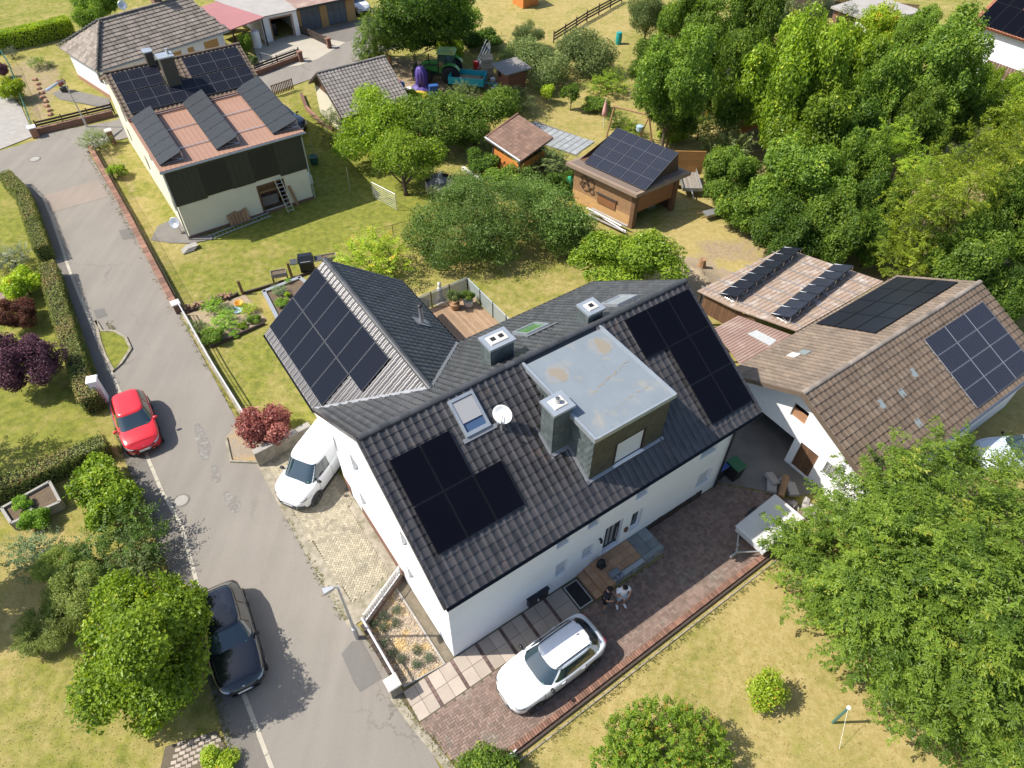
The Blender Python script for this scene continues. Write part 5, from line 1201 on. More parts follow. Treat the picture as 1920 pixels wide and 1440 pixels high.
# lean-to with two rows of tilted panels, and the lower dusty red lean-to
lt = thing('lean_to','open timber lean-to under a pale brown sheet roof with white rails','lean-to',H(21.6,3.4),HYAW)
lz = lambda v: 3.02 - v * .09
MB().slab([(-.55,5.35,lz(5.35)),(-.2,3.0,lz(3.0)),(.85,-.15,lz(-.15)),(8.0,-.15,lz(-.15)),(6.55,5.35,lz(5.35))],.07,(0,0,1)).build('roof_sheet',MATS['roof_rail_tan'],lt)
cr = MB()
for k in range(22):
    v = -.05 + k * .245; a = max(-.5 + (5.35 - v) * .26 - .05,-.5); a = -.5 + (5.35 - v) * .255; b_ = 6.5 + (5.35 - v) * .26
    cr.hull8([(a,v,lz(v)),(b_,v,lz(v)),(b_,v + .12,lz(v + .12)),(a,v + .12,lz(v + .12))],[(a,v + .04,lz(v) + .03),(b_,v + .04,lz(v) + .03),(b_,v + .08,lz(v) + .03),(a,v + .08,lz(v) + .03)])
cr.build('corrugation',MATS['roof_rail_tan'],lt,'stuff')
for p in ((-.35,5.2),(3.2,5.2),(6.3,5.2),(.3,2.9)): MB().box(p[0] - .07,p[0] + .07,p[1] - .07,p[1] + .07,0,lz(p[1]) - .05).build('post',MATS['timber_dark'],lt)
for k in range(14): MB().hull8([(-.3 + k * .04,5.0 - k * .22,1.2),(-.26 + k * .04,4.79 - k * .22,1.2),(-.24 + k * .04,4.79 - k * .22,1.2),(-.28 + k * .04,5.0 - k * .22,1.2)],[(-.3 + k * .04,5.0 - k * .22,2.5),(-.26 + k * .04,4.79 - k * .22,2.5),(-.24 + k * .04,4.79 - k * .22,2.5),(-.28 + k * .04,5.0 - k * .22,2.5)]).build('wall_board',MATS['timber_brown'],lt)
for k in range(6):
    u = .05 + k * 1.15
    MB().hull8([(u - .2,5.45,lz(5.45) + .03),(u - .16,5.45,lz(5.45) + .03),(u + 1.19,-.1,lz(-.1) + .03),(u + 1.15,-.1,lz(-.1) + .03)],[(u - .2,5.45,lz(5.45) + .07),(u - .16,5.45,lz(5.45) + .07),(u + 1.19,-.1,lz(-.1) + .07),(u + 1.15,-.1,lz(-.1) + .07)]).build('mounting_rail',MATS['galvanised'],lt)
LTM = Matrix.Translation(H(21.6,3.4)) @ Matrix.Rotation(HYAW,4,'Z')
def tilt_row2(label,u0,v0,n,glass,dw=1.0,rise=.42):
    """u0, v0: start of the low edge; the row turns a little against the roof"""
    xd = Vector((6.4,.93,0)).normalized(); nd = Vector((-xd.y,xd.x,0)); w = 6.45 / n - .015; zl = lz(v0) + .14; base = Vector((u0,v0,zl)); hi = base - nd * dw + Vector((0,0,rise))
    t,M = array('tilted_solar_array',label,hi,xd,nd * dw - Vector((0,0,rise)),[(i,0) for i in range(n)],pw=w,ph=math.hypot(dw,rise),gap=.015,glass=glass,frame='panel_frame_black',fw=.014,lift=0,rails=False,parent_frame=LTM)
    Mi = M.inverted() @ LTM
    for k in range(n + 1):
        o_ = base + xd * (.1 + 6.25 * k / n); top = o_ - nd * dw + Vector((0,0,rise - .04)); z0 = lz(v0) + .06; c_ = Vector((top.x,top.y,z0)); d_ = Vector((o_.x,o_.y,z0)); s = MB()
        s.tube([Mi @ o_,Mi @ top],.018,5).tube([Mi @ top,Mi @ c_],.018,5).tube([Mi @ d_,Mi @ c_],.02,5).tube([Mi @ (o_ * .5 + top * .5),Mi @ c_],.014,5); s.build('support_frame',MATS['aluminium'],t)['kind'] = 'stuff'
tilt_row2('tilted row of dark panels at the outer edge of the lean-to roof',.0,4.3,7,'cells_mono')
tilt_row2('tilted row of gridded panels in the middle of the lean-to roof',.75,1.45,7,'cells_blue')
l2 = thing('low_lean_to','low lean-to under a dusty red corrugated roof with a clear strip','lean-to',H(18.6,3.2),HYAW)
l2z = lambda v: 2.72 - v * .09
MB().slab([(-.1,-.02,l2z(0)),(3.8,-.02,l2z(0)),(2.85,2.9,l2z(2.9)),(1.0,2.9,l2z(2.9))],.06,(0,0,1)).build('roof_sheet',MATS['dusty_red_sheet'],l2)
cr = MB()
for k in range(17):
    v = .02 + k * .17; a = -.05 + v * .36; b_ = 3.75 - v * .33
    cr.hull8([(a,v,l2z(v)),(b_,v,l2z(v)),(b_,v + .1,l2z(v + .1)),(a,v + .1,l2z(v + .1))],[(a,v + .03,l2z(v) + .03),(b_,v + .03,l2z(v) + .03),(b_,v + .07,l2z(v) + .03),(a,v + .07,l2z(v) + .03)])
cr.build('corrugation',MATS['dusty_red_sheet'],l2,'stuff')
MB().hull8([(2.0,1.55,l2z(1.55) + .03),(2.6,1.5,l2z(1.5) + .03),(2.75,.3,l2z(.3) + .03),(2.15,.25,l2z(.25) + .03)],[(2.0,1.55,l2z(1.55) + .05),(2.6,1.5,l2z(1.5) + .05),(2.75,.3,l2z(.3) + .05),(2.15,.25,l2z(.25) + .05)]).build('skylight',mat('clear_sheet',(.45,.46,.45),.4,col2=(.36,.37,.36),vscale=5),l2)
for p in ((1.1,2.8),(2.7,2.8)): MB().box(p[0] - .06,p[0] + .06,p[1] - .06,p[1] + .06,0,2.35).build('post',MATS['timber_dark'],l2)

# ------------------------------------------------------------------ houses at the far edge
t = thing('far_house','white house with red roof and black panels at the far corner behind the trees','house',H(63.9,15.0),HYAW)
mb = MB(); wall(mb,lambda x,z,d: (.4 + d,x,z),(-9,4.2),lambda x: 4.9,[(-3.2,-.8,2.9,4.3),(-6,-4,2.9,4.3)],depth=.3); wall(mb,lambda x,z,d: (x,4.2 - d,z),(.4,9),lambda x: 4.9 + .64 * min(x,9 - x)); mb.build('wall',MATS['white_render'],t)
window(t,lambda x,z,d: (.4 + d,x,z),(-3.2,-.8,2.9,4.3),.25); window(t,lambda x,z,d: (.4 + d,x,z),(-6,-4,2.9,4.3),.25)
rr = MB(); rr.slab([(-.1,4.7,4.9),(-.1,-9,4.9),(4.6,-9,7.9),(4.6,4.7,7.9)],.15); ro = rr.build('roof',mat('clay_tile',(.36,.15,.085),.8,col2=(.30,.12,.07),vscale=2,island=.15),t)
tile_roof(ro,(4.6,4.7,7.93),(0,-1,0),(-4.7,0,-3.0),13.7,5.57,.3,.36,MATS['clay_tile'],None,0,roll=.05)
MB().box(-.1,1.2,-4.5,2.6,2.1,2.2).build('balcony_floor',MATS['concrete'],t)
for k in range(24): MB().box(-.8,-.76,-4.5 + k * .26,-4.27 + k * .26,2.0,3.0).build('balcony_board',MATS['brick_brown'],t)
MB().box(-.8,.4,-4.5,1.7,1.9,2.0).build('balcony_slab',MATS['concrete'],t)
FM = Matrix.Translation(H(63.9,15.0)) @ Matrix.Rotation(HYAW,4,'Z')
array('solar_array','black panels on the red tiled roof at the far corner',(3.95,4.4,7.49),(0,-1,0),(-4.7,0,-3.0),[(i,j) for i in range(9) for j in range(2) if not (j == 0 and 1 < i < 4)],pw=1.134,ph=2.35,parent_frame=FM,rails=False)
t = thing('far_extension','brick extension with flat pale roof beside the far house','building',H(63.5,27.5),HYAW)
MB().box(0,6,0,5,0,2.5).build('wall',MATS['brick_red'],t); MB().box(-.3,6.3,-.3,5.3,2.5,2.68).build('roof',MATS['fibre_cement'],t); MB().box(-.04,0,1,2.4,.2,2.1).build('door',MATS['white_plastic'],t); MB().box(-.03,0,3.2,4.4,1.0,1.9).build('window',MATS['dark_glass'],t)
t = thing('far_shed','long brown timber shed behind the far fence','shed',H(67.0,36.0),HYAW)
for k in range(18): MB().box(-.03,.03,k * .4,k * .4 + .39,0,2.2).build('wall_board',MATS['timber_dark'],t)
MB().slab([(-.4,-.3,2.25),(4,-.3,2.6),(4,7.6,2.6),(-.4,7.6,2.25)],.08,(0,0,1)).build('roof',MATS['rubber_roof'],t)
t = thing('orange_garden_hut','tiny orange hut on the lawn at the very top edge','hut',G(985,8),HYAW)
MB().box(-1,1,-1,1,0,1.8).build('wall',MATS['timber_orange'],t); MB().slab([(-1.2,-1.2,1.8),(1.2,-1.2,1.8),(1.2,1.2,2.1),(-1.2,1.2,2.1)],.08,(0,0,1)).build('roof',MATS['rubber_roof'],t)
# dark-roofed shelter hidden in the wood
t = thing('wood_shelter','dark roofed timber shelter half hidden among the tall trees','shelter',G(1385,225),HYAW)
MB().slab([(-2.2,-2.0,2.1),(2.2,-2.0,2.1),(2.2,2,3.0),(-2.2,2,3.0)],.1,(0,0,1)).build('roof',MATS['rubber_roof'],t)
for p in ((-2,-1.8),(2,-1.8),(-2,1.8),(2,1.8)): MB().box(p[0] - .08,p[0] + .08,p[1] - .08,p[1] + .08,0,2.2).build('post',MATS['timber_orange'],t)
for k in range(4): MB().box(-2,2,-1.85,-1.8,.1 + k * .22,.3 + k * .22).build('rail_board',MATS['timber_orange'],t)
# brown garden shed with a flat felt roof
t = thing('garden_shed','small brown garden shed with a flat grey felt roof','shed',G(958,168),HYAW)
for k in range(7): MB().box(-.9,.9,-.9,-.86,.02 + k * .28,.29 + k * .28).build('wall_board',MATS['timber_red'] if 'timber_red' in MATS else mat('timber_red',(.24,.10,.055),.75,col2=(.2,.085,.05),vscale=4),t); MB().box(-.9,-.86,-.86,.9,.02 + k * .28,.29 + k * .28).build('wall_board',MATS['timber_red'],t); MB().box(.86,.9,-.86,.9,.02 + k * .28,.29 + k * .28).build('wall_board',MATS['timber_brown'],t)
MB().box(-.86,.86,.82,.9,0,1.95).build('back_wall',MATS['timber_brown'],t)
MB().slab([(-1.35,-1.2,2.0),(1.35,-1.2,2.0),(1.35,1.2,2.12),(-1.35,1.2,2.12)],.1,(0,0,1)).build('roof',mat('felt',(.25,.235,.22),.9,col2=(.19,.18,.17),vscale=2,bump=.2),t)
MB().box(-.914,-.9,.25,.6,1.2,1.65).build('window',MATS['dark_glass'],t)
# ------------------------------------------------------------------ vegetation
leaf_mat('leaf_bright',(0.112,0.194,0.021),(0.345,0.468,0.043),(0.580,0.618,0.067))
leaf_mat('leaf_mid',(0.082,0.152,0.024),(0.234,0.344,0.043),(0.380,0.434,0.059))
leaf_mat('leaf_dark',(0.049,0.102,0.018),(0.143,0.235,0.030),(0.245,0.334,0.045))
leaf_mat('leaf_conifer',(0.046,0.084,0.014),(0.138,0.206,0.025),(0.303,0.342,0.044))
leaf_mat('leaf_yew',(0.111,0.171,0.018),(0.377,0.454,0.038),(0.586,0.580,0.061))
leaf_mat('leaf_olive',(0.101,0.141,0.047),(0.256,0.320,0.104),(0.424,0.458,0.185))
leaf_mat('leaf_cherry',(0.088,0.160,0.022),(0.262,0.378,0.046),(0.37,0.40,0.06))
leaf_mat('leaf_lime',(0.199,0.298,0.024),(0.478,0.595,0.050),(0.802,0.389,0.082))
leaf_mat('leaf_purple',(0.085,0.038,0.055),(0.205,0.095,0.125),(0.26,0.13,0.16),.2)
leaf_mat('leaf_redbrown',(0.098,0.037,0.025),(0.231,0.092,0.058),(0.312,0.151,0.092),.3)
leaf_mat('leaf_maple_red',(0.220,0.068,0.061),(0.462,0.182,0.149),(0.550,0.253,0.198),.3)
leaf_mat('leaf_silver',(0.116,0.144,0.087),(0.277,0.300,0.197),(0.636,0.624,0.485),.25)
leaf_mat('leaf_blue',(0.114,0.180,0.074),(0.279,0.387,0.157),(0.227,0.154,0.224),.25)
leaf_mat('leaf_hedge',(0.105,0.135,0.034),(0.225,0.255,0.065),(0.38,0.27,0.12),.25)
leaf_mat('leaf_hedge_brown',(0.131,0.105,0.043),(0.201,0.191,0.061),(0.353,0.210,0.110),.2)
leaf_mat('leaf_veg',(0.133,0.253,0.030),(0.334,0.526,0.059),(0.580,0.686,0.082))

leaf_mat('leaf_apple',(0.075,0.131,0.026),(0.206,0.320,0.068),(0.371,0.476,0.135))
leaf_mat('leaf_photinia',(0.106,0.187,0.019),(0.264,0.387,0.036),(0.506,0.258,0.059))
leaf_mat('leaf_rosehip',(0.135,0.185,0.035),(0.33,0.39,0.085),(0.44,0.41,0.13))
def unit(v): return v / (np.linalg.norm(v,axis=-1,keepdims=True) + 1e-9)
def leaves_mesh(name,C,N,T,ln,wd,tone,fold=.25):
    """leaf blades: centre, normal, long direction"""
    T = unit(T - N * (T * N).sum(-1,keepdims=True)); B = np.cross(N,T)
    l = ln[:,None]; w = wd[:,None]
    v = np.stack([C - T * l * .5,C + B * w * .5 + N * w * fold,C + T * l * .5,C - B * w * .5 + N * w * fold],1).reshape(-1,3)
    k = len(C); f = np.arange(4 * k).reshape(k,4)
    me = bpy.data.meshes.new(name); fast_mesh(me,v,f)
    a = me.attributes.new("tone",'FLOAT','FACE'); a.data.foreach_set("value",np.clip(tone,0,1).astype(np.float32))
    return me
def lobe_points(rng,lobes,n,inner=.55):
    """points on the outer shells of a union of ellipsoids, with outward direction"""
    Lc = np.array([l[0] for l in lobes],float); Lr = np.array([l[1] for l in lobes],float)
    A = (Lr[:,0] * Lr[:,1] + Lr[:,0] * Lr[:,2] + Lr[:,1] * Lr[:,2]); P = []; D = []; got = 0
    while got < n:
        m = int(n * 1.6); k = rng.choice(len(lobes),m,p=A / A.sum()); d = unit(rng.normal(size=(m,3)))
        s = 1 - (1 - inner) * rng.random(m)[:,None] ** 2.2
        p = Lc[k] + d * Lr[k] * s; ok = np.ones(m,bool)
        for j in range(len(lobes)):
            q = (((p - Lc[j]) / Lr[j]) ** 2).sum(1); ok &= ~((q < (inner * .9) ** 2) & (k != j))
        p = p[ok]; dd = unit(d[ok] / Lr[k[ok]]); P.append(p); D.append(dd); got += len(p)
    return np.concatenate(P)[:n],np.concatenate(D)[:n]
def crown(name,seed,lobes,nclump,per,ln,wd=.62,clump=.22,up=.45,style='cluster',inner=.55,flat=.6,droop=0.0,gap=0.0):
    rng = np.random.default_rng(seed)
    if gap:  # leave hollows in the outer shell and fill the inside more thinly
        P,D = lobe_points(rng,lobes,int(nclump * 1.35),inner); R0 = np.mean([l[1][0] for l in lobes]); q = P * (2.3 / R0); o_ = rng.uniform(0,6,6)
        nz_ = np.sin(q[:,0] + o_[0] + 1.3 * np.sin(q[:,1] * .8 + o_[3])) + np.sin(q[:,1] * 1.1 + o_[1] + 1.3 * np.sin(q[:,2] + o_[4])) + np.sin(q[:,2] * 1.2 + o_[2] + 1.2 * np.sin(q[:,0] * .9 + o_[5])) + rng.normal(0,.25,len(P))
        k_ = np.argsort(nz_)[int(len(P) * gap):]; P,D = P[k_],D[k_]; P2,D2 = lobe_points(rng,[(l[0],tuple(r * .62 for r in l[1])) for l in lobes],max(nclump - len(P),int(nclump * .22)),.5)
        P = np.concatenate([P,P2]); D = np.concatenate([D,D2]); nclump = len(P)
    else: P,D = lobe_points(rng,lobes,nclump,inner)
    zmin = min(l[0][2] - l[1][2] for l in lobes); zmax = max(l[0][2] + l[1][2] for l in lobes)
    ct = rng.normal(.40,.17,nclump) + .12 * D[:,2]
    n = nclump * per; k = np.repeat(np.arange(nclump),per)
    if style == 'cluster':
        off = rng.normal(size=(n,3)) * clump; off -= D[k] * (off * D[k]).sum(1,keepdims=True) * (1 - flat)
        C = P[k] + off; r2 = (off ** 2).sum(1) / clump ** 2; C -= D[k] * (r2 * clump * .22)[:,None]
        N = unit(D[k] * .7 + np.array([0,0,up]) + rng.normal(size=(n,3)) * .55); T = rng.normal(size=(n,3)) - np.array([0,0,.5])
        L = ln * np.clip(rng.lognormal(0,.3,n),.45,2.0)
        tone = ct[k] + rng.normal(0,.13,n)
    elif style == 'bough':  # boughs carrying side twigs of hanging leaves
        tw,lf = 13,per; nb = nclump; n = nb * tw * lf; kb = np.repeat(np.arange(nb),tw * lf); kt = np.repeat(np.arange(nb * tw),lf)
        ax = unit(D * np.array([1,1,.5]) + np.array([0,0,.12]) + rng.normal(size=(nb,3)) * .35); BL = rng.uniform(.8,1.7,nb) * clump
        sb = (np.tile(np.arange(tw),nb) + rng.random(nb * tw)) / tw; kb2 = np.repeat(np.arange(nb),tw); side = np.where(np.arange(nb * tw) % 2 == 0,1.0,-1.0)[:,None]; bi = unit(np.cross(ax,np.array([0,0,1.0])))
        t0 = P[kb2] + ax[kb2] * ((sb - .3) * BL[kb2])[:,None] - np.array([0,0,1.0]) * (droop * .35 * sb ** 2 * BL[kb2])[:,None]
        td = unit(ax[kb2] * (.35 + .8 * sb[:,None]) + bi[kb2] * side * (1.0 - .55 * sb[:,None]) + np.array([0,0,-.12]) + rng.normal(size=(nb * tw,3)) * .28); tl = rng.uniform(.55,1.15,nb * tw) * clump * .42 * (1.1 - .5 * sb)
        s = (np.tile(np.arange(lf),nb * tw) + rng.random(n) * .7) / lf; sd2 = np.where(np.arange(n) % 2 == 0,1.0,-1.0)[:,None]; tb = unit(np.cross(td,np.array([0,0,1.0])))[kt]
        c_ = t0[kt] + td[kt] * (s * tl[kt])[:,None] - np.array([0,0,1.0]) * (droop * .5 * s ** 2 * tl[kt])[:,None]
        T = unit(td[kt] * .6 + tb * sd2 * .7 + np.array([0,0,-.5]) + rng.normal(size=(n,3)) * .3); L = ln * np.clip(rng.lognormal(0,.28,n),.5,1.8); C = c_ + T * (L * .5)[:,None]
        N = unit(np.array([0,0,1.0]) + D[kb] * .4 + rng.normal(size=(n,3)) * .4); tone = ct[kb] + rng.normal(0,.06,nb * tw)[kt] + rng.normal(0,.10,n) + .22 * (s - .5) + .12 * (sb[kt] - .5)
    else:  # drooping sprays of paired leaves along a twig
        ax = unit(D * np.array([1,1,.55]) + np.array([0,0,-droop]) + rng.normal(size=(nclump,3)) * .42); s = (np.tile(np.arange(per),nclump) + rng.random(n) * .6) / per
        tl = rng.uniform(.7,1.3,nclump)[k] * clump; side = np.where(np.arange(n) % 2 == 0,1.0,-1.0)
        c_ = P[k] + ax[k] * (s * tl)[:,None] + np.array([0,0,-1.0]) * (droop * .55 * s ** 2 * tl)[:,None]
        b_ = unit(np.cross(ax,np.array([0,0,1.0])))[k]
        T = ax[k] * .55 + b_ * side[:,None] * .85 + np.array([0,0,-.45]) + rng.normal(size=(n,3)) * .25; T = unit(T)
        L = ln * rng.uniform(.7,1.2,n) * (1 - .35 * s); C = c_ + T * (L * .5)[:,None]
        N = unit(np.array([0,0,1.0]) + D[k] * .5 + rng.normal(size=(n,3)) * .35)
        tone = ct[k] + rng.normal(0,.10,n) + .28 * (s - .4)
    return leaves_mesh(name,C,N,T,L,L * wd,tone)
def rlobes(seed,nsub,r=1.0,sub=.45,zr=.85,spread=.72,flat_bottom=.3):
    rng = np.random.default_rng(seed); out = [((0,0,-.05),(r * .74,r * .74,zr * .72))]
    for i in range(nsub):
        a = 2 * PI * (i + rng.uniform(-.3,.3)) * .618; e = rng.uniform(-.55,1.0); c = math.sqrt(max(0,1 - (e * .8) ** 2)); rr = rng.uniform(.75,1.15)
        z = max(e * zr * spread,-zr * flat_bottom * 2)
        out.append(((math.cos(a) * c * spread * r * rr,math.sin(a) * c * spread * r * rr,z),(sub * rr,) * 2 + (sub * rr * .85,)))
    return out
# crowns of nominal radius 1, shared by the trees of a kind
PROTO = {}
for s in range(3):
    PROTO['broad',s] = crown('crown',10 + s,rlobes(10 + s,15,sub=.40),1250,22,.056,clump=.075,gap=.32)
    PROTO['fine',s] = crown('crown',20 + s,rlobes(20 + s,17,sub=.38),1150,20,.048,wd=.5,clump=.075,gap=.32)
    PROTO['shrub',s] = crown('foliage',30 + s,rlobes(30 + s,11,sub=.42,zr=.8),420,17,.10,wd=.6,clump=.12,gap=.25)
    PROTO['spiky',s] = crown('foliage',40 + s,rlobes(40 + s,10,sub=.42,zr=.8),240,12,.14,wd=.38,clump=.36,style='spray',droop=-.25)
    PROTO['tall',s] = crown('crown',50 + s,rlobes(50 + s,20,sub=.36,zr=1.25),1500,22,.052,clump=.07,gap=.32)
    PROTO['yew',s] = crown('crown',60 + s,rlobes(60 + s,18,sub=.38,zr=1.1),210,9,.042,wd=.38,clump=.36,style='bough',droop=.5)
    PROTO['sparse',s] = crown('crown',70 + s,rlobes(70 + s,9,sub=.34,zr=.8),150,15,.14,wd=.55,clump=.13)
    PROTO['willow',s] = crown('crown',80 + s,rlobes(80 + s,14,sub=.40,zr=.95),170,9,.05,wd=.3,clump=.36,style='bough',droop=.95)
def trunk_mesh(seed,h,r,limbs,tips=None):
    """tapered trunk with limbs reaching into the crown; base at z=0"""
    rng = random.Random(seed); mb = MB(); mb.smooth = True
    lean = (rng.uniform(-.08,.08),rng.uniform(-.08,.08)); top = Vector((lean[0] * h,lean[1] * h,h))
    pts = [Vector((0,0,-.05)),Vector((lean[0] * h * .2,lean[1] * h * .2,h * .15)),Vector((lean[0] * h * .55,lean[1] * h * .6,h * .55)),top]
    mb.tube(pts,[r * 1.45,r,r * .8,r * .3],8)
    for i in range(limbs):
        t = tips[i] if tips else None
        a = 2 * PI * i / limbs + rng.uniform(-.4,.4); s = rng.uniform(.35,.7); b0 = pts[1].lerp(pts[2],s)
        e = Vector(t) if t is not None else b0 + Vector((math.cos(a),math.sin(a),rng.uniform(.5,1.1))) * h * .5
        m_ = b0.lerp(e,.5) + Vector((0,0,-.06 * h)); mb.tube([b0,m_,e],[r * .5,r * .34,r * .1],6)
    return mb.mesh('trunk',MATS['bark'])
TRUNKS = {k: trunk_mesh(k,1.0,.07,5) for k in range(4)}
VCOUNT = [0]
def plant(name,label,cat,px,py,rpx,h,kind,m,ax=1.0,az=None,group=None,trunk=True,rr=None,xy=None,lift=0.0,ay=1.0):
    """plant whose crown centre is seen at a photo pixel; h height, rpx crown radius in photo pixels"""
    i = VCOUNT[0]; VCOUNT[0] += 1; az = az if az else (1.0 if kind in ('shrub','spiky','sparse') else .9)
    zc = h * .55
    for _ in range(4):
        p = G(px,py,zc) if xy is None else Vector((*xy,zc)); depth = (p - Vector((0,0,CAMH))).dot(_f); r = rr or rpx * depth / FPX; rz = min(r * az,h * .5) if kind in ('shrub','spiky') else min(r * az,h * .48); zc = h - rz
    t = thing(name,label,cat,(p.x,p.y,lift),0,group)
    me = PROTO[kind,i % 3]; part = me.name.split('.')[0]
    if not me.materials: me.materials.append(MATS[m])
    o = bpy.data.objects.new(part,me); COL.objects.link(o); o.parent = t; o.material_slots[0].link = 'OBJECT'; o.material_slots[0].material = MATS[m]
    zs = {'tall': 1.25,'yew': 1.1,'willow': .95}.get(kind,.85)
    o.matrix_local = Matrix.Translation((0,0,zc)) @ Matrix.Diagonal((r * ax,r * ay,rz / zs * .95,1)) @ Matrix.Rotation(i * 2.4,4,'Z')
    if trunk:
        k = bpy.data.objects.new('trunk',TRUNKS[i % 4]); COL.objects.link(k); k.parent = t; hh = max(zc * 1.0,.3); w = min(hh * .5 + r * .35,r * .62)
        k.matrix_local = Matrix.Diagonal((w,w,hh,1)) @ Matrix.Rotation(i * 1.3,4,'Z')
    return t
def special_tree(name,label,base,lobes_px,m,ln,per,nclump,clump,droop,trunk_r,wd=.42,style='spray',seed=5,cat='tree',group=None):
    """large tree: every bough given by its own photo pixel and height"""
    b = Vector(base); lobes = []
    for (x,y,z,rp) in lobes_px:
        p = G(x,y,z); depth = (p - Vector((0,0,CAMH))).dot(_f); r = rp * depth / FPX; q = p - b; lobes.append(((q.x,q.y,z),(r,r,min(r * .72,max(z * .8,.5)))))
    if style == 'cluster': ln *= .76; nclump = int(nclump * 1.6)
    t = thing(name,label,cat,b,0,group)
    me = crown('crown',seed,lobes,nclump,per,ln,wd=wd,clump=clump,style=style,droop=droop,inner=.6,gap=.33 if style == 'cluster' else .12); me.materials.append(MATS[m])
    o = bpy.data.objects.new('crown',me); COL.objects.link(o); o.parent = t
    zt = max(l[0][2] for l in lobes)
    me = trunk_mesh(seed,zt * .8,trunk_r,min(10,len(lobes)),[l[0] for l in lobes]); o = bpy.data.objects.new('trunk',me); COL.objects.link(o); o.parent = t
    return t
def hedge(label,pts,w,h,m,leaf=.09,dens=420,group=None,name='hedge',seed=1,wob=.06,top_tone=None):
    """clipped hedge along a line: leaves over a solid box-like body"""
    rng = np.random.default_rng(seed); o0 = Vector((*pts[0][:2],0)); P = []; D = []
    body = MB(); L,Rr = ribbon(pts,w * .8)
    for i in range(len(pts) - 1):
        f4 = [L[i],Rr[i],Rr[i + 1],L[i + 1]]; body.hull8([(p[0] - o0.x,p[1] - o0.y,.02) for p in f4],[(p[0] - o0.x,p[1] - o0.y,h - .1) for p in f4])
        a = np.array(pts[i][:2]); b_ = np.array(pts[i + 1][:2]); ln_ = np.linalg.norm(b_ - a); t = (b_ - a) / ln_; nv = np.array([-t[1],t[0]])
        for (area,mode) in ((ln_ * w,0),(ln_ * h,1),(ln_ * h,-1)):
            k = int(area * dens); s = rng.random(k) * (ln_ + .1) - .05
            if mode == 0: q = rng.uniform(-.5,.5,k) * w; z = h + rng.normal(0,wob,k) - .35 * wob; d = np.array([0,0,1.0])
            else: q = mode * w * .5 + rng.normal(0,wob * .8,k); z = rng.random(k) ** .8 * h; d = np.array([*(nv * mode),.3])
            xy = a + s[:,None] * t + q[:,None] * nv; P.append(np.column_stack([xy - np.array([o0.x,o0.y]),np.maximum(z,.03)])); D.append(np.tile(d,(k,1)))
    for e,sg in ((0,-1),(-1,1)):
        a = np.array(pts[e][:2]); c_ = np.array(pts[1 if e == 0 else -2][:2]); t = unit((a - c_)[None])[0]; nv = np.array([-t[1],t[0]]); k = int(w * h * dens)
        xy = a + rng.uniform(-.5,.5,k)[:,None] * w * nv + np.abs(rng.normal(0,wob,k))[:,None] * t; P.append(np.column_stack([xy - np.array([o0.x,o0.y]),rng.random(k) * h])); D.append(np.tile(np.array([*t,.2]),(k,1)))
    P = np.concatenate(P); D = np.concatenate(D); n = len(P)
    N = unit(D + rng.normal(size=(n,3)) * .5); T = rng.normal(size=(n,3)); Ls = leaf * rng.uniform(.6,1.4,n)
    gx = np.sin(P[:,0] * 2.1 + np.sin(P[:,1] * 1.7)) * .12; tone = .4 + gx + rng.normal(0,.15,n)
    if top_tone is not None: tone = np.where(P[:,2] > h - .12,tone + top_tone,tone)
    t = thing(name,label,'hedge',o0,0,group)
    me = leaves_mesh('foliage',P,N,T,Ls,Ls * .62,tone); me.materials.append(MATS[m]); o = bpy.data.objects.new('foliage',me); COL.objects.link(o); o.parent = t
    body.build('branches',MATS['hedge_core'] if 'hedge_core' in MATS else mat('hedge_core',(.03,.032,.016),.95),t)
    return t

# --- left side of the street
special_tree('maple_tree','big bright green maple overhanging the parked black car',G(258,1235,0),[(258,1200,3.0,92),(205,1185,2.2,50),(320,1175,2.5,66),(210,1290,2.0,70),(310,1270,2.3,72),(255,1125,2.4,62),(340,1220,2.0,52),(188,1245,1.6,36),(270,1335,1.3,46),(255,1210,4.3,66),(300,1120,2.0,44),(345,1130,1.8,38),(215,1110,1.8,40),(362,1160,2.2,26)],'leaf_bright',.15,22,1050,.20,0,.11,wd=.75,style='cluster',seed=101)
plant('rosehip_shrub','straggly yellow-green shrub left of the big maple','shrub',150,1105,66,1.9,'fine','leaf_rosehip',az=.8)
plant('rosehip_shrub','low straggly shrub at the dry lawn left of the maple','shrub',92,1170,58,1.5,'fine','leaf_rosehip',az=.8)
plant('rosehip_shrub','arching pale shrub between the olive bush and the lavender bush','shrub',118,1065,46,1.7,'fine','leaf_rosehip')
plant('olive_shrub','dark olive shrub beside the sidewalk above the maple','shrub',222,1030,72,2.2,'spiky','leaf_dark')
plant('olive_shrub','grey green shrub touching the sidewalk kerb','shrub',258,1050,44,1.7,'spiky','leaf_olive')
plant('sorbus_shrub','light green shrub with yellowing leaves beside the sidewalk','shrub',205,935,62,2.1,'shrub','leaf_bright')
plant('sorbus_shrub','small light shrub behind the end of the clipped hedge','shrub',178,885,40,1.6,'sparse','leaf_bright')
plant('butterfly_bush','blue green bush with purple flower spikes on the left lawn','shrub',66,1035,44,1.6,'spiky','leaf_blue')
plant('currant_bush','small round green bush in front of the concrete planter','shrub',70,972,26,.9,'shrub','leaf_veg')
plant('purple_plum','dark purple leaved tree on the left lawn','tree',50,672,60,3.4,'broad','leaf_purple',az=1.0)
plant('copper_maple','small red brown maple above the purple tree','tree',33,584,36,1.9,'broad','leaf_redbrown')
plant('box_bush','round bright green bush beside the brick garden path','shrub',42,530,37,1.7,'shrub','leaf_lime')
plant('dappled_willow','pale cream tipped bush near the left edge of the lawn','shrub',20,480,30,1.6,'spiky','leaf_silver')
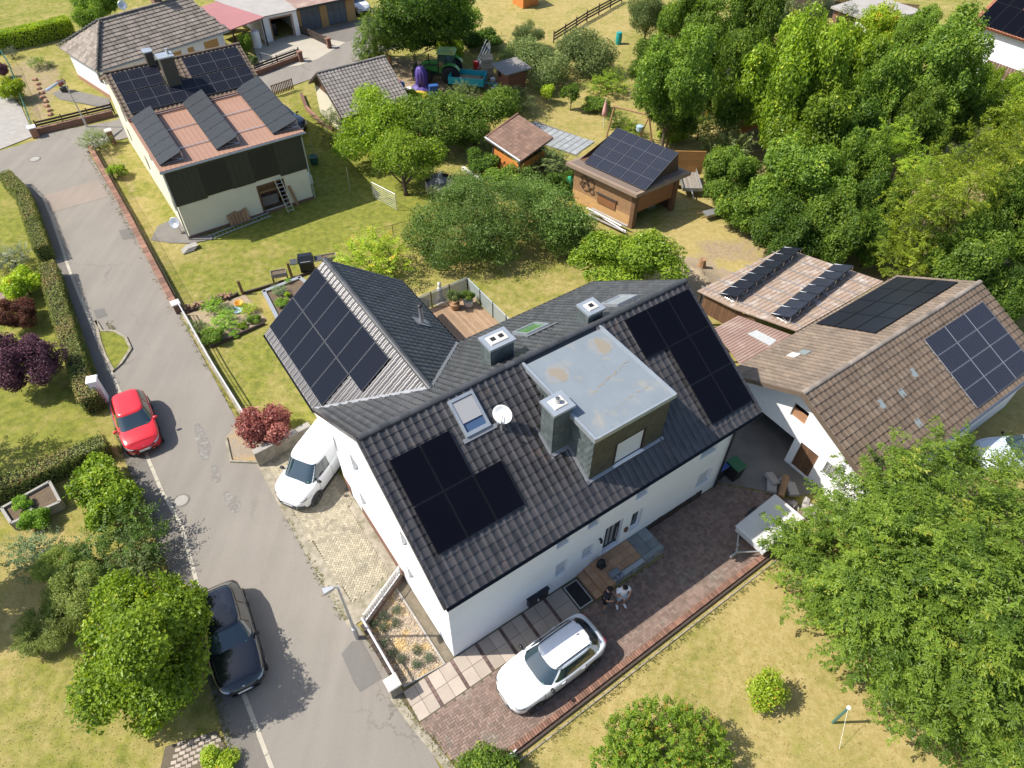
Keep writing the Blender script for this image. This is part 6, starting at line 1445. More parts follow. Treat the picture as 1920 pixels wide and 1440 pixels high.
plant('edge_tree','tree just outside the left edge whose shadow falls on the lawn','tree',0,0,0,5.5,'spiky','leaf_mid',rr=1.7,xy=(-26.6,18.9))
plant('edge_tree','tree outside the lower left corner shading the dry lawn','tree',0,0,0,6.0,'broad','leaf_mid',rr=1.9,xy=(-22.6,12.1))
plant('yellow_shrub','low yellow leaved shrub at the foot of the sidewalk','shrub',405,1432,34,.7,'shrub','leaf_lime')
HP = PX([(22,350),(55,385),(74,440),(92,490)]); hedge('clipped hedge along the sidewalk, upper piece with a curved end',HP,.8,1.2,'leaf_hedge',seed=2,top_tone=.28)
HP = PX([(103,520),(118,580),(140,650),(162,715),(182,772)]); hedge('clipped hedge with a browned top beside the white pillar',HP,.85,1.15,'leaf_hedge',seed=3,top_tone=.38)
HP = PX([(208,848),(130,880),(60,912),(-60,955)]); hedge('clipped hedge crossing the left lawn behind the concrete planter',HP,.85,1.0,'leaf_hedge',seed=4,top_tone=.3)
HP = PX([(-30,100),(60,82),(138,62)]); hedge('bright trimmed hedge behind the bungalow garden',HP,1.3,1.5,'leaf_lime',leaf=.14,dens=200,seed=5)
plant('red_maple','rounded red leaved maple at the corner of the gravel patch','shrub',498,800,46,2.2,'shrub','leaf_maple_red',az=1.0)
# --- round the cream house and the bungalow
plant('lilac_bush','loose grey green bush by the brick wall in front of the cream house','shrub',180,262,26,1.5,'spiky','leaf_olive')
plant('garden_bush','loose light bush in the gravel bed beside the cream house','shrub',217,318,20,1.1,'sparse','leaf_bright')
plant('round_tree','dark round tree on the meadow behind the bungalow','tree',172,15,40,4.5,'broad','leaf_mid',az=1.1)
plant('grass_bush','round green bush in the bungalow garden','shrub',70,117,15,1.0,'spiky','leaf_mid')
plant('grass_bush','small blue bush next to the round bush in the bungalow garden','shrub',93,119,7,.5,'spiky','leaf_blue')
plant('yellow_thuja','yellow green shrub by the driveway at the left edge','shrub',22,168,24,1.8,'shrub','leaf_lime')
plant('barberry_bush','dark red bush at the left edge below the hedge','shrub',3,132,13,1.3,'shrub','leaf_purple')
plant('garden_bush','thin grassy plant at the corner of the hedge and the bed','shrub',20,98,10,1.0,'spiky','leaf_silver')
plant('thuja','small green thuja cone beside the carport','tree',460,83,12,2.2,'shrub','leaf_mid',az=1.6)
plant('flower_shrub','low bush with pink flowers by the iron gate','shrub',474,112,10,.8,'shrub','leaf_olive')
# --- tall dark group above the tractor
special_tree('spruce_group','tall dark conifer with drooping boughs beside the lane',G(706,104,0),[(700,78,2.0,34),(702,55,3.5,32),(706,38,5.0,26),(692,92,1.0,28),(722,60,3.5,26)],'leaf_conifer',.24,14,480,.5,.5,.2,wd=.35,seed=111)
special_tree('dark_tree','very tall dark tree at the top edge above the tractor',G(795,84,0),[(785,30,5.5,58),(755,20,6.5,50),(820,15,7,55),(850,35,5.5,42),(770,58,3.0,40),(735,40,5,38),(800,-20,9,60),(845,58,3,34),(810,60,2.6,36),(740,68,2.0,32)],'leaf_dark',.24,18,1100,.3,.1,.3,wd=.6,style='cluster',seed=112)
special_tree('dark_tree','broad dark tree to the right of the tallest tree at the top edge',G(860,70,0),[(850,10,6,42),(850,50,2.5,34),(872,35,3.5,30),(845,-10,8,45)],'leaf_mid',.24,16,450,.3,.1,.22,wd=.6,style='cluster',seed=113)
plant('young_birch','slim light green tree standing behind the tractor','tree',845,98,23,3.0,'shrub','leaf_lime',az=1.2)
plant('young_birch','slim sapling with thin stem left of the tractor','tree',775,83,16,3.2,'sparse','leaf_mid',az=1.3)
plant('bramble','dark bramble at the foot of the dark trees right of the tractor','shrub',905,72,38,1.6,'shrub','leaf_dark',az=.6,trunk=False)
# --- orchard in the middle
O_ = 'leaf_mid'
plant('walnut_tree','dense rounded tree in front of the orange-floored workshop yard','tree',1178,482,92,4.2,'broad','leaf_bright',az=.62,ay=.8)
plant('lime_shrub','bright lime shrub behind the wing roof','shrub',690,482,62,2.6,'spiky','leaf_lime',az=.9)
special_tree('apple_tree','wide apple tree with dark shade under it in the garden centre',G(900,470,0),[(830,400,2.2,62),(890,385,2.8,66),(950,390,2.8,62),(800,440,1.6,46),(860,445,1.9,60),(930,450,1.9,55),(880,355,2.4,45),(985,430,1.7,42),(830,475,1.0,38)],'leaf_apple',.15,19,1250,.22,0,.13,wd=.5,style='cluster',seed=121)
special_tree('apple_tree','dark apple tree right of the wide apple tree near the workshop',G(1035,445,0),[(1030,395,2.4,60),(1075,420,2.0,46),(1000,370,2.2,45),(1050,440,1.5,45),(985,345,1.9,40),(1090,450,1.3,32)],'leaf_apple',.16,18,720,.22,0,.13,wd=.5,style='cluster',seed=122)
special_tree('plum_tree','small fruit tree with bare trunk on the lawn beside the stone grill',G(762,365,0),[(762,290,2.6,46),(715,300,2.3,32),(805,285,2.4,34),(745,265,3.0,34),(790,315,1.9,26)],'leaf_bright',.17,16,400,.25,0,.14,wd=.55,style='cluster',seed=123)
special_tree('plum_tree','tall bright fruit tree in front of the small garage',G(715,285,0),[(700,200,3.4,42),(680,240,2.6,44),(730,225,3.0,44),(660,270,1.9,36),(720,260,2.3,40),(690,180,3.6,26)],'leaf_bright',.20,16,560,.28,0,.14,wd=.6,style='cluster',seed=124)
plant('willow_shrub','pale thin leaved shrub by the gable of the small garage','shrub',630,235,36,2.3,'spiky','leaf_olive',az=1.1)
special_tree('plum_tree','spreading tree behind the small fruit tree with the bare trunk',G(800,260,0),[(790,225,2.6,46),(830,240,2.2,40),(765,210,2.8,36),(850,215,2.4,36),(815,200,2.8,34)],'leaf_mid',.20,16,560,.28,0,.13,wd=.55,style='cluster',seed=125)
special_tree('pear_tree','green tree left of the garden hut roof',G(890,270,0),[(885,225,2.4,42),(915,205,2.6,38),(860,195,2.7,38),(900,245,1.7,30),(945,190,2.3,36),(870,250,1.4,26)],'leaf_mid',.20,16,600,.28,0,.13,wd=.55,style='cluster',seed=126)
plant('willow_shrub','grey green willow thicket below the brown garden shed','shrub',965,185,36,2.2,'willow','leaf_olive')
plant('willow_shrub','light leaved bush below the turquoise trailer','shrub',868,178,26,2.0,'spiky','leaf_olive')
plant('willow_shrub','pale bush below the purple covered figure','shrub',768,182,22,1.5,'shrub','leaf_bright')
plant('hazel_bush','dark hedge-like bush left of the orange hut','shrub',905,300,30,1.6,'shrub','leaf_dark')
plant('hazel_bush','leafy bush at the front corner of the orange hut','shrub',945,335,34,1.7,'shrub','leaf_mid')
plant('hazel_bush','feathery bush between the hut and the workshop','shrub',1030,305,36,2.2,'spiky','leaf_olive')
plant('hazel_bush','dark bush in the gap left of the workshop wall','shrub',1050,340,26,1.7,'shrub','leaf_dark')
plant('golden_shrub','narrow yellow shrub beside the path near the stone grill','shrub',908,335,7,1.1,'shrub','leaf_lime',az=1.6,trunk=False)
plant('sapling_tree','little round tree casting a shadow on the upper lawn','tree',1072,172,19,2.4,'sparse','leaf_mid')
plant('sapling_tree','thin yellowish sapling left of the little round tree','tree',1025,170,16,1.8,'sparse','leaf_lime')
special_tree('apple_tree','pale apple tree right of the log pile',G(1010,130,0),[(1000,110,1.8,36),(1035,125,1.6,34),(980,90,2.0,30),(1020,145,1.2,28),(960,110,1.3,24)],'leaf_olive',.24,15,480,.35,.1,.12,wd=.4,style='cluster',seed=127)
special_tree('apple_tree','rounded pale apple tree below the rail fence',G(1095,120,0),[(1090,85,2.2,40),(1125,100,1.8,34),(1065,95,1.9,30),(1105,120,1.2,32)],'leaf_olive',.24,15,460,.35,.1,.12,wd=.4,style='cluster',seed=128)
plant('apple_tree','light apple tree standing nearest the open top lawn','tree',990,66,30,2.8,'fine','leaf_olive')
plant('currant_row','tangled light bush right of the pale apple trees','shrub',1140,155,34,1.6,'spiky','leaf_bright')
plant('currant_row','darker bush below the tangled light bush','shrub',1120,195,24,1.2,'shrub','leaf_mid')
plant('currant_row','bush beside the folded parasol','shrub',1158,222,22,1.3,'spiky','leaf_mid')
plant('currant_row','bush between the parasol and the wooden swing frame','shrub',1185,240,20,1.1,'spiky','leaf_bright')
plant('currant_row','young leafy plants right of the wooden swing frame','shrub',1265,252,30,1.1,'sparse','leaf_bright',az=.6)
plant('currant_row','leafy bush at the dark edge of the wood','shrub',1312,240,26,1.9,'spiky','leaf_mid')
# --- the wood on the right
W = [('tall broadleaf tree at the left corner of the wood',1265,150,78,9.5,'tall','leaf_mid'),('dark broadleaf tree on the left flank of the wood above the parasol',1225,135,48,6.0,'tall','leaf_mid'),
     ('dark tree at the lower left flank of the wood',1262,205,52,5.5,'broad','leaf_dark'),('bright crown at the top left of the wood',1340,80,62,9.0,'tall','leaf_mid'),
     ('round grey green tree beyond the left corner of the wood',1215,30,44,4.5,'fine','leaf_olive'),('bushy tree at the top edge beside the round grey green tree',1290,28,48,7.5,'broad','leaf_mid'),
     ('large bright maple crown in the middle of the wood',1480,165,92,9.5,'broad','leaf_bright'),('lower bright crown in front of the large maple crown',1500,235,84,7.0,'broad','leaf_bright'),
     ('dark willow like tree at the top of the wood',1470,45,70,6.5,'fine','leaf_olive'),('mid green crown behind the large maple crown',1400,65,60,8.5,'broad','leaf_mid'),
     ('yellow green crown right of the large maple crown',1570,150,74,8.0,'broad','leaf_bright'),('tall dark pear shaped tree in front of the far white house',1765,140,92,10.0,'tall','leaf_mid'),
     ('bright bush crown below the far rail fence',1640,80,58,5.5,'broad','leaf_lime'),('crown between the yellow green crown and the pear shaped tree',1660,180,72,7.5,'broad','leaf_mid'),
     ('dark undergrowth crown in the heart of the wood',1590,265,78,6.0,'broad','leaf_dark'),('large leaved laurel mound behind the lean-to',1500,355,96,5.5,'broad','leaf_mid'),
     ('dark laurel mound nearest the lean-to roof',1480,435,66,3.8,'broad','leaf_dark'),('shady crown right of the laurel mound',1580,425,70,4.8,'broad','leaf_mid'),
     ('grey green shrub mass right of the workshop trailer',1370,335,58,4.0,'broad','leaf_mid'),('pale feathery shrub above the shrub mass by the trailer',1365,272,46,3.0,'spiky','leaf_olive'),
     ('low leafy shrub at the edge of the dry yard',1385,395,44,2.4,'shrub','leaf_mid'),('weeping pale willow right of the laurel mound',1680,315,72,6.5,'willow','leaf_bright'),
     ('wide yew with layered sprays behind the barn',1740,400,92,8.0,'yew','leaf_yew'),('tall yew above the barn ridge',1830,345,90,8.5,'yew','leaf_yew'),
     ('low yew with golden tips behind the barn panels',1690,480,62,4.0,'yew','leaf_yew'),('broadleaf bush mass between the yew and the barn ridge',1805,490,80,5.0,'broad','leaf_mid'),
     ('yew at the right edge of the picture',1905,265,74,7.0,'yew','leaf_yew'),('bright crown at the right edge below the far house',1890,205,48,5.0,'broad','leaf_bright'),
     ('leafy crown at the right edge behind the barn ridge end',1895,430,76,6.0,'broad','leaf_mid'),('bush at the right edge beside the barn gable end',1910,545,58,4.0,'broad','leaf_dark'),
     ('crown in the gap between willow and maple',1600,330,60,5.5,'broad','leaf_mid'),('dark low crown behind the weeping willow',1640,395,58,4.5,'broad','leaf_dark'),('tree beyond the right edge in the wood',1985,340,90,8.0,'broad','leaf_mid'),
     ('crown above the shelter roof in the wood',1385,165,66,7.5,'broad','leaf_mid'),('tree left of the tall pear shaped tree top',1715,75,46,7.0,'tall','leaf_mid'),('leafy tree on the bare ground in front of the far balcony',1725,235,52,6.0,'broad','leaf_mid'),('dark leafy tree right of the tall pear shaped tree',1800,215,46,5.5,'broad','leaf_dark'),('bright sapling crown below the far balcony',1850,160,34,3.6,'broad','leaf_bright'),('dark crown behind the low yew',1640,445,50,4.0,'broad','leaf_dark')]
for lab,x_,y_,r_,h_,k_,m_ in W: plant('wood_tree',lab,'tree',x_,y_,r_,h_ * 1.08,k_,m_,group='trees of the wood on the right',az=1.5,ax=.8 + .2 * random.random(),ay=.8 + .2 * random.random())
plant('spruce','small pointed spruce on the grass below the far fence','tree',1588,35,16,3.6,'yew','leaf_conifer',az=1.9)
HPX = [Vector(G(x,y)) for x,y in ((1330,480),(1400,505),(1455,520))]
# --- front right: the cherry and the lawn shrubs
special_tree('cherry_tree','huge cherry tree reaching over the white box trailer',G(1680,1140,0),[(1505,1020,2.0,36),(1555,1010,2.8,58),(1615,950,3.6,60),(1575,1075,2.5,70),(1655,1020,4.6,84),(1695,925,4.6,70),(1738,850,4.6,44),(1610,1140,2.4,72),(1690,1110,5.0,95),(1665,1195,3.2,78),(1740,1020,5.6,90),(1735,1265,2.0,72),(1575,945,2.4,30),(1650,885,3.4,34),(1650,1255,1.2,40),(1480,1040,1.5,20),(1520,1090,1.6,36)],'leaf_cherry',.115,11,470,1.05,.5,.2,wd=.42,style='bough',seed=131)
special_tree('cherry_tree','second cherry tree filling the lower right corner',G(1880,1200,0),[(1810,900,4.6,80),(1890,900,4.4,80),(1830,990,5.8,95),(1920,1000,5.6,95),(1800,1120,5.6,95),(1890,1120,6.4,105),(1820,1220,4.6,100),(1920,1240,5.0,105),(1790,1320,2.6,80),(1860,1340,3.0,92),(1935,1360,3.0,92),(1870,1420,1.4,62),(2010,1100,5.0,110),(2010,1280,4.2,110),(1760,1210,4.0,70)],'leaf_cherry',.115,11,470,1.1,.5,.2,wd=.42,style='bough',seed=132)
special_tree('lime_tree_sapling','young leafy sapling alone on the dry lawn',G(1437,1322,0),[(1440,1290,1.2,26),(1420,1290,1.0,17),(1458,1300,.9,18),(1428,1318,.7,17),(1448,1270,1.4,15)],'leaf_lime',.12,12,150,.16,0,.03,wd=.6,style='cluster',seed=133)
special_tree('photinia_shrub','bright shrub with red tipped shoots at the bottom edge',G(1240,1430,0),[(1240,1385,1.5,70),(1180,1400,1.1,52),(1300,1390,1.2,56),(1235,1440,1.0,80),(1330,1425,.9,40),(1150,1430,.8,40)],'leaf_photinia',.12,14,950,.26,-.35,.05,wd=.5,seed=134,cat='shrub')
special_tree('evergreen_shrub','dark green shrub beside the white railing at the bottom edge',G(915,1440,0),[(910,1432,.9,36),(945,1440,.7,28),(880,1440,.7,26)],'leaf_mid',.11,14,260,.14,0,.04,wd=.55,style='cluster',seed=135,cat='shrub')
# ------------------------------------------------------------------ vehicles (x forward, y left, origin on the ground under the middle)
mat('paint_red',(0.62,0.016,0.022),0.3,coat=1.0,spec=.5); mat('paint_white',(0.74,0.75,0.76),0.3,coat=1.0,spec=.5); mat('paint_black',(0.006,0.008,0.014),0.22,coat=1.0,spec=.5)
mat('paint_blue_white',(0.55,0.62,0.72),0.3,coat=1.0); mat('trim_black',(0.014,0.014,0.015),0.45); mat('trim_grey',(0.06,0.063,0.07),0.55); mat('lamp_glass',(0.36,0.38,0.4),0.12,spec=.8,metal=.4); mat('lamp_red',(0.35,0.01,0.012),0.2); mat('plate_white',(0.72,0.72,0.7),0.5); mat('plate_blue',(0.02,0.06,0.35),0.5); mat('chrome',(0.75,0.75,0.76),0.15,metal=1.0); mat('alloy',(0.45,0.46,0.47),0.35,metal=.8)
mat('interior',(0.055,0.055,0.058),0.8); mat('mint',(.25,.55,.45),.5)
def car(name,label,loc,ang,p,paint,cat='car',group=None):
    t = thing(name,label,cat,loc,ang,group); L,W,Ht = p['L'],p['W'],p['H']; hl = L / 2; hw = W / 2; belt = p['belt']; hood = p['hood']; xw0,xw1,xr1,xr0 = p['xw0'],p['xw1'],p['xr1'],p['xr0']
    deck = p.get('deck',belt); w1 = hw * p.get('roofw',.74); w0 = hw * .93; nexp = p.get('n',4.2); NX = p.get('nx',6)
    def plan(x):
        q = abs(x) / hl; return hw * max(0,1 - q ** p.get('pl',9)) ** (1 / 3.4) * (1 - (p.get('taper',.07) * max(0,x / hl) ** 2.2 + .045 * max(0,-x / hl) ** 2.5))
    FD = p.get('fd',.30)
    def top(x):
        if x > xw0: f = (x - xw0) / (hl - xw0); return hood + (p['nose'] - hood) * f ** 2.4
        if x < xr0: f = (xr0 - x) / (hl + xr0 + 1e-6); return deck + (p.get('tail',deck - .12) - deck) * min(1,f) ** 2
        f = (xw0 - x) / (xw0 - xr0); return hood + (deck - hood) * f
    b = MB(); b.smooth = True; xs = np.concatenate([-hl + .22 * np.linspace(0,1,7) ** 1.6,np.linspace(-hl + .3,hl - .34,24),hl - .27 * np.linspace(1,0,9) ** 1.6]); P = []
    for x in xs:
        e = min(1,max(0,(hl - abs(x))) / FD) ** .5; w = max(plan(min(max(x,-hl + .004),hl - .004)),hw * .5); tz = top(x); zb_ = .2 + .12 * (1 - e); zm = .5
        tz2 = zm + (tz - zm) * (e if x > 0 else .45 + .55 * e)
        sh = min(tz2 - .06,belt - .02); R = []
        prof = [(.0,zb_),(.86,zb_),(.95,zb_ + .05),(.985,zb_ + .2),(1.0,.55 * tz2 + .1),(.995,sh - .06),(.965,sh + .015),(.90,tz2 - .012),(.72,tz2 + .012),(.4,tz2 + .032),(0,tz2 + .04)]
        for f_,z in prof: R.append((x,f_ * w,z))
        full = R + [(q[0],-q[1],q[2]) for q in R[-2:0:-1]]; P.append(full)
    b.grid(P,close=True); b.add(P[0],[tuple(range(len(P[0])))]); b.add(P[-1],[tuple(range(len(P[-1])))[::-1]])
    b.build('body',MATS[paint],t)
    # front face
    fx = lambda y,z: min(hl * max(.02,1 - (min(.985,abs(y) / hw / (1 - p.get('taper',.07))) ** 3.4)) ** (1 / p.get('pl',9)),hl - FD * max(0,(z - .5) / (p['nose'] - .5)) ** 2)
    # cabin
    zr = Ht - .06
    def cab(f,ang_=None):   # outline at relative height f
        g_ = f ** 1.08; xf = xw0 + (xw1 - xw0) * (f ** .9); xb = xr0 + (xr1 - xr0) * (f ** 1.1); w = w0 + (w1 - w0) * g_; return xf,xb,w,belt - .03 + (zr - belt + .03) * f
    def ring(f,N=48):
        xf,xb,w,z = cab(f); cx,a = (xf + xb) / 2,(xf - xb) / 2; R = []
        for k in range(N):
            th = 2 * PI * k / N; c,s = math.cos(th),math.sin(th); R.append((cx + a * math.copysign(abs(c) ** (2 / NX),c),w * math.copysign(abs(s) ** (2 / nexp),s),z))
        return R
    c = MB(); c.smooth = True; G_ = [ring(f) for f in np.linspace(0,1,8)]; xf,xb,w,z = cab(1); last = G_[-1]
    for sc,dz in ((.965,.035),(.86,.052),(.5,.068),(.1,.072)): G_.append([((q[0] - (xf + xb) / 2) * sc + (xf + xb) / 2,q[1] * sc,z + dz) for q in last])
    c.grid(G_,close=True); c.poly(G_[-1]); c.build('cabin',MATS[paint],t)
    def side_y(f,x):
        xf,xb,w,z = cab(f); cx,a = (xf + xb) / 2,(xf - xb) / 2; q = min(.999,abs((x - cx) / a)); return w * (1 - q ** NX) ** (1 / nexp),z
    def end_x(f,y,front):
        xf,xb,w,z = cab(f); cx,a = (xf + xb) / 2,(xf - xb) / 2; q = min(.999,abs(y / w)); e = a * (1 - q ** nexp) ** (1 / NX); return cx + (e if front else -e),z
    for front,nm,f0,f1,wd in ((True,'windscreen',.03,.95,.90),(False,'rear_window',.34,.93,.84)):
        if not front and p.get('van'): continue
        g = MB(); g.smooth = True; rows = []
        for f in np.linspace(f0,f1,7):
            w = cab(f)[2]; rows.append([(end_x(f,y,front)[0] + (.012 if front else -.012),y,end_x(f,y,front)[1] + .008) for y in np.linspace(-wd * w,wd * w,13)])
        g.grid(rows if front else [r_[::-1] for r_ in rows]); go = g.build(nm,MATS['car_glass'],t)
        if front:
            d_ = MB(); rows = []
            for f in np.linspace(-.06,.03,2): rows.append([(end_x(max(f,0),y,True)[0] + .016 - (f - .03) * .9,y,end_x(max(f,0),y,True)[1] + .006 + min(f,0) * .1) for y in np.linspace(-.9 * w0,.9 * w0,11)])
            d_.grid(rows); d_.build('wiper_panel',MATS['trim_black'],t)
            x,z = end_x(.12,.62 * w0,True); MB().box(x - .0,x + .006,.60 * w0,.60 * w0 + .07,z + .01,z + .05).build('sticker',MATS['mint'],go)
            for y in (-.5,.12):
                x0,z0 = end_x(.02,y,True); x1,z1 = end_x(.06,y + .5,True); MB().tube([(x0 + .03,y,z0 + .015),(x1 + .03,y + .48,z1 + .02)],.011,5).build('wiper',MATS['trim_black'],t)
    for sd in (1,-1):
        for (xa,xb_) in p['win']:
            g = MB(); g.smooth = True; rows = []
            for f in np.linspace(.10,.90,5):
                xf,xb,w,z = cab(f); lo = max(xa,xb + .16); hi_ = min(xb_,xf - .13)
                if hi_ <= lo: hi_ = lo + .02
                rows.append([(x,sd * (side_y(f,x)[0] + .012),side_y(f,x)[1]) for x in np.linspace(lo,hi_,8)])
            g.grid(rows if sd < 0 else [r_[::-1] for r_ in rows]); g.build('side_window',MATS['car_glass'],t)
        for xw in (p['wf'],p['wr']):
            r = p['wr_']; y0 = plan(xw) + .002
            MB().tube([(xw,sd * (y0 - .20),r),(xw,sd * (y0 + .006),r)],[r + .075,r + .07],28).build('wheel_arch',MATS[p.get('arch','trim_black')],t)
            M_ = Matrix.Translation((xw,sd * (y0 - .17),r)) @ Matrix.Rotation(-sd * PI / 2,4,'X')
            wt = MB(); wt.smooth = True; wt.lathe([(r * .66,.0),(r * .97,.005),(r,.04),(r,.15),(r * .96,.185),(r * .7,.195),(r * .66,.18)],28,M=M_); tyre = wt.build('wheel',MATS['rubber'],t)
            rm = MB(); rm.lathe([(r * .66,.17),(r * .62,.185),(r * .58,.165),(r * .2,.175),(0,.185)],20,M=M_); rm.build('rim',MATS['alloy'],tyre)
        xm = p['xm']; ym = plan(xm) * .97
        m = MB(); m.smooth = True; m.lathe([(0,-.1),(.06,-.08),(.085,0),(.075,.08),(0,.1)],10,M=Matrix.Translation((xm,sd * (ym + .09),belt + .06)) @ Matrix.Rotation(PI / 2,4,'X') @ Matrix.Diagonal((.9,.9,1.15,1))); m.build('mirror',MATS[p.get('mirror',paint)],t)
        NZ = p['nose']; ya,yb = p.get('hl',(.56,.93)); h_ = MB(); h_.smooth = True; rows = []
        for f_,(za,zb2) in zip(np.linspace(0,1,7),zip(np.linspace(NZ - .13,NZ - .09,7),np.linspace(NZ - .045,NZ + .03,7))):
            y = hw * (ya + (yb - ya) * f_); rows.append([(fx(y,z) + .014 + .01 * f_,sd * (y + .012 * f_),min(z + .012,NZ + .03)) for z in np.linspace(za,zb2,4)])
        h_.grid(rows); ho_ = h_.build('headlight',MATS['lamp_glass'],t)
        k_ = MB(); k_.tube([tuple(np.array(r_[0]) + (.006,0,.0)) for r_ in rows],.014,5); k_.build('light_bezel',MATS['trim_black'],ho_)
        tl = MB(); xt = -hl + .12; tl.hull8([(xt - .06,sd * plan(xt) * .72,belt - .30),(xt - .02,sd * (plan(xt) + .006),belt - .30),(xt + .22,sd * (plan(xt + .22) + .008),belt - .24),(xt + .2,sd * plan(xt) * .72,belt - .3)],[(xt - .03,sd * plan(xt) * .72,belt - .1),(xt,sd * (plan(xt) + .006),belt - .1),(xt + .2,sd * (plan(xt + .2) + .008),belt - .09),(xt + .2,sd * plan(xt) * .72,belt - .1)]); tl.build('tail_light',MATS['lamp_red'],t)
        for xd_ in p.get('handles',()):
            MB().box(xd_,xd_ + .16,sd * (plan(xd_) - .005),sd * (plan(xd_) + .02),belt - .13,belt - .10).build('door_handle',MATS[p.get('handle',paint)],t)
        ds = MB(); ds.smooth = False
        for xd_ in p.get('doors',()): ds.box(xd_,xd_ + .012,sd * (plan(xd_) - .02),sd * (plan(xd_) + .0035),.32,belt - .03)
        if ds.v: ds.build('door_seam',MATS['trim_black'],t)['kind'] = 'stuff'
        MB().box(p['wr'] + .42,p['wf'] - .42,sd * (hw * .93),sd * (hw * .985 + .006),.2,.33).build('sill',MATS['trim_black'],t)
        if p.get('rails'):
            q = []
            for x in np.linspace(xr1 + .22,xw1 - .1,9):
                s_ = (x - (xr1 + .22)) / (xw1 - xr1 - .32); q.append((x,sd * w1 * .86,zr + .03 + .075 * math.sin(PI * min(1,max(0,s_ * .94 + .03))) ** .4))
            MB().tube(q,.022,6).build('roof_rail',MATS['trim_black'],t)
    def strip(y0,y1,z0,z1,m,nm,out=.02,n_=9,par=t,back=0.0):
        s = MB(); ys = np.linspace(y0,y1,n_); s.grid([[(fx(y,z) + out,y,z + out * .4) for y in ys] for z in np.linspace(z0,z1,4)]); return s.build(nm,MATS[m],par)
    strip(-.55 * hw,.55 * hw,p['nose'] - .17,p['nose'] - .06,'trim_black','grille',.015); strip(-.6 * hw,.6 * hw,.26,.40,'trim_black','bumper_intake',.012)
    if p.get('bumper'): strip(-.9 * hw,.9 * hw,.25,.25 + p.get('bh',.12),p['bumper'],'bumper',.018,17)
    pl = strip(-.27,.27,.43,.54,'plate_white','number_plate',.035); strip(.222,.262,.435,.535,'plate_blue','plate_band',.042,3,pl)
    if p.get('marks',True):
        MB().lathe([(.045,0),(.055,.012),(.04,.02),(0,.02)],14,M=Matrix.Translation((fx(0,p['nose'] - .11) + .012,0,p['nose'] - .10)) @ Matrix.Rotation(PI / 2 - .5,4,'Y')).build('badge',MATS['chrome'],t)
    bs = MB(); yy = .70 * hw
    for sg in (-1,1): bs.tube([(x,sg * plan(x) * .80,top(x) * 1.0 + .0) for x in np.linspace(xw0 + .02,hl - FD,6)],.007,4)
    bs.tube([(hl - FD * .86,y,top(hl - FD) + .012 - .018 * (abs(y) / hw) ** 2) for y in np.linspace(-yy,yy,7)],.006,4); bs.build('bonnet_seam',MATS['trim_black'],t)['kind'] = 'stuff'
    if p.get('antenna'): MB().hull8([(xr1 + .3,-.02,zr + .06),(xr1 + .42,-.02,zr + .06),(xr1 + .42,.02,zr + .06),(xr1 + .3,.02,zr + .06)],[(xr1 + .30,-.008,zr + .12),(xr1 + .34,-.008,zr + .12),(xr1 + .34,.008,zr + .12),(xr1 + .30,.008,zr + .12)]).build('antenna',MATS['trim_black'],t)
    if p.get('spoiler'): MB().hull8([(xr1 - .13,-w1 * .74,zr - .03),(xr1 + .1,-w1 * .74,zr + .0),(xr1 + .1,w1 * .74,zr + .0),(xr1 - .13,w1 * .74,zr - .03)],[(xr1 - .1,-w1 * .68,zr + .0),(xr1 + .1,-w1 * .7,zr + .042),(xr1 + .1,w1 * .7,zr + .042),(xr1 - .1,w1 * .68,zr + .0)]).build('spoiler',MATS['trim_black'],t)
    return t
HATCH = dict(L=3.82,W=1.70,H=1.46,belt=.93,hood=.93,nose=.74,deck=.95,tail=.8,xw0=.92,xw1=.22,xr1=-1.42,xr0=-1.86,roofw=.70,wf=1.22,wr=-1.24,wr_=.30,xm=.62,win=[(-1.5,-.62),(-.52,.55)],handles=(-.55,.45),doors=(-.56,.62))
car('red_hatchback','bright red hatchback parked beside the clipped hedge and white pillar',(-18.36,21.5,.01),math.radians(-57.5),HATCH,'paint_red')
ESTATE = dict(L=4.52,W=1.84,H=1.45,belt=.93,hood=.95,nose=.74,deck=.96,tail=.82,xw0=.88,xw1=.12,xr1=-1.68,xr0=-2.1,roofw=.68,wf=1.42,wr=-1.42,wr_=.33,xm=.62,win=[(-1.9,-.85),(-.78,-.0),(.05,.7)],handles=(-.85,.1),doors=(-.86,.08),antenna=True,mirror='trim_black')
car('black_estate_car','glossy black car half under the big green maple',(-10.72,10.92,.01),math.radians(-60.5),ESTATE,'paint_black')
SUV = dict(nx=4.5,L=4.38,W=1.84,H=1.57,belt=1.06,hood=1.06,nose=.86,deck=1.1,tail=.9,xw0=1.02,xw1=.36,xr1=-1.5,xr0=-2.0,roofw=.69,n=3.4,wf=1.34,wr=-1.3,wr_=.35,xm=.72,win=[(-1.66,.72)],handles=(-.84,.1),doors=(-.9,.04,1.0),rails=True,antenna=True,spoiler=True,mirror='trim_black',bumper='trim_grey')
car('white_suv','white SUV with black roof rails on the red paved drive',(1.62,10.02,.03),math.radians(180 + 36.0),SUV,'paint_white')
VAN = dict(L=4.5,W=1.86,H=1.9,belt=1.14,hood=1.14,nose=.93,deck=1.35,tail=1.2,xw0=1.42,xw1=.72,xr1=-2.1,xr0=-2.2,roofw=.80,wf=1.38,wr=-1.3,wr_=.33,xm=1.05,win=[(.05,1.15)],doors=(.05,1.0),handles=(.15,),n=6,van=True,bumper='trim_grey',bh=.28,mirror='trim_black',arch='trim_grey')
van = car('white_van','white panel van with grey bumper parked against the white house gable',(-9.02,19.0,.03),math.radians(-112),VAN,'paint_white','van')
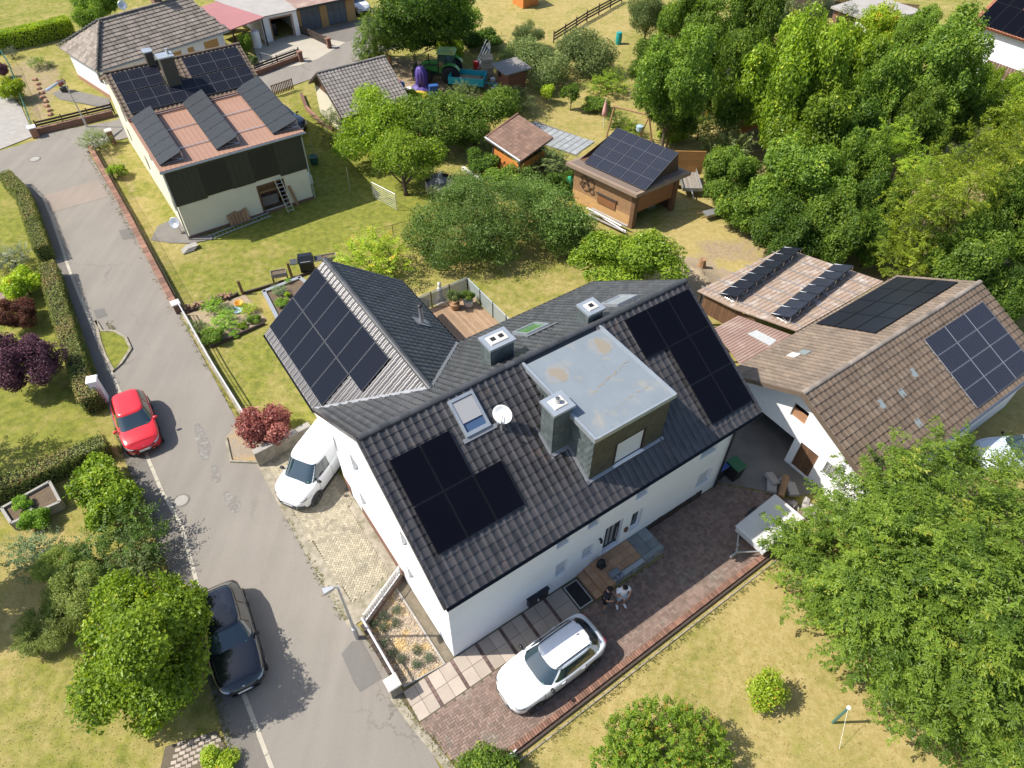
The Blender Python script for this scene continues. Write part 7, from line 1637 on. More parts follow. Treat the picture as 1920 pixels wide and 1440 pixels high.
car('black_estate_car','black car beyond the cream house near the picket fence',LH(11.1,10.4,.02),HYAW + PI / 2,ESTATE,'paint_black',marks) if False else car('black_estate_car','black car beyond the cream house near the picket fence',LH(11.0,11.2,.02),HYAW - PI / 2 + .25,ESTATE,'paint_black')
car('white_car','white car at the top edge beside the ochre double garage',LH(27.2,31.5,.02),HYAW - PI / 2,HATCH,'paint_white')
car('white_car','pale blue white car under the cherry tree at the right edge',H(27.2,-7.2,.02),HYAW + 2.6,ESTATE,'paint_blue_white')

# ------------------------------------------------------------------ box trailer, timber trailer, tractor and tipper trailer
def wheel(parent,x,y,r,w,name='wheel',rim='alloy',rr=.55):
    M_ = Matrix.Translation((x,y - w / 2,r)) @ Matrix.Rotation(-PI / 2,4,'X'); a = MB(); a.smooth = True
    a.lathe([(r * rr,0),(r * .94,0),(r,w * .2),(r,w * .8),(r * .94,w),(r * rr,w)],22,M=M_); o = a.build(name,MATS['rubber'],parent)
    MB().lathe([(r * rr,0.01),(r * .3,w * .3),(0,w * .3)],16,M=M_).lathe([(0,w * .7),(r * .3,w * .7),(r * rr,w - .01)],16,M=M_).build('rim',MATS[rim],o); return o
bt = thing('box_trailer','flat white box trailer with a closed lid beside the lawn edge','trailer',H(14.25,-3.0),HYAW + math.radians(3))
MB().bbox(-1.3,1.3,-.75,.75,.36,.70,.03).build('box',MATS['paint_grey_white'] if 'paint_grey_white' in MATS else mat('paint_grey_white',(.52,.53,.53),.5),bt)
MB().bbox(-1.36,1.36,-.8,.8,.705,.80,.04).build('lid',mat('lid_white',(.60,.59,.565),.6,col2=(.54,.53,.51),vscale=1.5),bt)
for s in (-1,1): wheel(bt,-.1,s * .86,.28,.16); MB().hull8([(-.48,s * .78,.55),(.28,s * .78,.55),(.28,s * .96,.55),(-.48,s * .96,.55)],[(-.35,s * .78,.66),(.15,s * .78,.66),(.15,s * .96,.66),(-.35,s * .96,.66)]).build('mudguard',MATS['black_plastic'],bt)
for s in (-1,1): MB().tube([(-1.25,s * .6,.42),(-2.1,.0,.42)],.035,6).build('drawbar',MATS['galvanised'],bt)
MB().tube([(-2.05,0,.42),(-2.5,0,.44)],.05,8).build('coupling',MATS['galvanised'],bt); MB().tube([(-1.95,.12,.75),(-1.95,.12,.12)],.03,8).build('jockey_stand',MATS['galvanised'],bt); MB().tube([(-1.95,.08,.1),(-1.95,.16,.1)],.1,12).build('jockey_wheel',MATS['rubber'],bt)
tt = thing('timber_trailer','grey flatbed trailer with a tall orange board side by the workshop','trailer',G(1290,352),HYAW + .95)
for k in range(7): MB().box(-1.25,1.25,-.62 + k * .178,-.62 + k * .178 + .168,.5,.54).build('floor_board',MATS['timber_grey'],tt)
MB().box(-1.3,1.3,.64,.68,.5,.8).box(-1.3,1.3,-.68,-.64,.5,.8).box(-1.3,-1.26,-.64,.64,.5,.75).build('dropside',MATS['galvanised'],tt)
for k in range(5): MB().box(1.28,1.34,-1.1,1.1,.35 + k * .36,.70 + k * .36).build('tall_board',MATS['timber_orange2'] if 'timber_orange2' in MATS else mat('timber_orange2',(.46,.235,.075),.7,col2=(.38,.19,.06),vscale=4,island=.12),tt)
for s in (-1,1): wheel(tt,.1,s * .8,.3,.18)
MB().tube([(-1.3,0,.45),(-2.3,0,.45)],.05,8).build('drawbar',MATS['galvanised'],tt)
mat('tractor_green',(.06,.25,.045),.4,coat=.4); mat('tractor_roof',(.27,.40,.13),.5); mat('tractor_dark',(.025,.045,.03),.5)
ta = HYAW + 2.45; tr = thing('tractor','green tractor with pale green roof and front loader on the dirt yard','tractor',G(833,150),ta)
MB().hull8([(.3,-.42,.9),(2.0,-.36,.9),(2.0,.36,.9),(.3,.42,.9)],[(.3,-.4,1.62),(1.9,-.3,1.42),(1.9,.3,1.42),(.3,.4,1.62)]).build('bonnet',MATS['tractor_green'],tr)
MB().box(-1.1,1.9,-.3,.3,.55,.95).build('chassis',MATS['tractor_dark'],tr)
cb = MB()
for x,y in ((.35,.62),(.35,-.62),(-1.0,.68),(-1.0,-.68),(-.35,.7),(-.35,-.7)): cb.tube([(x,y,1.0),(x * .92,y * .9,2.5)],.045,6)
cabo = cb.build('cab_frame',MATS['tractor_dark'],tr); cabo['kind'] = 'stuff'
MB().hull8([(-1.0,-.66,1.3),(.34,-.6,1.3),(.34,.6,1.3),(-1.0,.66,1.3)],[(-.92,-.6,2.46),(.3,-.55,2.46),(.3,.55,2.46),(-.92,.6,2.46)]).build('cab_glass',MATS['green_cab_glass'] if 'green_cab_glass' in MATS else mat('green_cab_glass',(.05,.085,.07),.1,spec=.7),tr)
MB().hull8([(-1.0,-.6,.8),(.3,-.55,.8),(.3,.55,.8),(-1.0,.6,.8)],[(-1.0,-.66,1.31),(.36,-.62,1.31),(.36,.62,1.31),(-1.0,.66,1.31)]).build('cab_base',MATS['tractor_green'],tr)
MB().hull8([(-1.15,-.74,2.47),(.5,-.7,2.47),(.5,.7,2.47),(-1.15,.74,2.47)],[(-1.0,-.6,2.66),(.35,-.56,2.66),(.35,.56,2.66),(-1.0,.6,2.66)]).build('cab_roof',MATS['tractor_roof'],tr)
MB().lathe([(.06,0),(.06,.12),(0,.14)],10,(-.9,.66,2.6)).build('beacon',mat('beacon_orange',(.7,.22,.03),.4),tr)
for s in (-1,1):
    wheel(tr,-.75,s * .92,.82,.45,rim='white_plastic',rr=.52); wheel(tr,1.45,s * .8,.6,.35,rim='white_plastic',rr=.5)
    fd = MB(); pts = [(-.75 + .95 * math.cos(a),s * .92,.82 + .95 * math.sin(a)) for a in [PI * (.1 + .75 * k / 8) for k in range(9)]]
    for a,b_ in zip(pts[:-1],pts[1:]): fd.hull8([(a[0],a[1] - .26,a[2]),(b_[0],b_[1] - .26,b_[2]),(b_[0],b_[1] + .26,b_[2]),(a[0],a[1] + .26,a[2])],[(a[0],a[1] - .26,a[2] + .04),(b_[0],b_[1] - .26,b_[2] + .04),(b_[0],b_[1] + .26,b_[2] + .04),(a[0],a[1] + .26,a[2] + .04)])
    fd.build('fender',MATS['tractor_green'],tr)
    MB().tube([(.2,s * .5,1.5),(1.6,s * .5,1.45),(2.6,s * .5,.7)],.07,6).build('loader_arm',MATS['tractor_dark'],tr)
MB().tube([(1.2,.3,1.4),(1.2,.3,2.35)],.05,8).build('exhaust',MATS['black_metal'],tr)
MB().box(2.5,2.7,-.8,.8,.5,1.1).build('loader_frame',MATS['tractor_dark'],tr)
mat('turquoise',(.02,.36,.42),.5,col2=(.015,.3,.36),vscale=3); tip = thing('tipper_trailer','turquoise tipper trailer with a sandy bed in front of the tractor','trailer',G(878,165),HYAW - .78)
MB().box(-1.5,1.5,-.85,.85,.72,.8).build('bed',MATS['dry_soil'],tip)
for nm,a in (('side_panel',(-1.55,1.55,.85,.92)),('side_panel',(-1.55,1.55,-.92,-.85)),('end_panel',(-1.55,-1.48,-.85,.85)),('end_panel',(1.48,1.55,-.85,.85))): MB().box(a[0],a[1],a[2],a[3],.62,1.22).build(nm,MATS['turquoise'],tip)
for s in (-1,1): wheel(tip,-.2,s * .62,.36,.22,rim='turquoise')
MB().tube([(1.5,0,.6),(2.6,0,.5)],.06,6).build('drawbar',MATS['turquoise'],tip)

# ------------------------------------------------------------------ people
def skin_mesh(name,verts,edges,rad,m,parent,sub=2,root=0):
    me = bpy.data.meshes.new(name); me.from_pydata([tuple(v) for v in verts],edges,[]); o = bpy.data.objects.new(name,me); COL.objects.link(o)
    if parent: o.parent = parent
    md = o.modifiers.new('skin','SKIN'); md.use_smooth_shade = True
    for i,r in enumerate(rad):
        sv = me.skin_vertices[0].data[i]; sv.radius = (r,r) if not isinstance(r,tuple) else r; sv.use_root = (i == root)
    s = o.modifiers.new('sub','SUBSURF'); s.levels = sub; s.render_levels = sub; me.materials.append(m); return o
def person(label,loc,ang,shirt,shorts,hair,shoe,pose):
    t = thing('person',label,'person',loc,ang); k = pose
    # facing +x; pelvis first
    V_ = {'pel': (0,0,.93),'sp': (.01,0,1.12),'ch': (.02,0,1.33),'nk': (.03,0,1.50),'nk2': (.05,0,1.56),'hd': (.09 + k['nod'] * .5,0,1.65),'hd2': (.11 + k['nod'],0,1.72)}
    E_ = [('pel','sp'),('sp','ch'),('ch','nk'),('nk','nk2'),('nk2','hd'),('hd','hd2')]
    R_ = {'pel': .135,'sp': (.13,.115),'ch': (.165,.12),'nk': .065,'nk2': .055,'hd': .095,'hd2': .085}
    for s,n_ in ((1,'l'),(-1,'r')):
        A = k[n_]; V_ |= {n_ + 'sh': (.01,s * .19,1.42),n_ + 'el': A[0],n_ + 'wr': A[1],n_ + 'ha': A[2],n_ + 'hp': (0,s * .09,.88),n_ + 'kn': (k['knee'][n_][0],s * k['knee'][n_][1],.48),n_ + 'an': (k['foot'][n_][0],s * k['foot'][n_][1],.08),n_ + 'to': (k['foot'][n_][0] + .19,s * (k['foot'][n_][1] + .03),.035)}
        E_ += [('ch',n_ + 'sh'),(n_ + 'sh',n_ + 'el'),(n_ + 'el',n_ + 'wr'),(n_ + 'wr',n_ + 'ha'),('pel',n_ + 'hp'),(n_ + 'hp',n_ + 'kn'),(n_ + 'kn',n_ + 'an'),(n_ + 'an',n_ + 'to')]
        R_ |= {n_ + 'sh': .062,n_ + 'el': .043,n_ + 'wr': .030,n_ + 'ha': (.04,.022),n_ + 'hp': .095,n_ + 'kn': .06,n_ + 'an': .042,n_ + 'to': .035}
    ks = list(V_); ix = {q: i for i,q in enumerate(ks)}
    skin_mesh('body',[V_[q] for q in ks],[(ix[a],ix[b]) for a,b in E_],[R_[q] for q in ks],MATS['skin'],t)
    for n_ in 'lr':   # fingers
        w,h = Vector(V_[n_ + 'wr']),Vector(V_[n_ + 'ha']); d = (h - w).normalized(); sd = d.cross(Vector((0,0,1))).normalized(); fv = []; fe = []; fr = []
        for q,(o_,ln_) in enumerate(((-.03,.07),(-.01,.085),(.012,.08),(.032,.06))):
            b0 = len(fv); p = h - d * .02 + sd * o_; fv += [p,p + d * ln_ * .55 + Vector((0,0,-.008)),p + d * ln_ + Vector((0,0,-.03))]; fe += [(b0,b0 + 1),(b0 + 1,b0 + 2)]; fr += [.011,.0095,.008]
        b0 = len(fv); p = w + d * .03 - sd * .03; fv += [p,p + d * .03 - sd * .03,p + d * .065 - sd * .035]; fe += [(b0,b0 + 1),(b0 + 1,b0 + 2)]; fr += [.013,.011,.009]
        skin_mesh('fingers',fv,fe,fr,MATS['skin'],t,1)
    up = lambda a,b,f: tuple(Vector(V_[a]).lerp(Vector(V_[b]),f))
    sv = [(-.0,0,.90),V_['sp'],V_['ch'],(.025,0,1.455)]; se = [(0,1),(1,2),(2,3)]; sr = [(.165,.145),(.16,.14),(.19,.145),.10]
    for s,n_ in ((1,'l'),(-1,'r')): b0 = len(sv); sv += [V_[n_ + 'sh'],up(n_ + 'sh',n_ + 'el',.72)]; se += [(2,b0),(b0,b0 + 1)]; sr += [.085,.078]
    skin_mesh('shirt',sv,se,sr,shirt,t)
    pv = [(0,0,.93)]; pe = []; pr = [.155]
    for n_ in 'lr': b0 = len(pv); pv += [V_[n_ + 'hp'],up(n_ + 'hp',n_ + 'kn',.9)]; pe += [(0,b0),(b0,b0 + 1)]; pr += [.115,.098]
    skin_mesh('shorts',pv,pe,pr,shorts,t)
    for n_ in 'lr':
        a,b_ = Vector(V_[n_ + 'an']),Vector(V_[n_ + 'to']); skin_mesh('shoe',[a + Vector((-.05,0,-.03)),a + Vector((.03,0,-.02)),b_ + Vector((.03,0,.005))],[(0,1),(1,2)],[.045,.055,.043],shoe,t,2)
    h = Vector(V_['hd']); h2 = Vector(V_['hd2']); hb = MB(); hb.smooth = True; ax = (h2 - h).normalized(); fw = Vector((1,0,0)); fw = (fw - ax * fw.dot(ax)).normalized()
    Mh = Matrix.Translation(h + ax * .035 - fw * .022); hb.lathe([(0,.115),(.05,.108),(.088,.075),(.104,.02),(.1,-.04),(.085,-.085)],16,M=Mh @ ax.to_track_quat('Z','Y').to_matrix().to_4x4()); hb.build('hair',hair,t)
    nz = h + fw * .098 + ax * .0; MB().hull8([nz - fw * .02 + Vector((0,.018,-.03)),nz + fw * .022 + Vector((0,.01,-.03)),nz + fw * .022 + Vector((0,-.01,-.03)),nz - fw * .02 + Vector((0,-.018,-.03))],[nz - fw * .012 + Vector((0,.007,.025)),nz + Vector((0,.005,.025)),nz + Vector((0,-.005,.025)),nz - fw * .012 + Vector((0,-.007,.025))]).build('nose',MATS['skin'],t)
    return t
fab = lambda n_,c: mat(n_,c,.85,bump=.2,bscale=80)
person('man in a white T-shirt and light denim shorts standing on the drive',G(1161,1133,.03),HYAW - 1.9,fab('cotton_white',(.72,.72,.76)),fab('denim_light',(.30,.42,.52)),fab('hair_black',(.012,.01,.009)),MATS['white_plastic'],
       dict(nod=.045,l=((.10,.30,1.16),(.27,.12,1.06),(.31,.06,1.06)),r=((.08,-.30,1.16),(.25,-.10,1.08),(.30,-.02,1.08)),knee={'l': (.07,.13),'r': (.05,.12)},foot={'l': (.04,.17),'r': (.0,.13)}))
person('man in a navy T-shirt and black shorts turned towards the man in white',G(1132,1139,.03),HYAW - 1.05,fab('cotton_navy',(.012,.016,.03)),fab('cotton_black',(.010,.010,.011)),MATS['hair_black'],fab('shoe_grey',(.14,.14,.15)),
       dict(nod=.03,l=((.10,.27,1.16),(.30,.16,1.07),(.34,.12,1.07)),r=((.10,-.27,1.15),(.28,-.12,1.05),(.33,-.08,1.05)),knee={'l': (.04,.11),'r': (.05,.11)},foot={'l': (.02,.12),'r': (.03,.12)}))
# ------------------------------------------------------------------ walls, fences, lamps and garden things
def low_wall(name,label,cat,pts,w,h,m,cop=None,step=.6,ch=.06,co=.04):
    o0 = Vector((*pts[0][:2],0)); t = thing(name,label,cat,o0); P = [(p[0] - o0.x,p[1] - o0.y) for p in pts]
    ribbon_block('wall_body',P,w,-.05,h,MATS[m],t)
    if cop:
        for a,b_ in zip(P[:-1],P[1:]):
            a = Vector(a); b_ = Vector(b_); L = (b_ - a).length; n_ = max(1,int(L / step)); ang = math.atan2((b_ - a).y,(b_ - a).x); me = MB().bbox(-L / n_ / 2 + .006,L / n_ / 2 - .006,-w / 2 - co,w / 2 + co,0,ch,.012).mesh('coping_stone',MATS[cop])
            for k in range(n_):
                p = a.lerp(b_,(k + .5) / n_); o = bpy.data.objects.new('coping_stone',me); COL.objects.link(o); o.parent = t; o.matrix_local = Matrix.Translation((p.x,p.y,h + random.uniform(0,.008))) @ Matrix.Rotation(ang + random.uniform(-.01,.01),4,'Z')
    return t,P
def pillar(label,px,py,w,h,m,cap=None,ang=HYAW,name='gate_pillar',z=0):
    t = thing(name,label,'pillar',G(px,py,z),ang); MB().box(-w / 2,w / 2,-w / 2,w / 2,-.05,h).build('shaft',MATS[m],t)
    MB().bbox(-w / 2 - .05,w / 2 + .05,-w / 2 - .05,w / 2 + .05,h,h + .09,.03).build('cap',MATS[cap or m],t); return t
def board_fence(name,label,pts,h,n_boards,m,post_m,step=1.8,z0=.1,th=.03,gap=.04):
    o0 = Vector((*pts[0][:2],0)); t = thing(name,label,'fence',o0)
    for a,b_ in zip(pts[:-1],pts[1:]):
        a = Vector(a[:2]) - o0.to_2d(); b_ = Vector(b_[:2]) - o0.to_2d(); L = (b_ - a).length; ang = math.atan2((b_ - a).y,(b_ - a).x); n_ = max(1,round(L / step)); bh = (h - z0) / n_boards
        for i in range(n_ + 1):
            p = a.lerp(b_,i / n_); o = MB().box(-.045,.045,-.045,.045,-.05,h + .05).build('post',MATS[post_m],t); o.matrix_local = Matrix.Translation((p.x,p.y,0)) @ Matrix.Rotation(ang,4,'Z')
        for i in range(n_):
            p = a.lerp(b_,(i + .5) / n_)
            for j in range(n_boards):
                o = MB().box(-L / n_ / 2 + .05,L / n_ / 2 - .05,-th / 2,th / 2,z0 + j * bh,z0 + (j + 1) * bh - gap).build('board',MATS[m],t); o.matrix_local = Matrix.Translation((p.x,p.y,0)) @ Matrix.Rotation(ang,4,'Z')
    return t
def picket_fence(name,label,pts,h,pitch,m,w=.06,rails=True,cat='fence',top=0.0):
    o0 = Vector((*pts[0][:2],0)); t = thing(name,label,cat,o0); me = MB().box(-w / 2,w / 2,-.012,.012,.06 + top,h).mesh('picket',MATS[m])
    for a,b_ in zip(pts[:-1],pts[1:]):
        a = Vector(a[:2]) - o0.to_2d(); b_ = Vector(b_[:2]) - o0.to_2d(); L = (b_ - a).length; ang = math.atan2((b_ - a).y,(b_ - a).x); n_ = max(1,int(L / pitch))
        for i in range(n_): p = a.lerp(b_,(i + .5) / n_); o = bpy.data.objects.new('picket',me); COL.objects.link(o); o.parent = t; o.matrix_local = Matrix.Translation((p.x,p.y,0)) @ Matrix.Rotation(ang,4,'Z')
        for z in (.2 + top,h - .12):
            p = a.lerp(b_,.5); o = MB().box(-L / 2,L / 2,.013,.04,z,z + .05).build('rail',MATS[m],t); o.matrix_local = Matrix.Translation((p.x,p.y,0)) @ Matrix.Rotation(ang,4,'Z')
    return t
def wire_fence(name,label,pts,h,m='galvanised',step=1.6,wires=6,r=.02,vert=0):
    o0 = Vector((*pts[0][:2],0)); t = thing(name,label,'fence',o0)
    for a,b_ in zip(pts[:-1],pts[1:]):
        a = Vector((*a[:2],0)) - o0; b_ = Vector((*b_[:2],0)) - o0; L = (b_ - a).length; n_ = max(1,round(L / step))
        for i in range(n_ + 1): p = a.lerp(b_,i / n_); MB().tube([p,p + Vector((0,0,h))],r,6).build('post',MATS[m],t)
        s = MB()
        for j in range(wires): z = Vector((0,0,.1 + (h - .12) * j / (wires - 1))); s.tube([a + z,b_ + z],.006 if j < wires - 1 else r * .7,4)
        if vert:
            for i in range(int(L / vert)): p = a.lerp(b_,i * vert / L); s.tube([p + Vector((0,0,.1)),p + Vector((0,0,h))],.004,3)
        s.build('wire_mesh',MATS[m],t,'stuff')
    return t
# brick wall and mesh fence along the road, then the rail-topped wall
bw = PX([(172,283),(250,425),(330,577)])
low_wall('brick_wall','long low brick wall along the road in front of the cream house garden','wall',bw,.26,.42,'brick_brown','brick_red',.5)
wire_fence('mesh_fence','thin green mesh fence just inside the long low brick wall',[ (p[0] + .25,p[1] + .1) for p in bw],1.0,'timber_dark',2.2,7,.018,.2)
pillar('short pillar with a pale cap where brick wall and grey rail meet',336,584,.4,.62,'brick_brown','concrete_cap')
rw = PX([(345,592),(400,690),(467,798)])
low_wall('kerb_wall','low wall with a grey rail between the road and the vegetable bed','wall',rw,.2,.30,'rough_concrete',None)
t = thing('tube_railing','grey tube railing on the low wall beside the road','railing',Vector((*rw[0],0)))
for a,b_ in zip(rw[:-1],rw[1:]):
    a = Vector((*a,0)) - Vector((*rw[0],0)); b_ = Vector((*b_,0)) - Vector((*rw[0],0)); n_ = max(1,int((b_ - a).length / 1.5))
    for i in range(n_ + 1): p = a.lerp(b_,i / n_); MB().tube([p + Vector((0,0,.4)),p + Vector((0,0,.86))],.022,6).build('post',MATS['galvanised'],t)
    for z in (.62,.88): MB().tube([a + Vector((0,0,z)),b_ + Vector((0,0,z))],.034 if z > .8 else .016,8).build('rail',MATS['pale_steel'] if 'pale_steel' in MATS else mat('pale_steel',(.5,.5,.52),.5),t)
# retaining wall behind the parking bay and the gravel patch at the red maple
low_wall('retaining_wall','grey retaining wall behind the white van and red maple','wall',[tuple(H(u,v)[:2]) for u,v in ((-2.95,13.0),(-.1,13.15))],.25,.95,'rough_concrete','concrete',.7)
sheet("gravel_patch",PX([(425,820),(440,800),(470,798),(520,815),(525,850),(490,866),(432,862)]),.03,MATS['gravel'])
ribbon_block("gravel_kerb",PX([(424,822),(434,866),(488,868)]),.12,0,.1,MATS['rough_concrete'],None,'structure')
# bungalow front wall, boards above it
for lab,pts in (('brick wall with dark boards in front of the bungalow garden',PX([(72,252),(214,217)])),('brick wall with dark boards between the lane and the bungalow drive',PX([(480,143),(562,112)]))):
    low_wall('brick_wall',lab,'wall',pts,.26,.42,'brick_red','brick_brown',.5)
    o_ = [(p[0] - .05,p[1] + .3) for p in pts]; board_fence('board_fence','dark horizontal boards on posts behind the ' + lab.split(' in ')[0].split(' between ')[0] + (' at the junction' if 'garden' in lab else ' at the lane'),o_,.95,3,'timber_dark','timber_dark',2.2,.3,gap=.07)
pillar('brick pillar with white cap at the corner of the bungalow garden',68,256,.5,.75,'brick_red','white_plastic'); pillar('brick pillar at the bungalow drive entrance nearest the cream house',565,115,.36,.85,'brick_red','brick_red'); pillar('brick pillar at the garage end of the bungalow drive',618,90,.36,.85,'brick_red','brick_red')
board_fence('board_fence','dark board fence between the white garage and the garage pillar',PX([(556,62),(585,72),(614,86)]),.85,3,'timber_dark','timber_dark',1.8,.1)
wire_fence('iron_gate','open black iron gate by the bungalow drive',PX([(492,117),(512,122)]),.9,'black_metal',.9,5,.03,.12)
wire_fence('iron_gate','black iron gate wing beside the brick pillar of the bungalow drive',PX([(522,123),(556,110)]),.9,'black_metal',1.4,5,.03,.12)
wire_fence('green_fence','green tube fence between the left driveway and the planted bed',PX([(2,100),(22,130),(45,190),(66,248)]),1.0,'green_paint' if 'green_paint' in MATS else mat('green_paint',(.05,.16,.11),.5).name,1.5,6,.025)
sheet("left_driveway",PX([(-60,170),(20,178),(40,200),(64,255),(0,280),(-60,290)]),.012,MATS['concrete'])
sheet("garden_path",[tuple(q) for q in PX([(98,175),(120,165),(150,172),(205,185),(208,205),(160,195),(110,186)])],.012,MATS['dark_concrete'])
for i,w_ in enumerate(('farthest from the lane','next to the farthest one','third from the far end','above the middle one','in the very middle of the row','just below the middle one','third from the lane','second from the lane','nearest the lane')):
    o = tag(MB().bbox(-.2,.2,-.15,.15,-.02,.16,.06).build('border_stone',MATS['brick_buff']),'reddish border stone of the bungalow bed, ' + w_,'stone','border stones of the bungalow bed'); o.location = G(66 + i * 3.6 + (i % 2) * 2,150 + i * 8.2); o.rotation_euler = (0,0,i)
tag(MB().hull8([(-.2,-.2,0),(.2,-.2,0),(.2,.2,0),(-.2,.2,0)],[(-.26,-.26,.4),(.26,-.26,.4),(.26,.26,.4),(-.26,.26,.4)]).build('flower_pot',MATS['anthracite'],None),'dark flower pot on the bungalow garden path','pot').location = G(123,172)
fp_ = plant('flower_plant','bright pink flowers in the dark pot on the bungalow path','flowers',0,0,0,.75,'shrub','leaf_maple_red',rr=.32,xy=tuple(G(123,172)[:2]),trunk=False,lift=.35)
picket_fence('picket_fence','small brown picket fence beside the lane behind the cream house',PX([(512,182),(552,168)]),1.0,.16,'brick_brown',.09)
pillar('brick post with pale cap by the cream house bush',213,268,.4,1.0,'brick_red','concrete_cap')
low_wall('brick_wall','curved low brick edge on the lawn beside the small garage','wall',PX([(566,180),(575,205),(605,235),(625,245)]),.22,.3,'brick_red',None)
# fences at the top edge
board_fence('rail_fence','long dark rail fence crossing the lawn at the top edge',PX([(1038,80),(1100,40),(1165,4)]),1.05,3,'timber_dark','timber_dark',2.4,.2,gap=.12)
low_wall('stone_wall','pale low wall under the brown fence at the far right','wall',PX([(1560,26),(1640,34),(1712,42)]),.3,.45,'fibre_cement',None)
picket_fence('picket_fence','long brown slat fence on the far wall at the top right',PX([(1560,24),(1640,32),(1712,40)]),1.6,.14,'brick_brown',.11,top=.42)
# street lamps
def lamp(label,base,top,armp,h,r=.06,headlen=.55):
    b_ = Vector(base); t = thing('street_lamp',label,'street lamp',b_); tp = Vector(top) - b_; a = Vector(armp) - b_
    MB().tube([(0,0,-.05),(0,0,h * .3),(tp.x,tp.y,h)],[r * 1.25,r,r * .75],10).build('pole',MATS['galvanised'],t); MB().tube([(0,0,0),(0,0,.9)],r * 1.6,10).build('base_sleeve',MATS['galvanised'],t)
    MB().tube([(tp.x,tp.y,h - .02),(tp.x + (a.x - tp.x) * .4,tp.y + (a.y - tp.y) * .4,h + .05)],r * .6,8).build('arm',MATS['galvanised'],t)
    d = Vector((a.x - tp.x,a.y - tp.y,0)); dn = d.normalized(); n_ = Vector((-dn.y,dn.x,0)); s = tp + d * .25; e = a.copy(); s.z = e.z = 0
    hd = MB(); hd.hull8([s + n_ * .07 + Vector((0,0,h)),s - n_ * .07 + Vector((0,0,h)),e - n_ * .16 + Vector((0,0,h + .0)),e + n_ * .16 + Vector((0,0,h + .0))],[s + n_ * .05 + Vector((0,0,h + .1)),s - n_ * .05 + Vector((0,0,h + .1)),e - n_ * .12 + Vector((0,0,h + .1)),e + n_ * .12 + Vector((0,0,h + .1))]); hd.build('lamp_head',MATS['galvanised'],t)
    MB().hull8([s + dn * .2 + n_ * .06 + Vector((0,0,h - .03)),s + dn * .2 - n_ * .06 + Vector((0,0,h - .03)),e - n_ * .13 + Vector((0,0,h - .03)),e + n_ * .13 + Vector((0,0,h - .03))],[s + dn * .2 + n_ * .07 + Vector((0,0,h - .002)),s + dn * .2 - n_ * .07 + Vector((0,0,h - .002)),e - n_ * .15 + Vector((0,0,h - .002)),e + n_ * .15 + Vector((0,0,h - .002))]).build('lens',MATS['lamp_glass'],t)
lamp('grey street lamp leaning over the road at the white railing corner',G(670,1196),G(633,1100,4.42),G(606,1110,4.45),4.42)
lamp('thin street lamp in front of the bungalow garden',G(163,238),G(118,150,3.8),G(86,171,3.8),3.8,.05)
pillar('tall white square pillar at the end of the browned hedge',196,750,.42,1.5,'white_render','white_render',ang=.35,name='white_pillar')
# front garden: gravel bed, white railing, stone strip
GB = [Q(x,y) for x,y in ((743,1104),(686,1170),(720,1226),(757,1288),(834,1246))]
sheet("gravel_bed",[tuple(H(*p)[:2]) for p in GB],.02,MATS['gravel'])
sheet("dirt_strip",[tuple(H(u,v)[:2]) for u,v in ((-.02,-.02),(-.02,4.6),(-.6,4.2),(-.52,-.05))],.018,mat('mossy_concrete',(.20,.165,.12),.95,col2=(.10,.085,.055),vscale=3,bump=.6,bscale=20))
rngp = np.random.default_rng(9); pts = []
while len(pts) < 2600:
    a = rngp.uniform(-2.4,-.45); b_ = rngp.uniform(-.1,4.0)
    if inside(GB,np.array([a]),np.array([b_]))[0]: pts.append((a,b_))
pv,pf = [],[]
tm = np.array([(-1,-.6,0),(1,-.7,0),(.9,.7,0),(-.8,.8,0),(-.5,-.3,.8),(.5,-.35,.9),(.45,.4,.8),(-.4,.35,.85)]); F = np.array([(4,5,6,7),(0,1,5,4),(1,2,6,5),(2,3,7,6),(3,0,4,7)])
for i,(a,b_) in enumerate(pts):
    r = rngp.uniform(.02,.05); th = rngp.uniform(0,6.28); q = tm * r; p = H(a,b_,.018); pv.append(np.stack([q[:,0] * math.cos(th) - q[:,1] * math.sin(th) + p.x,q[:,0] * math.sin(th) + q[:,1] * math.cos(th) + p.y,q[:,2] + p.z],1)); pf.append(F + 8 * i)
me = bpy.data.meshes.new('gravel_stones'); fast_mesh(me,np.concatenate(pv),np.concatenate(pf)); me.materials.append(MATS['gravel']); o = bpy.data.objects.new('gravel_stones',me); COL.objects.link(o); o['kind'] = 'stuff'; o['label'] = 'pale tan gravel stones in the front garden bed'; o['category'] = 'gravel'
LAV = ((743,1143,'grey green lavender tuft at the top of the gravel bed'),(720,1156,'lavender tuft in the middle of the row along the lattice railing'),(700,1168,'lavender tuft in the left corner where both railings meet'),(740,1167,'lavender tuft below the topmost tuft, near the bed edging'),(719,1177,'lavender tuft just above the lamp shadow'),(719,1204,'lavender tuft beside the grey rail just below the lamp shadow'),
    (735,1224,'second lavender tuft below the lamp shadow along the grey rail'),(753,1235,'lavender tuft nearest the stone gate pillar'),(781,1218,'upper tuft of the three lavenders at the right of the bed'),(781,1246,'lowest lavender tuft, nearest the pale slabs'),(804,1233,'rightmost lavender tuft, nearest the house corner'))
leaf_mat('leaf_lavender',(.07,.10,.06),(.16,.21,.12))
for x,y,lab in LAV: plant('lavender',lab,'plant',x,y,8.5,.34,'spiky','leaf_lavender',group='lavender tufts in the gravel bed',trunk=False)
e1 = PX([(688,1172),(752,1084)]); e2 = PX([(684,1176),(745,1282)])
low_wall('stone_edging','dark stone edging under the white lattice railing','wall',e1,.22,.32,'brick_brown','timber_dark',.3)
low_wall('stone_edging','dark stone edging under the grey rail beside the road','wall',e2,.22,.32,'brick_brown','timber_dark',.3)
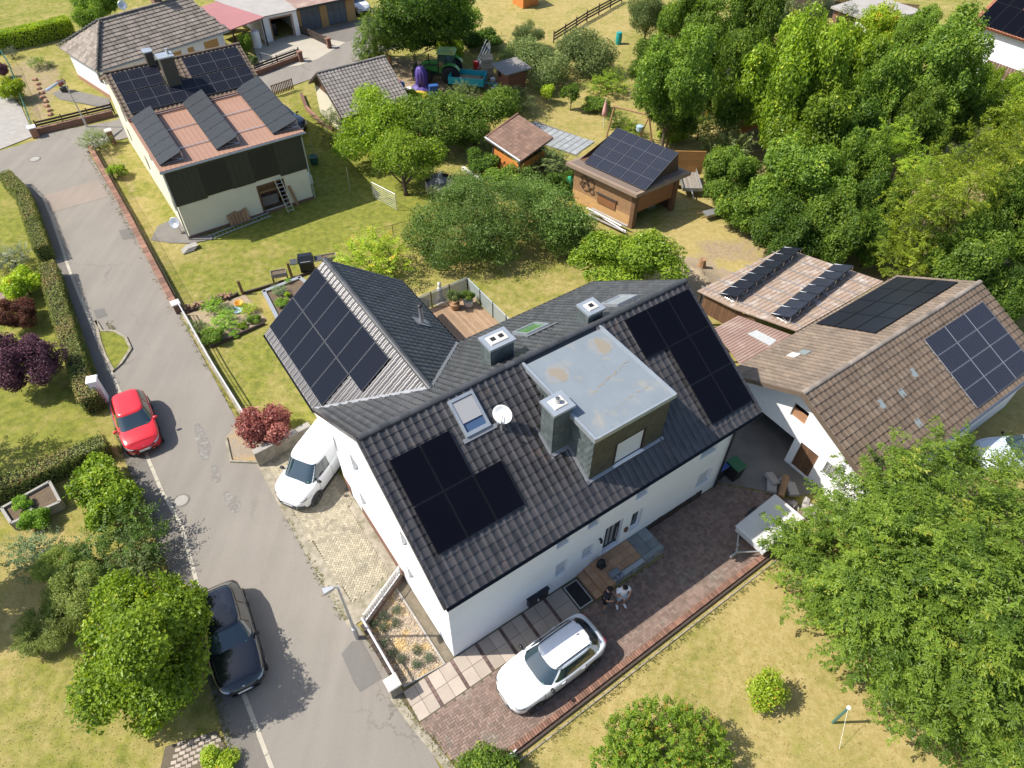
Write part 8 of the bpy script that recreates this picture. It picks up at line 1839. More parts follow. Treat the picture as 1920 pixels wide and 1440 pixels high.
t = thing('lattice_railing','white lattice railing between yellow pavers and gravel bed','railing',Vector((*e1[0],0))); a = Vector((0,0,0)); b_ = Vector((*e1[1],0)) - Vector((*e1[0],0)); L = b_.length; n_ = int(L / .13)
for z in (.38,.95): MB().tube([a + Vector((0,0,z)),b_ + Vector((0,0,z))],.022,6).build('rail',MATS['white_plastic'],t)
for k in range(n_):
    p = a.lerp(b_,k / n_); q = a.lerp(b_,min(1,(k + 2.5) / n_)); MB().tube([p + Vector((0,0,.38)),q + Vector((0,0,.95))],.011,4).build('lattice_bar',MATS['white_plastic'],t)
for k in (0,.5,1): p = a.lerp(b_,k); MB().tube([p + Vector((0,0,.2)),p + Vector((0,0,1.0))],.03,6).build('post',MATS['white_plastic'],t)
t = thing('rail_fence','grey flat rail on the stone edging beside the road','railing',Vector((*e2[0],0))); b_ = Vector((*e2[1],0)) - Vector((*e2[0],0))
MB().tube([Vector((0,0,.85)),b_ + Vector((0,0,.85))],.045,6).build('rail',MATS['pale_steel'],t)
for k in range(4): p = b_ * (k / 3); MB().tube([p + Vector((0,0,.3)),p + Vector((0,0,.85))],.025,6).build('post',MATS['galvanised'],t)
t = pillar('pale stone gate pillar at the corner of the front garden and drive',741,1296,.42,.85,'rough_concrete','concrete_cap')
ribbon_block('bed_edging',[tuple(H(*p)[:2]) for p in (GB[0],GB[4],GB[3])],.08,0,.07,MATS['concrete'],None,'structure')
# soldier course of bricks along the drive, a dark strip painted as shaded gap, thin kerb
sc_ = thing('brick_edging','upright red bricks in a long row along the drive and lawn','edging',H(.2,-4.05)); me = MB().bbox(-.047,.047,-.11,.11,-.02,.20,.012).mesh('edging_brick',MATS['brick_red'])
for k in range(150):
    u = -1.2 + k * .108; v = -4.02 + (u + 1.2) * .0135
    o = bpy.data.objects.new('edging_brick',me); COL.objects.link(o); o.parent = sc_; p = H(u,v,random.uniform(-.02,.01)) - H(.2,-4.05); o.matrix_local = Matrix.Translation(p) @ Matrix.Rotation(HYAW + random.uniform(-.06,.06),4,'Z')
ribbon_block('kerb_and_shade_strip',[tuple(H(u,v)[:2]) for u,v in ((-1.3,-4.2),(15.2,-3.98))],.10,-.05,.10,MATS['timber_dark'],None,'structure')  # dark colour stands for deep shade and bushes beside the bricks
ribbon_block('kerb_and_shade_strip',[tuple(H(u,v)[:2]) for u,v in ((-1.2,-4.42),(15.2,-4.2))],.05,-.05,.03,MATS['rough_concrete'],None,'structure')
ribbon_block('drive_threshold',[tuple(H(u,v)[:2]) for u,v in ((-2.62,.0),(-2.45,-1.3),(-2.0,-4.0),(-1.6,-6.0))],.30,0,.03,MATS['rough_concrete'],None,'structure')
t = thing('lattice_railing','white lattice railing behind the dark shrub at the bottom edge','railing',H(-1.0,-4.2,0),HYAW)
for z in (.15,.7): MB().tube([(-.9,0,z),(1.0,0,z)],.022,6).build('rail',MATS['white_plastic'],t)
for k in range(14): MB().tube([(-.9 + k * .13,0,.15),(-.9 + min(1.9,k * .13 + .25),0,.7)],.011,4).build('lattice_bar',MATS['white_plastic'],t)
# things at the entrance
t = thing('backpack','black backpack on the landing beside the front door','bag',H(6.95,-.35,.47),HYAW); b_ = MB(); b_.smooth = True; b_.lathe([(.02,0),(.2,.02),(.22,.15),(.19,.32),(.09,.42),(0,.44)],12,M=Matrix.Diagonal((1,.7,1,1))); b_.build('bag_body',MATS['black_plastic'],t); MB().tube([(-.06,.05,.4),(0,.05,.5),(.06,.05,.4)],.015,5).build('handle',MATS['black_plastic'],t); MB().bbox(-.14,.14,-.2,-.1,.03,.2,.03).build('pocket',MATS['anthracite_blue'],t)
t = thing('tool_bag','grey blue bag with patterned flap on the landing wall','bag',H(7.15,-1.0,.47),HYAW); MB().bbox(-.22,.22,-.14,.14,0,.3,.05).build('bag_body',mat('bag_grey',(.17,.20,.23),.8),t); MB().bbox(-.05,.28,-.32,-.14,-.05,.22,.04).build('flap',mat('bag_pattern',(.28,.29,.36),.8,col2=(.05,.05,.09),vscale=18,vmix=.15),t)
def bin_(label,u,v,body,lid):
    t = thing('wheelie_bin',label,'bin',H(u,v),HYAW); MB().hull8([(-.24,-.28,.08),(.24,-.28,.08),(.24,.28,.08),(-.24,.28,.08)],[(-.29,-.35,.98),(.29,-.35,.98),(.29,.35,.98),(-.29,.35,.98)]).build('body',MATS[body],t); MB().bbox(-.31,.31,-.38,.38,.985,1.07,.04).build('lid',MATS[lid],t)
    for s in (-1,1): MB().tube([(s * .2,.28,.1),(s * .26,.28,.1)],.1,12).build('wheel',MATS['rubber'],t)
mat('bin_green',(.03,.12,.05),.5); mat('bin_blue',(.02,.05,.2),.5)
bin_('green lidded wheelie bin in the shaded yard by the barn',15.2,-.1,'black_plastic','bin_green'); bin_('blue lidded wheelie bin beside the house corner',14.5,.35,'black_plastic','bin_blue')
t = thing('log_pile','pale log on a small heap of broken slabs at the drive end','logs',G(1464,922),HYAW + .5); MB().tube([(-.65,0,.42),(.65,0,.38)],.15,10).build('log',MATS['timber_tan'],t)
for k,(x,y,a) in enumerate(((.0,.45,.2),(.35,.55,.8),(.1,-.4,.5),(.5,-.1,1.2))): o = MB().bbox(-.35,.35,-.22,.22,.05,.22,.03).build('slab',MATS['fibre_cement'],t); o.matrix_local = Matrix.Translation((x,y,.1 * (k % 3))) @ Matrix.Rotation(a,4,'Z') @ Matrix.Rotation(.25 * (k % 2),4,'X')
t = thing('rubble_heap','pale stone heap half covered by cherry leaves','rubble',G(1512,965));
for k in range(16): o = MB().bbox(-.16,.16,-.12,.12,0,.2,.05).build('stone',MATS['fibre_cement'],t); o.matrix_local = Matrix.Translation((random.uniform(-.8,.8),random.uniform(-.5,.5),random.uniform(-.05,.3))) @ Matrix.Rotation(random.uniform(0,3),4,'Z') @ Matrix.Rotation(random.uniform(-.5,.5),4,'X')
# terrace plants
for lab,u,v,ph in (('olive tree in a wicker pot on the wooden terrace',9.05,14.55,.75),('bushy plant in a white pot on the wooden terrace',9.75,14.35,.5)):
    t = thing('pot_plant',lab,'pot plant',H(u,v,2.9)); MB().lathe([(.18,0),(.24,.05),(.27,.35),(.24,.37),(.22,.33)],14).build('pot',MATS['concrete_cap'] if ph < .6 else MATS['timber_tan'],t)
    o = bpy.data.objects.new('foliage',PROTO['shrub',1]); COL.objects.link(o); o.parent = t; o.material_slots[0].link = 'OBJECT'; o.material_slots[0].material = MATS['leaf_mid' if ph < .6 else 'leaf_olive']; o.matrix_local = Matrix.Translation((0,0,.35 + ph * .6)) @ Matrix.Diagonal((.34,.34,ph * .55,1))
# garden behind the wing
picket_fence('paling_screen','brown paling screen beside the terrace',[tuple(H(u,v)[:2]) for u,v in ((7.2,17.6),(8.6,17.9),(9.0,17.4))],1.5,.17,'timber_brown',.12)
t = thing('garden_statue','white garden figure standing at the paling screen','statue',G(826,562,.3),HYAW); s = MB(); s.smooth = True; s.lathe([(.22,0),(.2,.2),(.14,.5),(.18,.75),(.12,.92),(.07,.98),(.12,1.1),(.1,1.25),(0,1.32)],14); s.build('figure',MATS['concrete_cap'],t); MB().box(-.28,.28,-.28,.28,-.3,0).build('plinth',MATS['concrete'],t)
bq = thing('gas_grill','black gas grill on the lawn behind the wing roof','grill',G(578,508),HYAW - .35)
MB().box(-.42,.42,-.25,.25,.1,.78).build('cabinet',MATS['black_plastic'],bq); MB().hull8([(-.5,-.32,.8),(.5,-.32,.8),(.5,.32,.8),(-.5,.32,.8)],[(-.42,-.1,1.2),(.42,-.1,1.2),(.42,.22,1.2),(-.42,.22,1.2)]).build('lid',MATS['anthracite_blue'],bq)
for s in (-1,1): MB().box(s * .52 - (.42 if s < 0 else 0),s * .52 + (.42 if s > 0 else 0),-.28,.28,.8,.85).build('side_shelf',MATS['trim_grey'],bq)
for s in (-1,1): MB().tube([(s * .36,.26,.09),(s * .36,.3,.09)],.09,12).build('wheel',MATS['rubber'],bq)
MB().tube([(-.3,-.36,.95),(.3,-.36,.95)],.018,6).build('handle',MATS['galvanised'],bq)
def trough(label,px,py,ang):
    t = thing('planter_box',label,'planter',G(px,py),ang); MB().box(-.45,.45,-.22,-.19,.55,.85).box(-.45,.45,.19,.22,.55,.85).build('side_board',MATS['timber_grey'],t); MB().box(-.45,-.42,-.19,.19,.55,.85).box(.42,.45,-.19,.19,.55,.85).build('end_board',MATS['timber_grey'],t); MB().box(-.42,.42,-.19,.19,.56,.78).build('soil',MATS['soil'],t)
    for x in (-.42,.42):
        for y in (-.19,.19): MB().box(x - .03,x + .03,y - .03,y + .03,0,.54).build('leg',MATS['timber_brown'],t)
trough('small planter on legs beside the grey raised bed',528,530,HYAW - .3); trough('small planter on legs next to the lime shrub',620,500,HYAW - .3)
# grey framed raised bed
rb_ = [Q(x,y,.45) for x,y in ((492,545),(562,518),(598,545),(520,600))]
rv = thing('raised_bed','grey framed raised bed with vegetables beside the wing roof','raised bed',H(*rb_[0])); w0 = H(*rb_[0])
cs = [H(*p) - w0 for p in rb_]
for a,b_ in zip(cs,cs[1:] + cs[:1]):
    d = (b_ - a).normalized(); n_ = Vector((-d.y,d.x,0)) * .14
    MB().hull8([a - n_,b_ - n_,b_ + n_ * .1,a + n_ * .1],[x + Vector((0,0,.4)) for x in (a - n_,b_ - n_,b_ + n_ * .1,a + n_ * .1)]).build('side_board',MATS['timber_orange2'],rv)
    MB().hull8([x + Vector((0,0,.405)) for x in (a - n_ * 1.2,b_ - n_ * 1.2,b_ + n_ * .4,a + n_ * .4)],[x + Vector((0,0,.45)) for x in (a - n_ * 1.2,b_ - n_ * 1.2,b_ + n_ * .4,a + n_ * .4)]).build('rim_board',MATS['timber_rim'] if 'timber_rim' in MATS else mat('timber_rim',(.24,.26,.28),.7),rv)
MB().poly([x + Vector((0,0,.34)) for x in cs]).build('soil',MATS['soil'],rv)
mid = (cs[0] + cs[1] + cs[2] + cs[3]) / 4
for lab,x,y,r,h,k,m in (('blue green cabbage in the grey raised bed',522,546,17,.45,'spiky','leaf_blue'),('bright lettuce row in the grey raised bed',528,568,18,.35,'shrub','leaf_veg'),('small leafy plant at the back of the grey raised bed',540,527,7,.35,'spiky','leaf_veg'),('yellowing leafy plant in the grey raised bed',538,552,8,.3,'shrub','leaf_lime')):
    p = G(x,y,.5); plant('vegetable',lab,'vegetable',0,0,0,h,k,m,rr=r * 29 / FPX,xy=(p.x,p.y),trunk=False,lift=.36)
# vegetable patch
sheet("vegetable_bed",PX([(350,588),(460,553),(500,600),(395,650)]),.016,MATS['dry_soil'])
for i,pts in enumerate((((347,588),(440,557)),((395,652),(497,608)),((440,557),(447,552)))): ribbon_block('bed_board',PX(pts),.1,0,.18,MATS['timber_dark'],None,'structure')
ribbon_block('bed_board',PX([(455,552),(495,540),(560,520),(600,505)]),.1,0,.14,MATS['timber_dark'],None,'structure')
for lab,x,y in (('leaning wooden post by the vegetable bed',456,552),('wooden post behind the grey raised bed',547,518)):
    t = thing('wooden_post',lab,'post',G(x,y)); MB().hull8([(-.06,-.06,0),(.06,-.06,0),(.06,.06,0),(-.06,.06,0)],[(-.12,.0,.95),(0,.0,.95),(0,.12,.95),(-.12,.12,.95)]).build('shaft',MATS['timber_brown'],t)
for lab,x,y in (('stack of old bricks next to the pale capped pillar',367,578),('stack of old bricks at the back of the vegetable bed',415,562)):
    t = thing('brick_stack',lab,'bricks',G(x,y),HYAW - .12); me = MB().bbox(-.12,.12,-.055,.055,0,.07,.006).mesh('brick',MATS['brick_red'])
    for k in range(34): o = bpy.data.objects.new('brick',me); COL.objects.link(o); o.parent = t; o.matrix_local = Matrix.Translation((-.6 + .15 * (k % 9) + random.uniform(-.03,.03),random.uniform(-.22,.22),.075 * (k // 9))) @ Matrix.Rotation(PI / 2 + random.uniform(-.35,.35),4,'Z')
for lab,x,y,r,k,m,h in (('tall leafy plants along the back of the vegetable bed',402,572,20,'spiky','leaf_veg',.8),('big clump of strap leaves in the vegetable bed',418,602,24,'spiky','leaf_veg',.7),('dark bush at the street corner of the vegetable bed',398,630,20,'shrub','leaf_mid',.8),('squash vine on the right of the vegetable bed',466,578,15,'spiky','leaf_lime',.5),('dark leafy plant at the right end of the vegetable bed',478,598,13,'shrub','leaf_mid',.45),('blue green leek row in the vegetable bed',372,612,16,'spiky','leaf_olive',.5),('small lettuce near the front board of the vegetable bed',440,626,9,'shrub','leaf_veg',.25),('bluish cabbage by the yellow bucket',430,580,10,'spiky','leaf_blue',.4),('young plant in front of the vegetable bed centre',455,610,9,'shrub','leaf_bright',.3)):
    plant('vegetable',lab,'vegetable',x,y,r,h,k,m,trunk=False)
mat('bucket_yellow',(.62,.27,.02),.5); mat('tray_blue',(.30,.42,.50),.4)
t = thing('bucket','orange yellow bucket in the vegetable bed','bucket',G(450,574)); MB().lathe([(.2,0),(.26,.28),(.24,.28),(.0,.1)],16).build('pail',MATS['bucket_yellow'],t)
t = thing('water_tray','pale blue tray beside the orange bucket','tray',G(446,583)); MB().lathe([(.3,0),(.34,.12),(.3,.12),(.0,.05)],16).build('tray',MATS['tray_blue'],t)
# concrete trough on the left lawn
q = [Q(x,y,.55) for x,y in ((2,952),(92,902),(112,940),(20,980))]; w0 = H(*q[0]); cs = [H(*p) - w0 for p in q]; ct = thing('concrete_planter','two-part concrete planter with a green plant on the left lawn','planter',w0); mid0,mid1 = cs[0].lerp(cs[1],.45),cs[3].lerp(cs[2],.45)
for a,b_ in list(zip(cs,cs[1:] + cs[:1])) + [(mid0,mid1)]:
    d = (b_ - a).normalized(); n_ = Vector((-d.y,d.x,0)) * .06; MB().hull8([a - n_,b_ - n_,b_ + n_,a + n_],[x + Vector((0,0,.55)) for x in (a - n_,b_ - n_,b_ + n_,a + n_)]).build('side_slab',MATS['concrete'],ct)
MB().poly([x + Vector((0,0,.42)) for x in cs]).build('soil',MATS['soil'],ct); p = G(42,945,.6); plant('vegetable','green plant growing in the concrete planter','plant',0,0,0,.5,'shrub','leaf_veg',rr=.36,xy=(p.x,p.y),trunk=False,lift=.42)
# grass path slabs at the lower left and brick garden path
bp_ = sheet("slab_patch",PX([(310,1400),(405,1370),(430,1410),(400,1445),(300,1445)]),.012,MATS['joint_sand'])
for i in range(9):
    for j in range(6):
        p = G(318 + i * 12 + j * 4,1440 - i * 6 + j * 0 - j * 12 + 14)
        if not inside(PX([(305,1404),(402,1374),(426,1410),(398,1455),(290,1455)]),np.array([p.x]),np.array([p.y]))[0]: continue
        o = MB().bbox(-.095,.095,-.06,.06,0,.03,.006).build('slab',MATS['slab_pale'],bp_); o.matrix_local = Matrix.Translation((p.x,p.y,0)) @ Matrix.Rotation(.25,4,'Z')
sheet("brick_path",PX([(0,548),(45,535),(92,512),(96,524),(50,548),(0,562)]),.012,MATS['paver_red'])
# stone grill, posts and mesh in the orchard
t = thing('stone_barbecue','round stone barbecue with a grey hood in the orchard','barbecue',G(828,362)); b_ = MB(); b_.lathe([(.85,0),(1.0,.35),(1.15,.7),(.9,.75),(.5,.72)],9); b_.build('surround',MATS['timber_grey'],t); MB().lathe([(.42,.6),(.4,1.0),(.2,1.25),(.12,1.6),(0,1.62)],12).build('hood',MATS['zinc_grey'],t)
for k in range(9): a = 2 * PI * k / 9; o = MB().bbox(-.3,.3,-.05,.05,.3,.95,.02).build('panel',MATS['timber_grey'] if k % 2 else MATS['timber_dark'],t); o.matrix_local = Matrix.Translation((1.02 * math.cos(a),1.02 * math.sin(a),0)) @ Matrix.Rotation(a + PI / 2,4,'Z')
wire_fence('mesh_fence','grey wire mesh frame standing on the orchard grass',PX([(701,372),(745,395)]),1.3,'galvanised',2.5,8,.03,.15); wire_fence('mesh_fence','low rusty wire fence behind the lime shrub',PX([(705,450),(770,432)]),.8,'timber_brown',1.5,4,.025)
for lab,x,y,h in (('thin green post in the shade beside the cream house',588,292,1.9),('thin dark post on the shaded lawn',657,360,1.9),('pale pole leaning in the orchard tree',757,300,2.0),('grey pole at the stone barbecue',808,335,1.4)):
    t = thing('garden_pole',lab,'pole',G(x,y)); MB().tube([(0,0,0),(0.03,0,h)],.03,6).build('shaft',MATS['galvanised'],t)
t = thing('plant_tub','dark green tub on the shaded lawn by the cream house','tub',G(590,307)); MB().lathe([(.26,0),(.36,.6),(.33,.6),(.0,.4)],16).build('tub',mat('tub_green',(.03,.09,.075),.5),t)
ribbon_block('stone_edge',PX([(868,318),(885,330),(900,338)]),.25,0,.25,MATS['concrete_cap'],None,'structure')
# things round the tractor yard
mat('cover_purple',(.085,.055,.25),.55,bump=.4,bscale=6); t = thing('covered_machine','upright object wrapped in a purple cover on the dirt yard','covered machine',G(792,172)); MB().lathe([(.85,0),(.75,.35),(.5,.6),(.45,.7)],9,M=Matrix.Diagonal((1.25,.9,1,1))).build('skirt',MATS['cover_purple'],t); b_ = MB(); b_.smooth = True; b_.lathe([(.42,.6),(.5,1.0),(.48,1.7),(.36,2.05),(.12,2.2),(0,2.2)],10); b_.build('hood',MATS['cover_purple'],t)
for k in range(6): a = k * PI / 3; MB().tube([(.47 * math.cos(a),.47 * math.sin(a),.65),(.5 * math.cos(a),.5 * math.sin(a),1.6),(.33 * math.cos(a),.33 * math.sin(a),2.08)],.05,5).build('fold',MATS['cover_purple'],t)
mat('tarp_yellow',(.62,.42,.05),.6,bump=.5,bscale=5); t = thing('tarp_heap','yellow tarpaulin heap below the purple cover','tarp',G(785,187)); b_ = MB(); b_.smooth = True; b_.lathe([(1.0,0),(.9,.35),(.55,.62),(.2,.7),(0,.7)],11,M=Matrix.Diagonal((1.2,.75,1,1))); b_.build('cloth',MATS['tarp_yellow'],t)
mat('crate_blue',(.03,.10,.30),.5); t = thing('blue_crate','tall blue slatted crate right of the yellow tarpaulin','crate',G(814,186),.3)
for k in range(6): MB().box(-.38,.38,-.3,-.26,.1 + k * .2,.25 + k * .2).build('slat',MATS['crate_blue'],t); MB().box(.34,.38,-.26,.3,.1 + k * .2,.25 + k * .2).build('slat',MATS['crate_blue'],t)
MB().box(-.34,.34,-.24,.28,.08,1.2).build('liner',MATS['crate_blue'],t)
t = thing('moped','red and blue small vehicle parked behind the small garage','moped',G(745,172),.8); MB().bbox(-.7,.7,-.25,.25,.3,.75,.1).build('body',MATS['crate_blue'],t); MB().bbox(-.2,.35,-.22,.22,.75,1.0,.08).build('seat',MATS['paint_red'],t)
for x in (-.55,.55): wheel(t,x,0,.28,.14)
t = thing('hand_cart','dark cart with a white cover next to the yellow tarpaulin','cart',G(758,186),.4); MB().bbox(-.6,.6,-.35,.35,.3,.7,.06).build('tub',MATS['anthracite_blue'],t); MB().bbox(.2,.75,-.3,.3,.7,.9,.06).build('cover',MATS['white_plastic'],t)
for s in (-1,1): wheel(t,0,s * .4,.25,.1)
t = thing('hay_rake','folded grey hay tedder with red parts behind the turquoise trailer','farm machine',G(893,138),.5)
for k in range(4): MB().tube([(0,-.3 + k * .2,.5),(1.6,.3 + k * .25,1.6 + .25 * k)],.045,5).build('arm',MATS['galvanised'],t)
for k in range(7): MB().tube([(1.1 + .1 * k,-.2 + .25 * k,1.0 + .1 * k),(1.5 + .08 * k,.0 + .2 * k,2.1)],.02,4).build('tine',MATS['galvanised'],t)
MB().box(-.2,.2,-.2,.2,.2,1.1).build('gearbox',MATS['paint_red'],t); MB().box(.3,.6,-.1,.2,.3,.8).build('bracket',MATS['galvanised'],t)
t = thing('log_stack','square stack of pale split logs on the yard','logs',G(914,143),HYAW - .5); me = MB().tube([(-.5,0,0),(.5,0,0)],.12,6).mesh('log',MATS['timber_pale'] if 'timber_pale' in MATS else mat('timber_pale',(.52,.40,.27),.8,col2=(.4,.3,.2),vscale=6,island=.2))
for k in range(40): o = bpy.data.objects.new('log',me); COL.objects.link(o); o.parent = t; o.matrix_local = Matrix.Translation((random.uniform(-.05,.05),-.55 + .24 * (k % 5),.14 + .22 * (k // 5))) @ Matrix.Rotation(PI / 2 * (k // 10 % 2) * 0 + random.uniform(-.06,.06),4,'Z')
t = thing('tree_stump','upright hollow tree stump beside the turquoise trailer','stump',G(908,162)); MB().lathe([(.34,0),(.3,.8),(.18,.8),(.16,.6),(0,.6)],12).build('stump',MATS['timber_grey'],t)
for i,(x,y) in enumerate(((712,117),(732,124))): t = thing('wooden_bollard',('short wooden post at the corner of the lane' if i == 0 else 'pale wooden post between the lane and the tractor yard'),'post',G(x,y)); MB().lathe([(.18,0),(.17,.9),(.1,.95),(0,.95)],10).build('post',MATS['timber_tan'],t)
t = thing('stone_heap','grey and white junk heap left of the brown garden shed','heap',G(932,166));
for k in range(14): o = MB().bbox(-.2,.2,-.16,.16,0,.25,.06).build('block',MATS['fibre_cement' if k % 3 else 'white_plastic'],t); o.matrix_local = Matrix.Translation((random.uniform(-.5,.5),random.uniform(-.4,.4),random.uniform(0,.7))) @ Matrix.Rotation(random.uniform(0,3),4,'Z') @ Matrix.Rotation(random.uniform(-.6,.6),4,'X')
t = thing('water_barrel','teal water barrel on the dry lawn by the rail fence','barrel',G(1159,82)); MB().lathe([(.27,0),(.31,.3),(.31,.7),(.27,1.0),(.29,1.02),(0,1.02)],16).build('barrel',mat('teal',(.02,.27,.25),.5),t); MB().lathe([(.29,1.03),(.27,1.07),(0,1.07)],16).build('lid',MATS['teal'],t)
t = thing('parasol','folded pink parasol on the upper lawn','parasol',G(1131,238)); MB().tube([(0,0,0),(0,0,2.3)],.025,6).build('pole',MATS['white_plastic'],t); b_ = MB(); b_.smooth = True; b_.lathe([(.06,.9),(.24,1.0),(.2,1.4),(.12,1.9),(.03,2.25),(0,2.3)],9); b_.build('canopy',mat('parasol_pink',(.56,.31,.27),.8,col2=(.48,.25,.22),vscale=6),t)
t = thing('swing_frame','wooden swing frame with crossed posts behind the workshop','swing',G(1208,268));
for a,b_ in (((-.5,.3,0),(.1,0,2.3)),((.6,-.2,0),(.0,0,2.3)),((.0,0,2.25),(-2.6,1.2,2.35)),((-2.9,.9,0),(-2.5,1.2,2.4))): MB().tube([a,b_],.07,6).build('beam',MATS['timber_tan'],t)
MB().lathe([(.1,.6),(.25,.75),(.28,1.1),(0,1.15)],10,(-.5,.2,.2)).build('hanging_seat',MATS['tray_blue'],t)
t = thing('white_boards','heap of white boards lying along the workshop wall','boards',WMM @ WS(-.45,1.6),HYAW + 1.79)
for k in range(7): o = MB().box(-1.5,1.5,-.06,.06,0,.04).build('board',MATS['white_plastic' if k % 2 else 'fibre_cement'],t); o.matrix_local = Matrix.Translation((random.uniform(-.3,.3),random.uniform(-.25,.25),.08 + .07 * k)) @ Matrix.Rotation(random.uniform(-.22,.22),4,'Z') @ Matrix.Rotation(random.uniform(-.3,.3),4,'X')
t = thing('garden_net','bright green net bundle at the back corner of the workshop','net',G(1066,362)); b_ = MB(); b_.lathe([(.3,0),(.42,.5),(.34,1.0),(.1,1.3),(0,1.3)],9); b_.build('net',mat('net_green',(.02,.30,.15),.7,bump=.5,bscale=15),t)
t = thing('garden_hose','yellow green hose loop on the dry ground by the workshop','hose',G(1300,398)); q = [(.9 * math.cos(a),.45 * math.sin(a) + .15 * math.sin(2 * a),.02) for a in [2 * PI * k / 28 for k in range(27)]]; MB().tube(q,.018,5).build('hose',mat('hose_yellow',(.36,.36,.05),.5),t)
t = thing('wheelbarrow','grey wheelbarrow tipped over at the edge of the dry yard','wheelbarrow',G(1330,408),.4); MB().hull8([(-.35,-.2,.15),(.3,-.2,.15),(.3,.2,.15),(-.35,.2,.15)],[(-.5,-.3,.45),(.5,-.3,.45),(.5,.3,.45),(-.5,.3,.45)]).build('tray',MATS['galvanised'],t); wheel(t,.6,0,.18,.1); [MB().tube([(.5,s * .2,.2),(-.9,s * .28,.4)],.025,5).build('handle',MATS['timber_tan'],t) for s in (-1,1)]
t = thing('clothes_post','green clothes line post leaning on the dry lawn','post',G(1561,1355)); MB().tube([(0,0,0),(0,0,1.58)],.045,8).build('shaft',mat('post_green',(.06,.16,.14),.5),t); MB().tube([(0,0,1.55),(-.06,-.9,.05)],.006,4).build('line',MATS['white_plastic'],t); MB().lathe([(.07,0),(.07,.06),(0,.07)],8,(0,0,1.58)).build('cap',MATS['white_plastic'],t)
# spoil heap on the dry yard
b_ = MB(); b_.smooth = True; rs = np.random.default_rng(4); P = []
for i in range(13): P.append([(x_,y_,max(-.05,.75 * math.exp(-(x_ / 1.1) ** 2 - (y_ / 1.6) ** 2) - .04 + .12 * rs.normal() * math.exp(-(x_ / 1.2) ** 2 - (y_ / 1.7) ** 2))) for x_,y_ in [(-2.6 + i * .43,-3.2 + j * .43) for j in range(16)]])
b_.grid(P); o = b_.build('spoil_heap',MATS['dry_soil']); o.location = G(1305,528); o.rotation_euler = (0,0,HYAW); o['kind'] = 'structure'
t = thing('root_stump','splintered tree stump on the brown spoil heap','stump',G(1316,497,.3)); MB().lathe([(.3,-.2),(.22,.2),(.2,.45),(0,.4)],8).build('stump',MATS['timber_tan'],t)
# tufts of weed along kerbs and walls
C_,N_,L_w = [],[],[]
rngw = np.random.default_rng(21)
for pts,n_ in ((PX([(200,605),(230,640),(240,660),(220,690)]),160),(e2,40),(PX([(335,592),(460,800)]),160),([tuple(H(u,v)[:2]) for u,v in ((-2.9,3.6),(-2.9,9.8))],90),([tuple(H(u,v)[:2]) for u,v in ((-2.5,0),(-1.9,-4.2))],140),(PX([(300,1045),(330,1100),(415,1330),(430,1400)]),300),(PX([(215,800),(245,890),(290,985)]),220),(PX([(165,290),(330,585)]),200),([tuple(H(u,v)[:2]) for u,v in ((-1,-4.5),(14,-4.35))],380)):
    Ls = [math.dist(a[:2],b_[:2]) for a,b_ in zip(pts[:-1],pts[1:])]; tot = sum(Ls)
    for k in range(n_):
        s = rngw.random() * tot
        for (a,b_),L in zip(zip(pts[:-1],pts[1:]),Ls):
            if s <= L: break
            s -= L
        p = np.array(a[:2]) + (np.array(b_[:2]) - np.array(a[:2])) * (s / L) + rngw.normal(0,.09,2); n5 = 4
        for q in range(n5): C_.append((*(p + rngw.normal(0,.04,2)),.03)); L_w.append(rngw.uniform(.04,.11))
C_ = np.array(C_); L_w = np.array(L_w); Nn = unit(rngw.normal(size=C_.shape) * .7 + np.array([0,0,1.0])); Tt = unit(rngw.normal(size=C_.shape) + np.array([0,0,.3]))
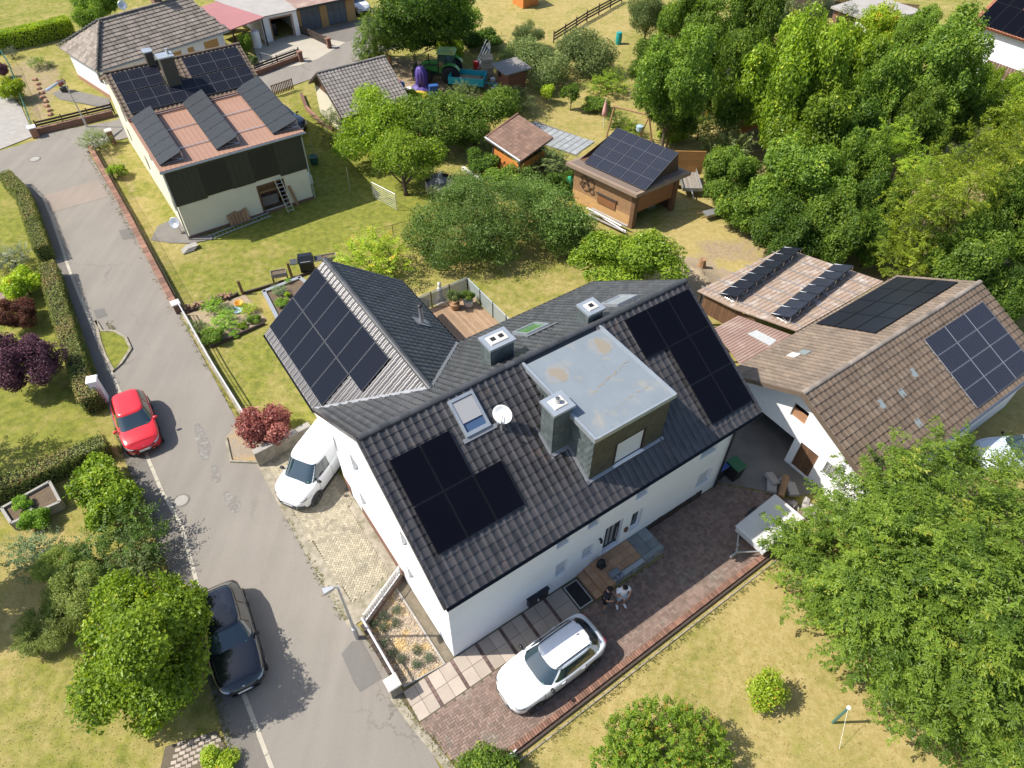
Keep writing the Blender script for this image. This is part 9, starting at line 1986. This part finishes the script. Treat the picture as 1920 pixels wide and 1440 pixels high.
me = leaves_mesh('weeds',C_,Nn,Tt,L_w,L_w * .35,rngw.normal(.45,.2,len(C_))); me.materials.append(leaf_mat('leaf_weed',(.11,.13,.03),(.26,.25,.07),(.42,.32,.13))); o = bpy.data.objects.new('weeds',me); COL.objects.link(o); o['kind'] = 'stuff'; o['label'] = 'dry weeds and grass tufts along kerbs and walls'; o['category'] = 'weeds'
# short grass on the lawns near the camera
Gn = 45000; gx = rngw.uniform(-22,22,Gn); gy = rngw.uniform(5.5,40,Gn); pxm = lambda pts: PX(pts)
lawns = [[tuple(H(u,v)[:2]) for u,v in ((-1.2,-4.5),(16,-4.3),(26,-6),(30,-25),(-3,-25))],PX([(0,930),(150,880),(235,900),(290,1000),(330,1110),(400,1330),(425,1400),(390,1440),(0,1440),(-200,1440)]),PX([(470,790),(400,655),(500,612),(590,780),(560,800)]),PX([(0,350),(55,390),(95,520),(140,680),(205,800),(215,835),(100,880),(0,915)]),PX([(340,575),(260,440),(450,470),(590,470),(590,500),(480,540),(400,570)]),PX([(760,520),(1080,500),(1090,530),(930,600),(870,540)])]
ok = np.zeros(Gn,bool)
for lw_ in lawns: ok |= inside(lw_,gx,gy)
gx,gy = gx[ok],gy[ok]; n_ = len(gx); C_ = np.stack([gx,gy,np.full(n_,.004)],1); Nn = unit(rngw.normal(size=(n_,3)) * .3 + np.array([0,0,1.0])); Tt = unit(rngw.normal(size=(n_,3)) * np.array([1,1,.3])); Lg = rngw.uniform(.03,.075,n_)
ix_ = np.clip(((gx + 84) / .4).astype(int),0,dry.shape[0] - 1); iy_ = np.clip(((gy + 6) / .4).astype(int),0,dry.shape[1] - 1)
tone = dry[ix_,iy_] * .95 + rngw.normal(0,.16,n_) + .2 * np.sin(gx * 1.3 + np.sin(gy)) * .6
me = leaves_mesh('grass_blades',C_,Nn,Tt,Lg,Lg * .4,tone); me.materials.append(leaf_mat('leaf_grass',(.16,.17,.035),(.37,.285,.115),(.47,.37,.19),.35)); o = bpy.data.objects.new('grass_blades',me); COL.objects.link(o); o['kind'] = 'stuff'; o['label'] = 'short dry grass blades on the lawns'; o['category'] = 'grass'
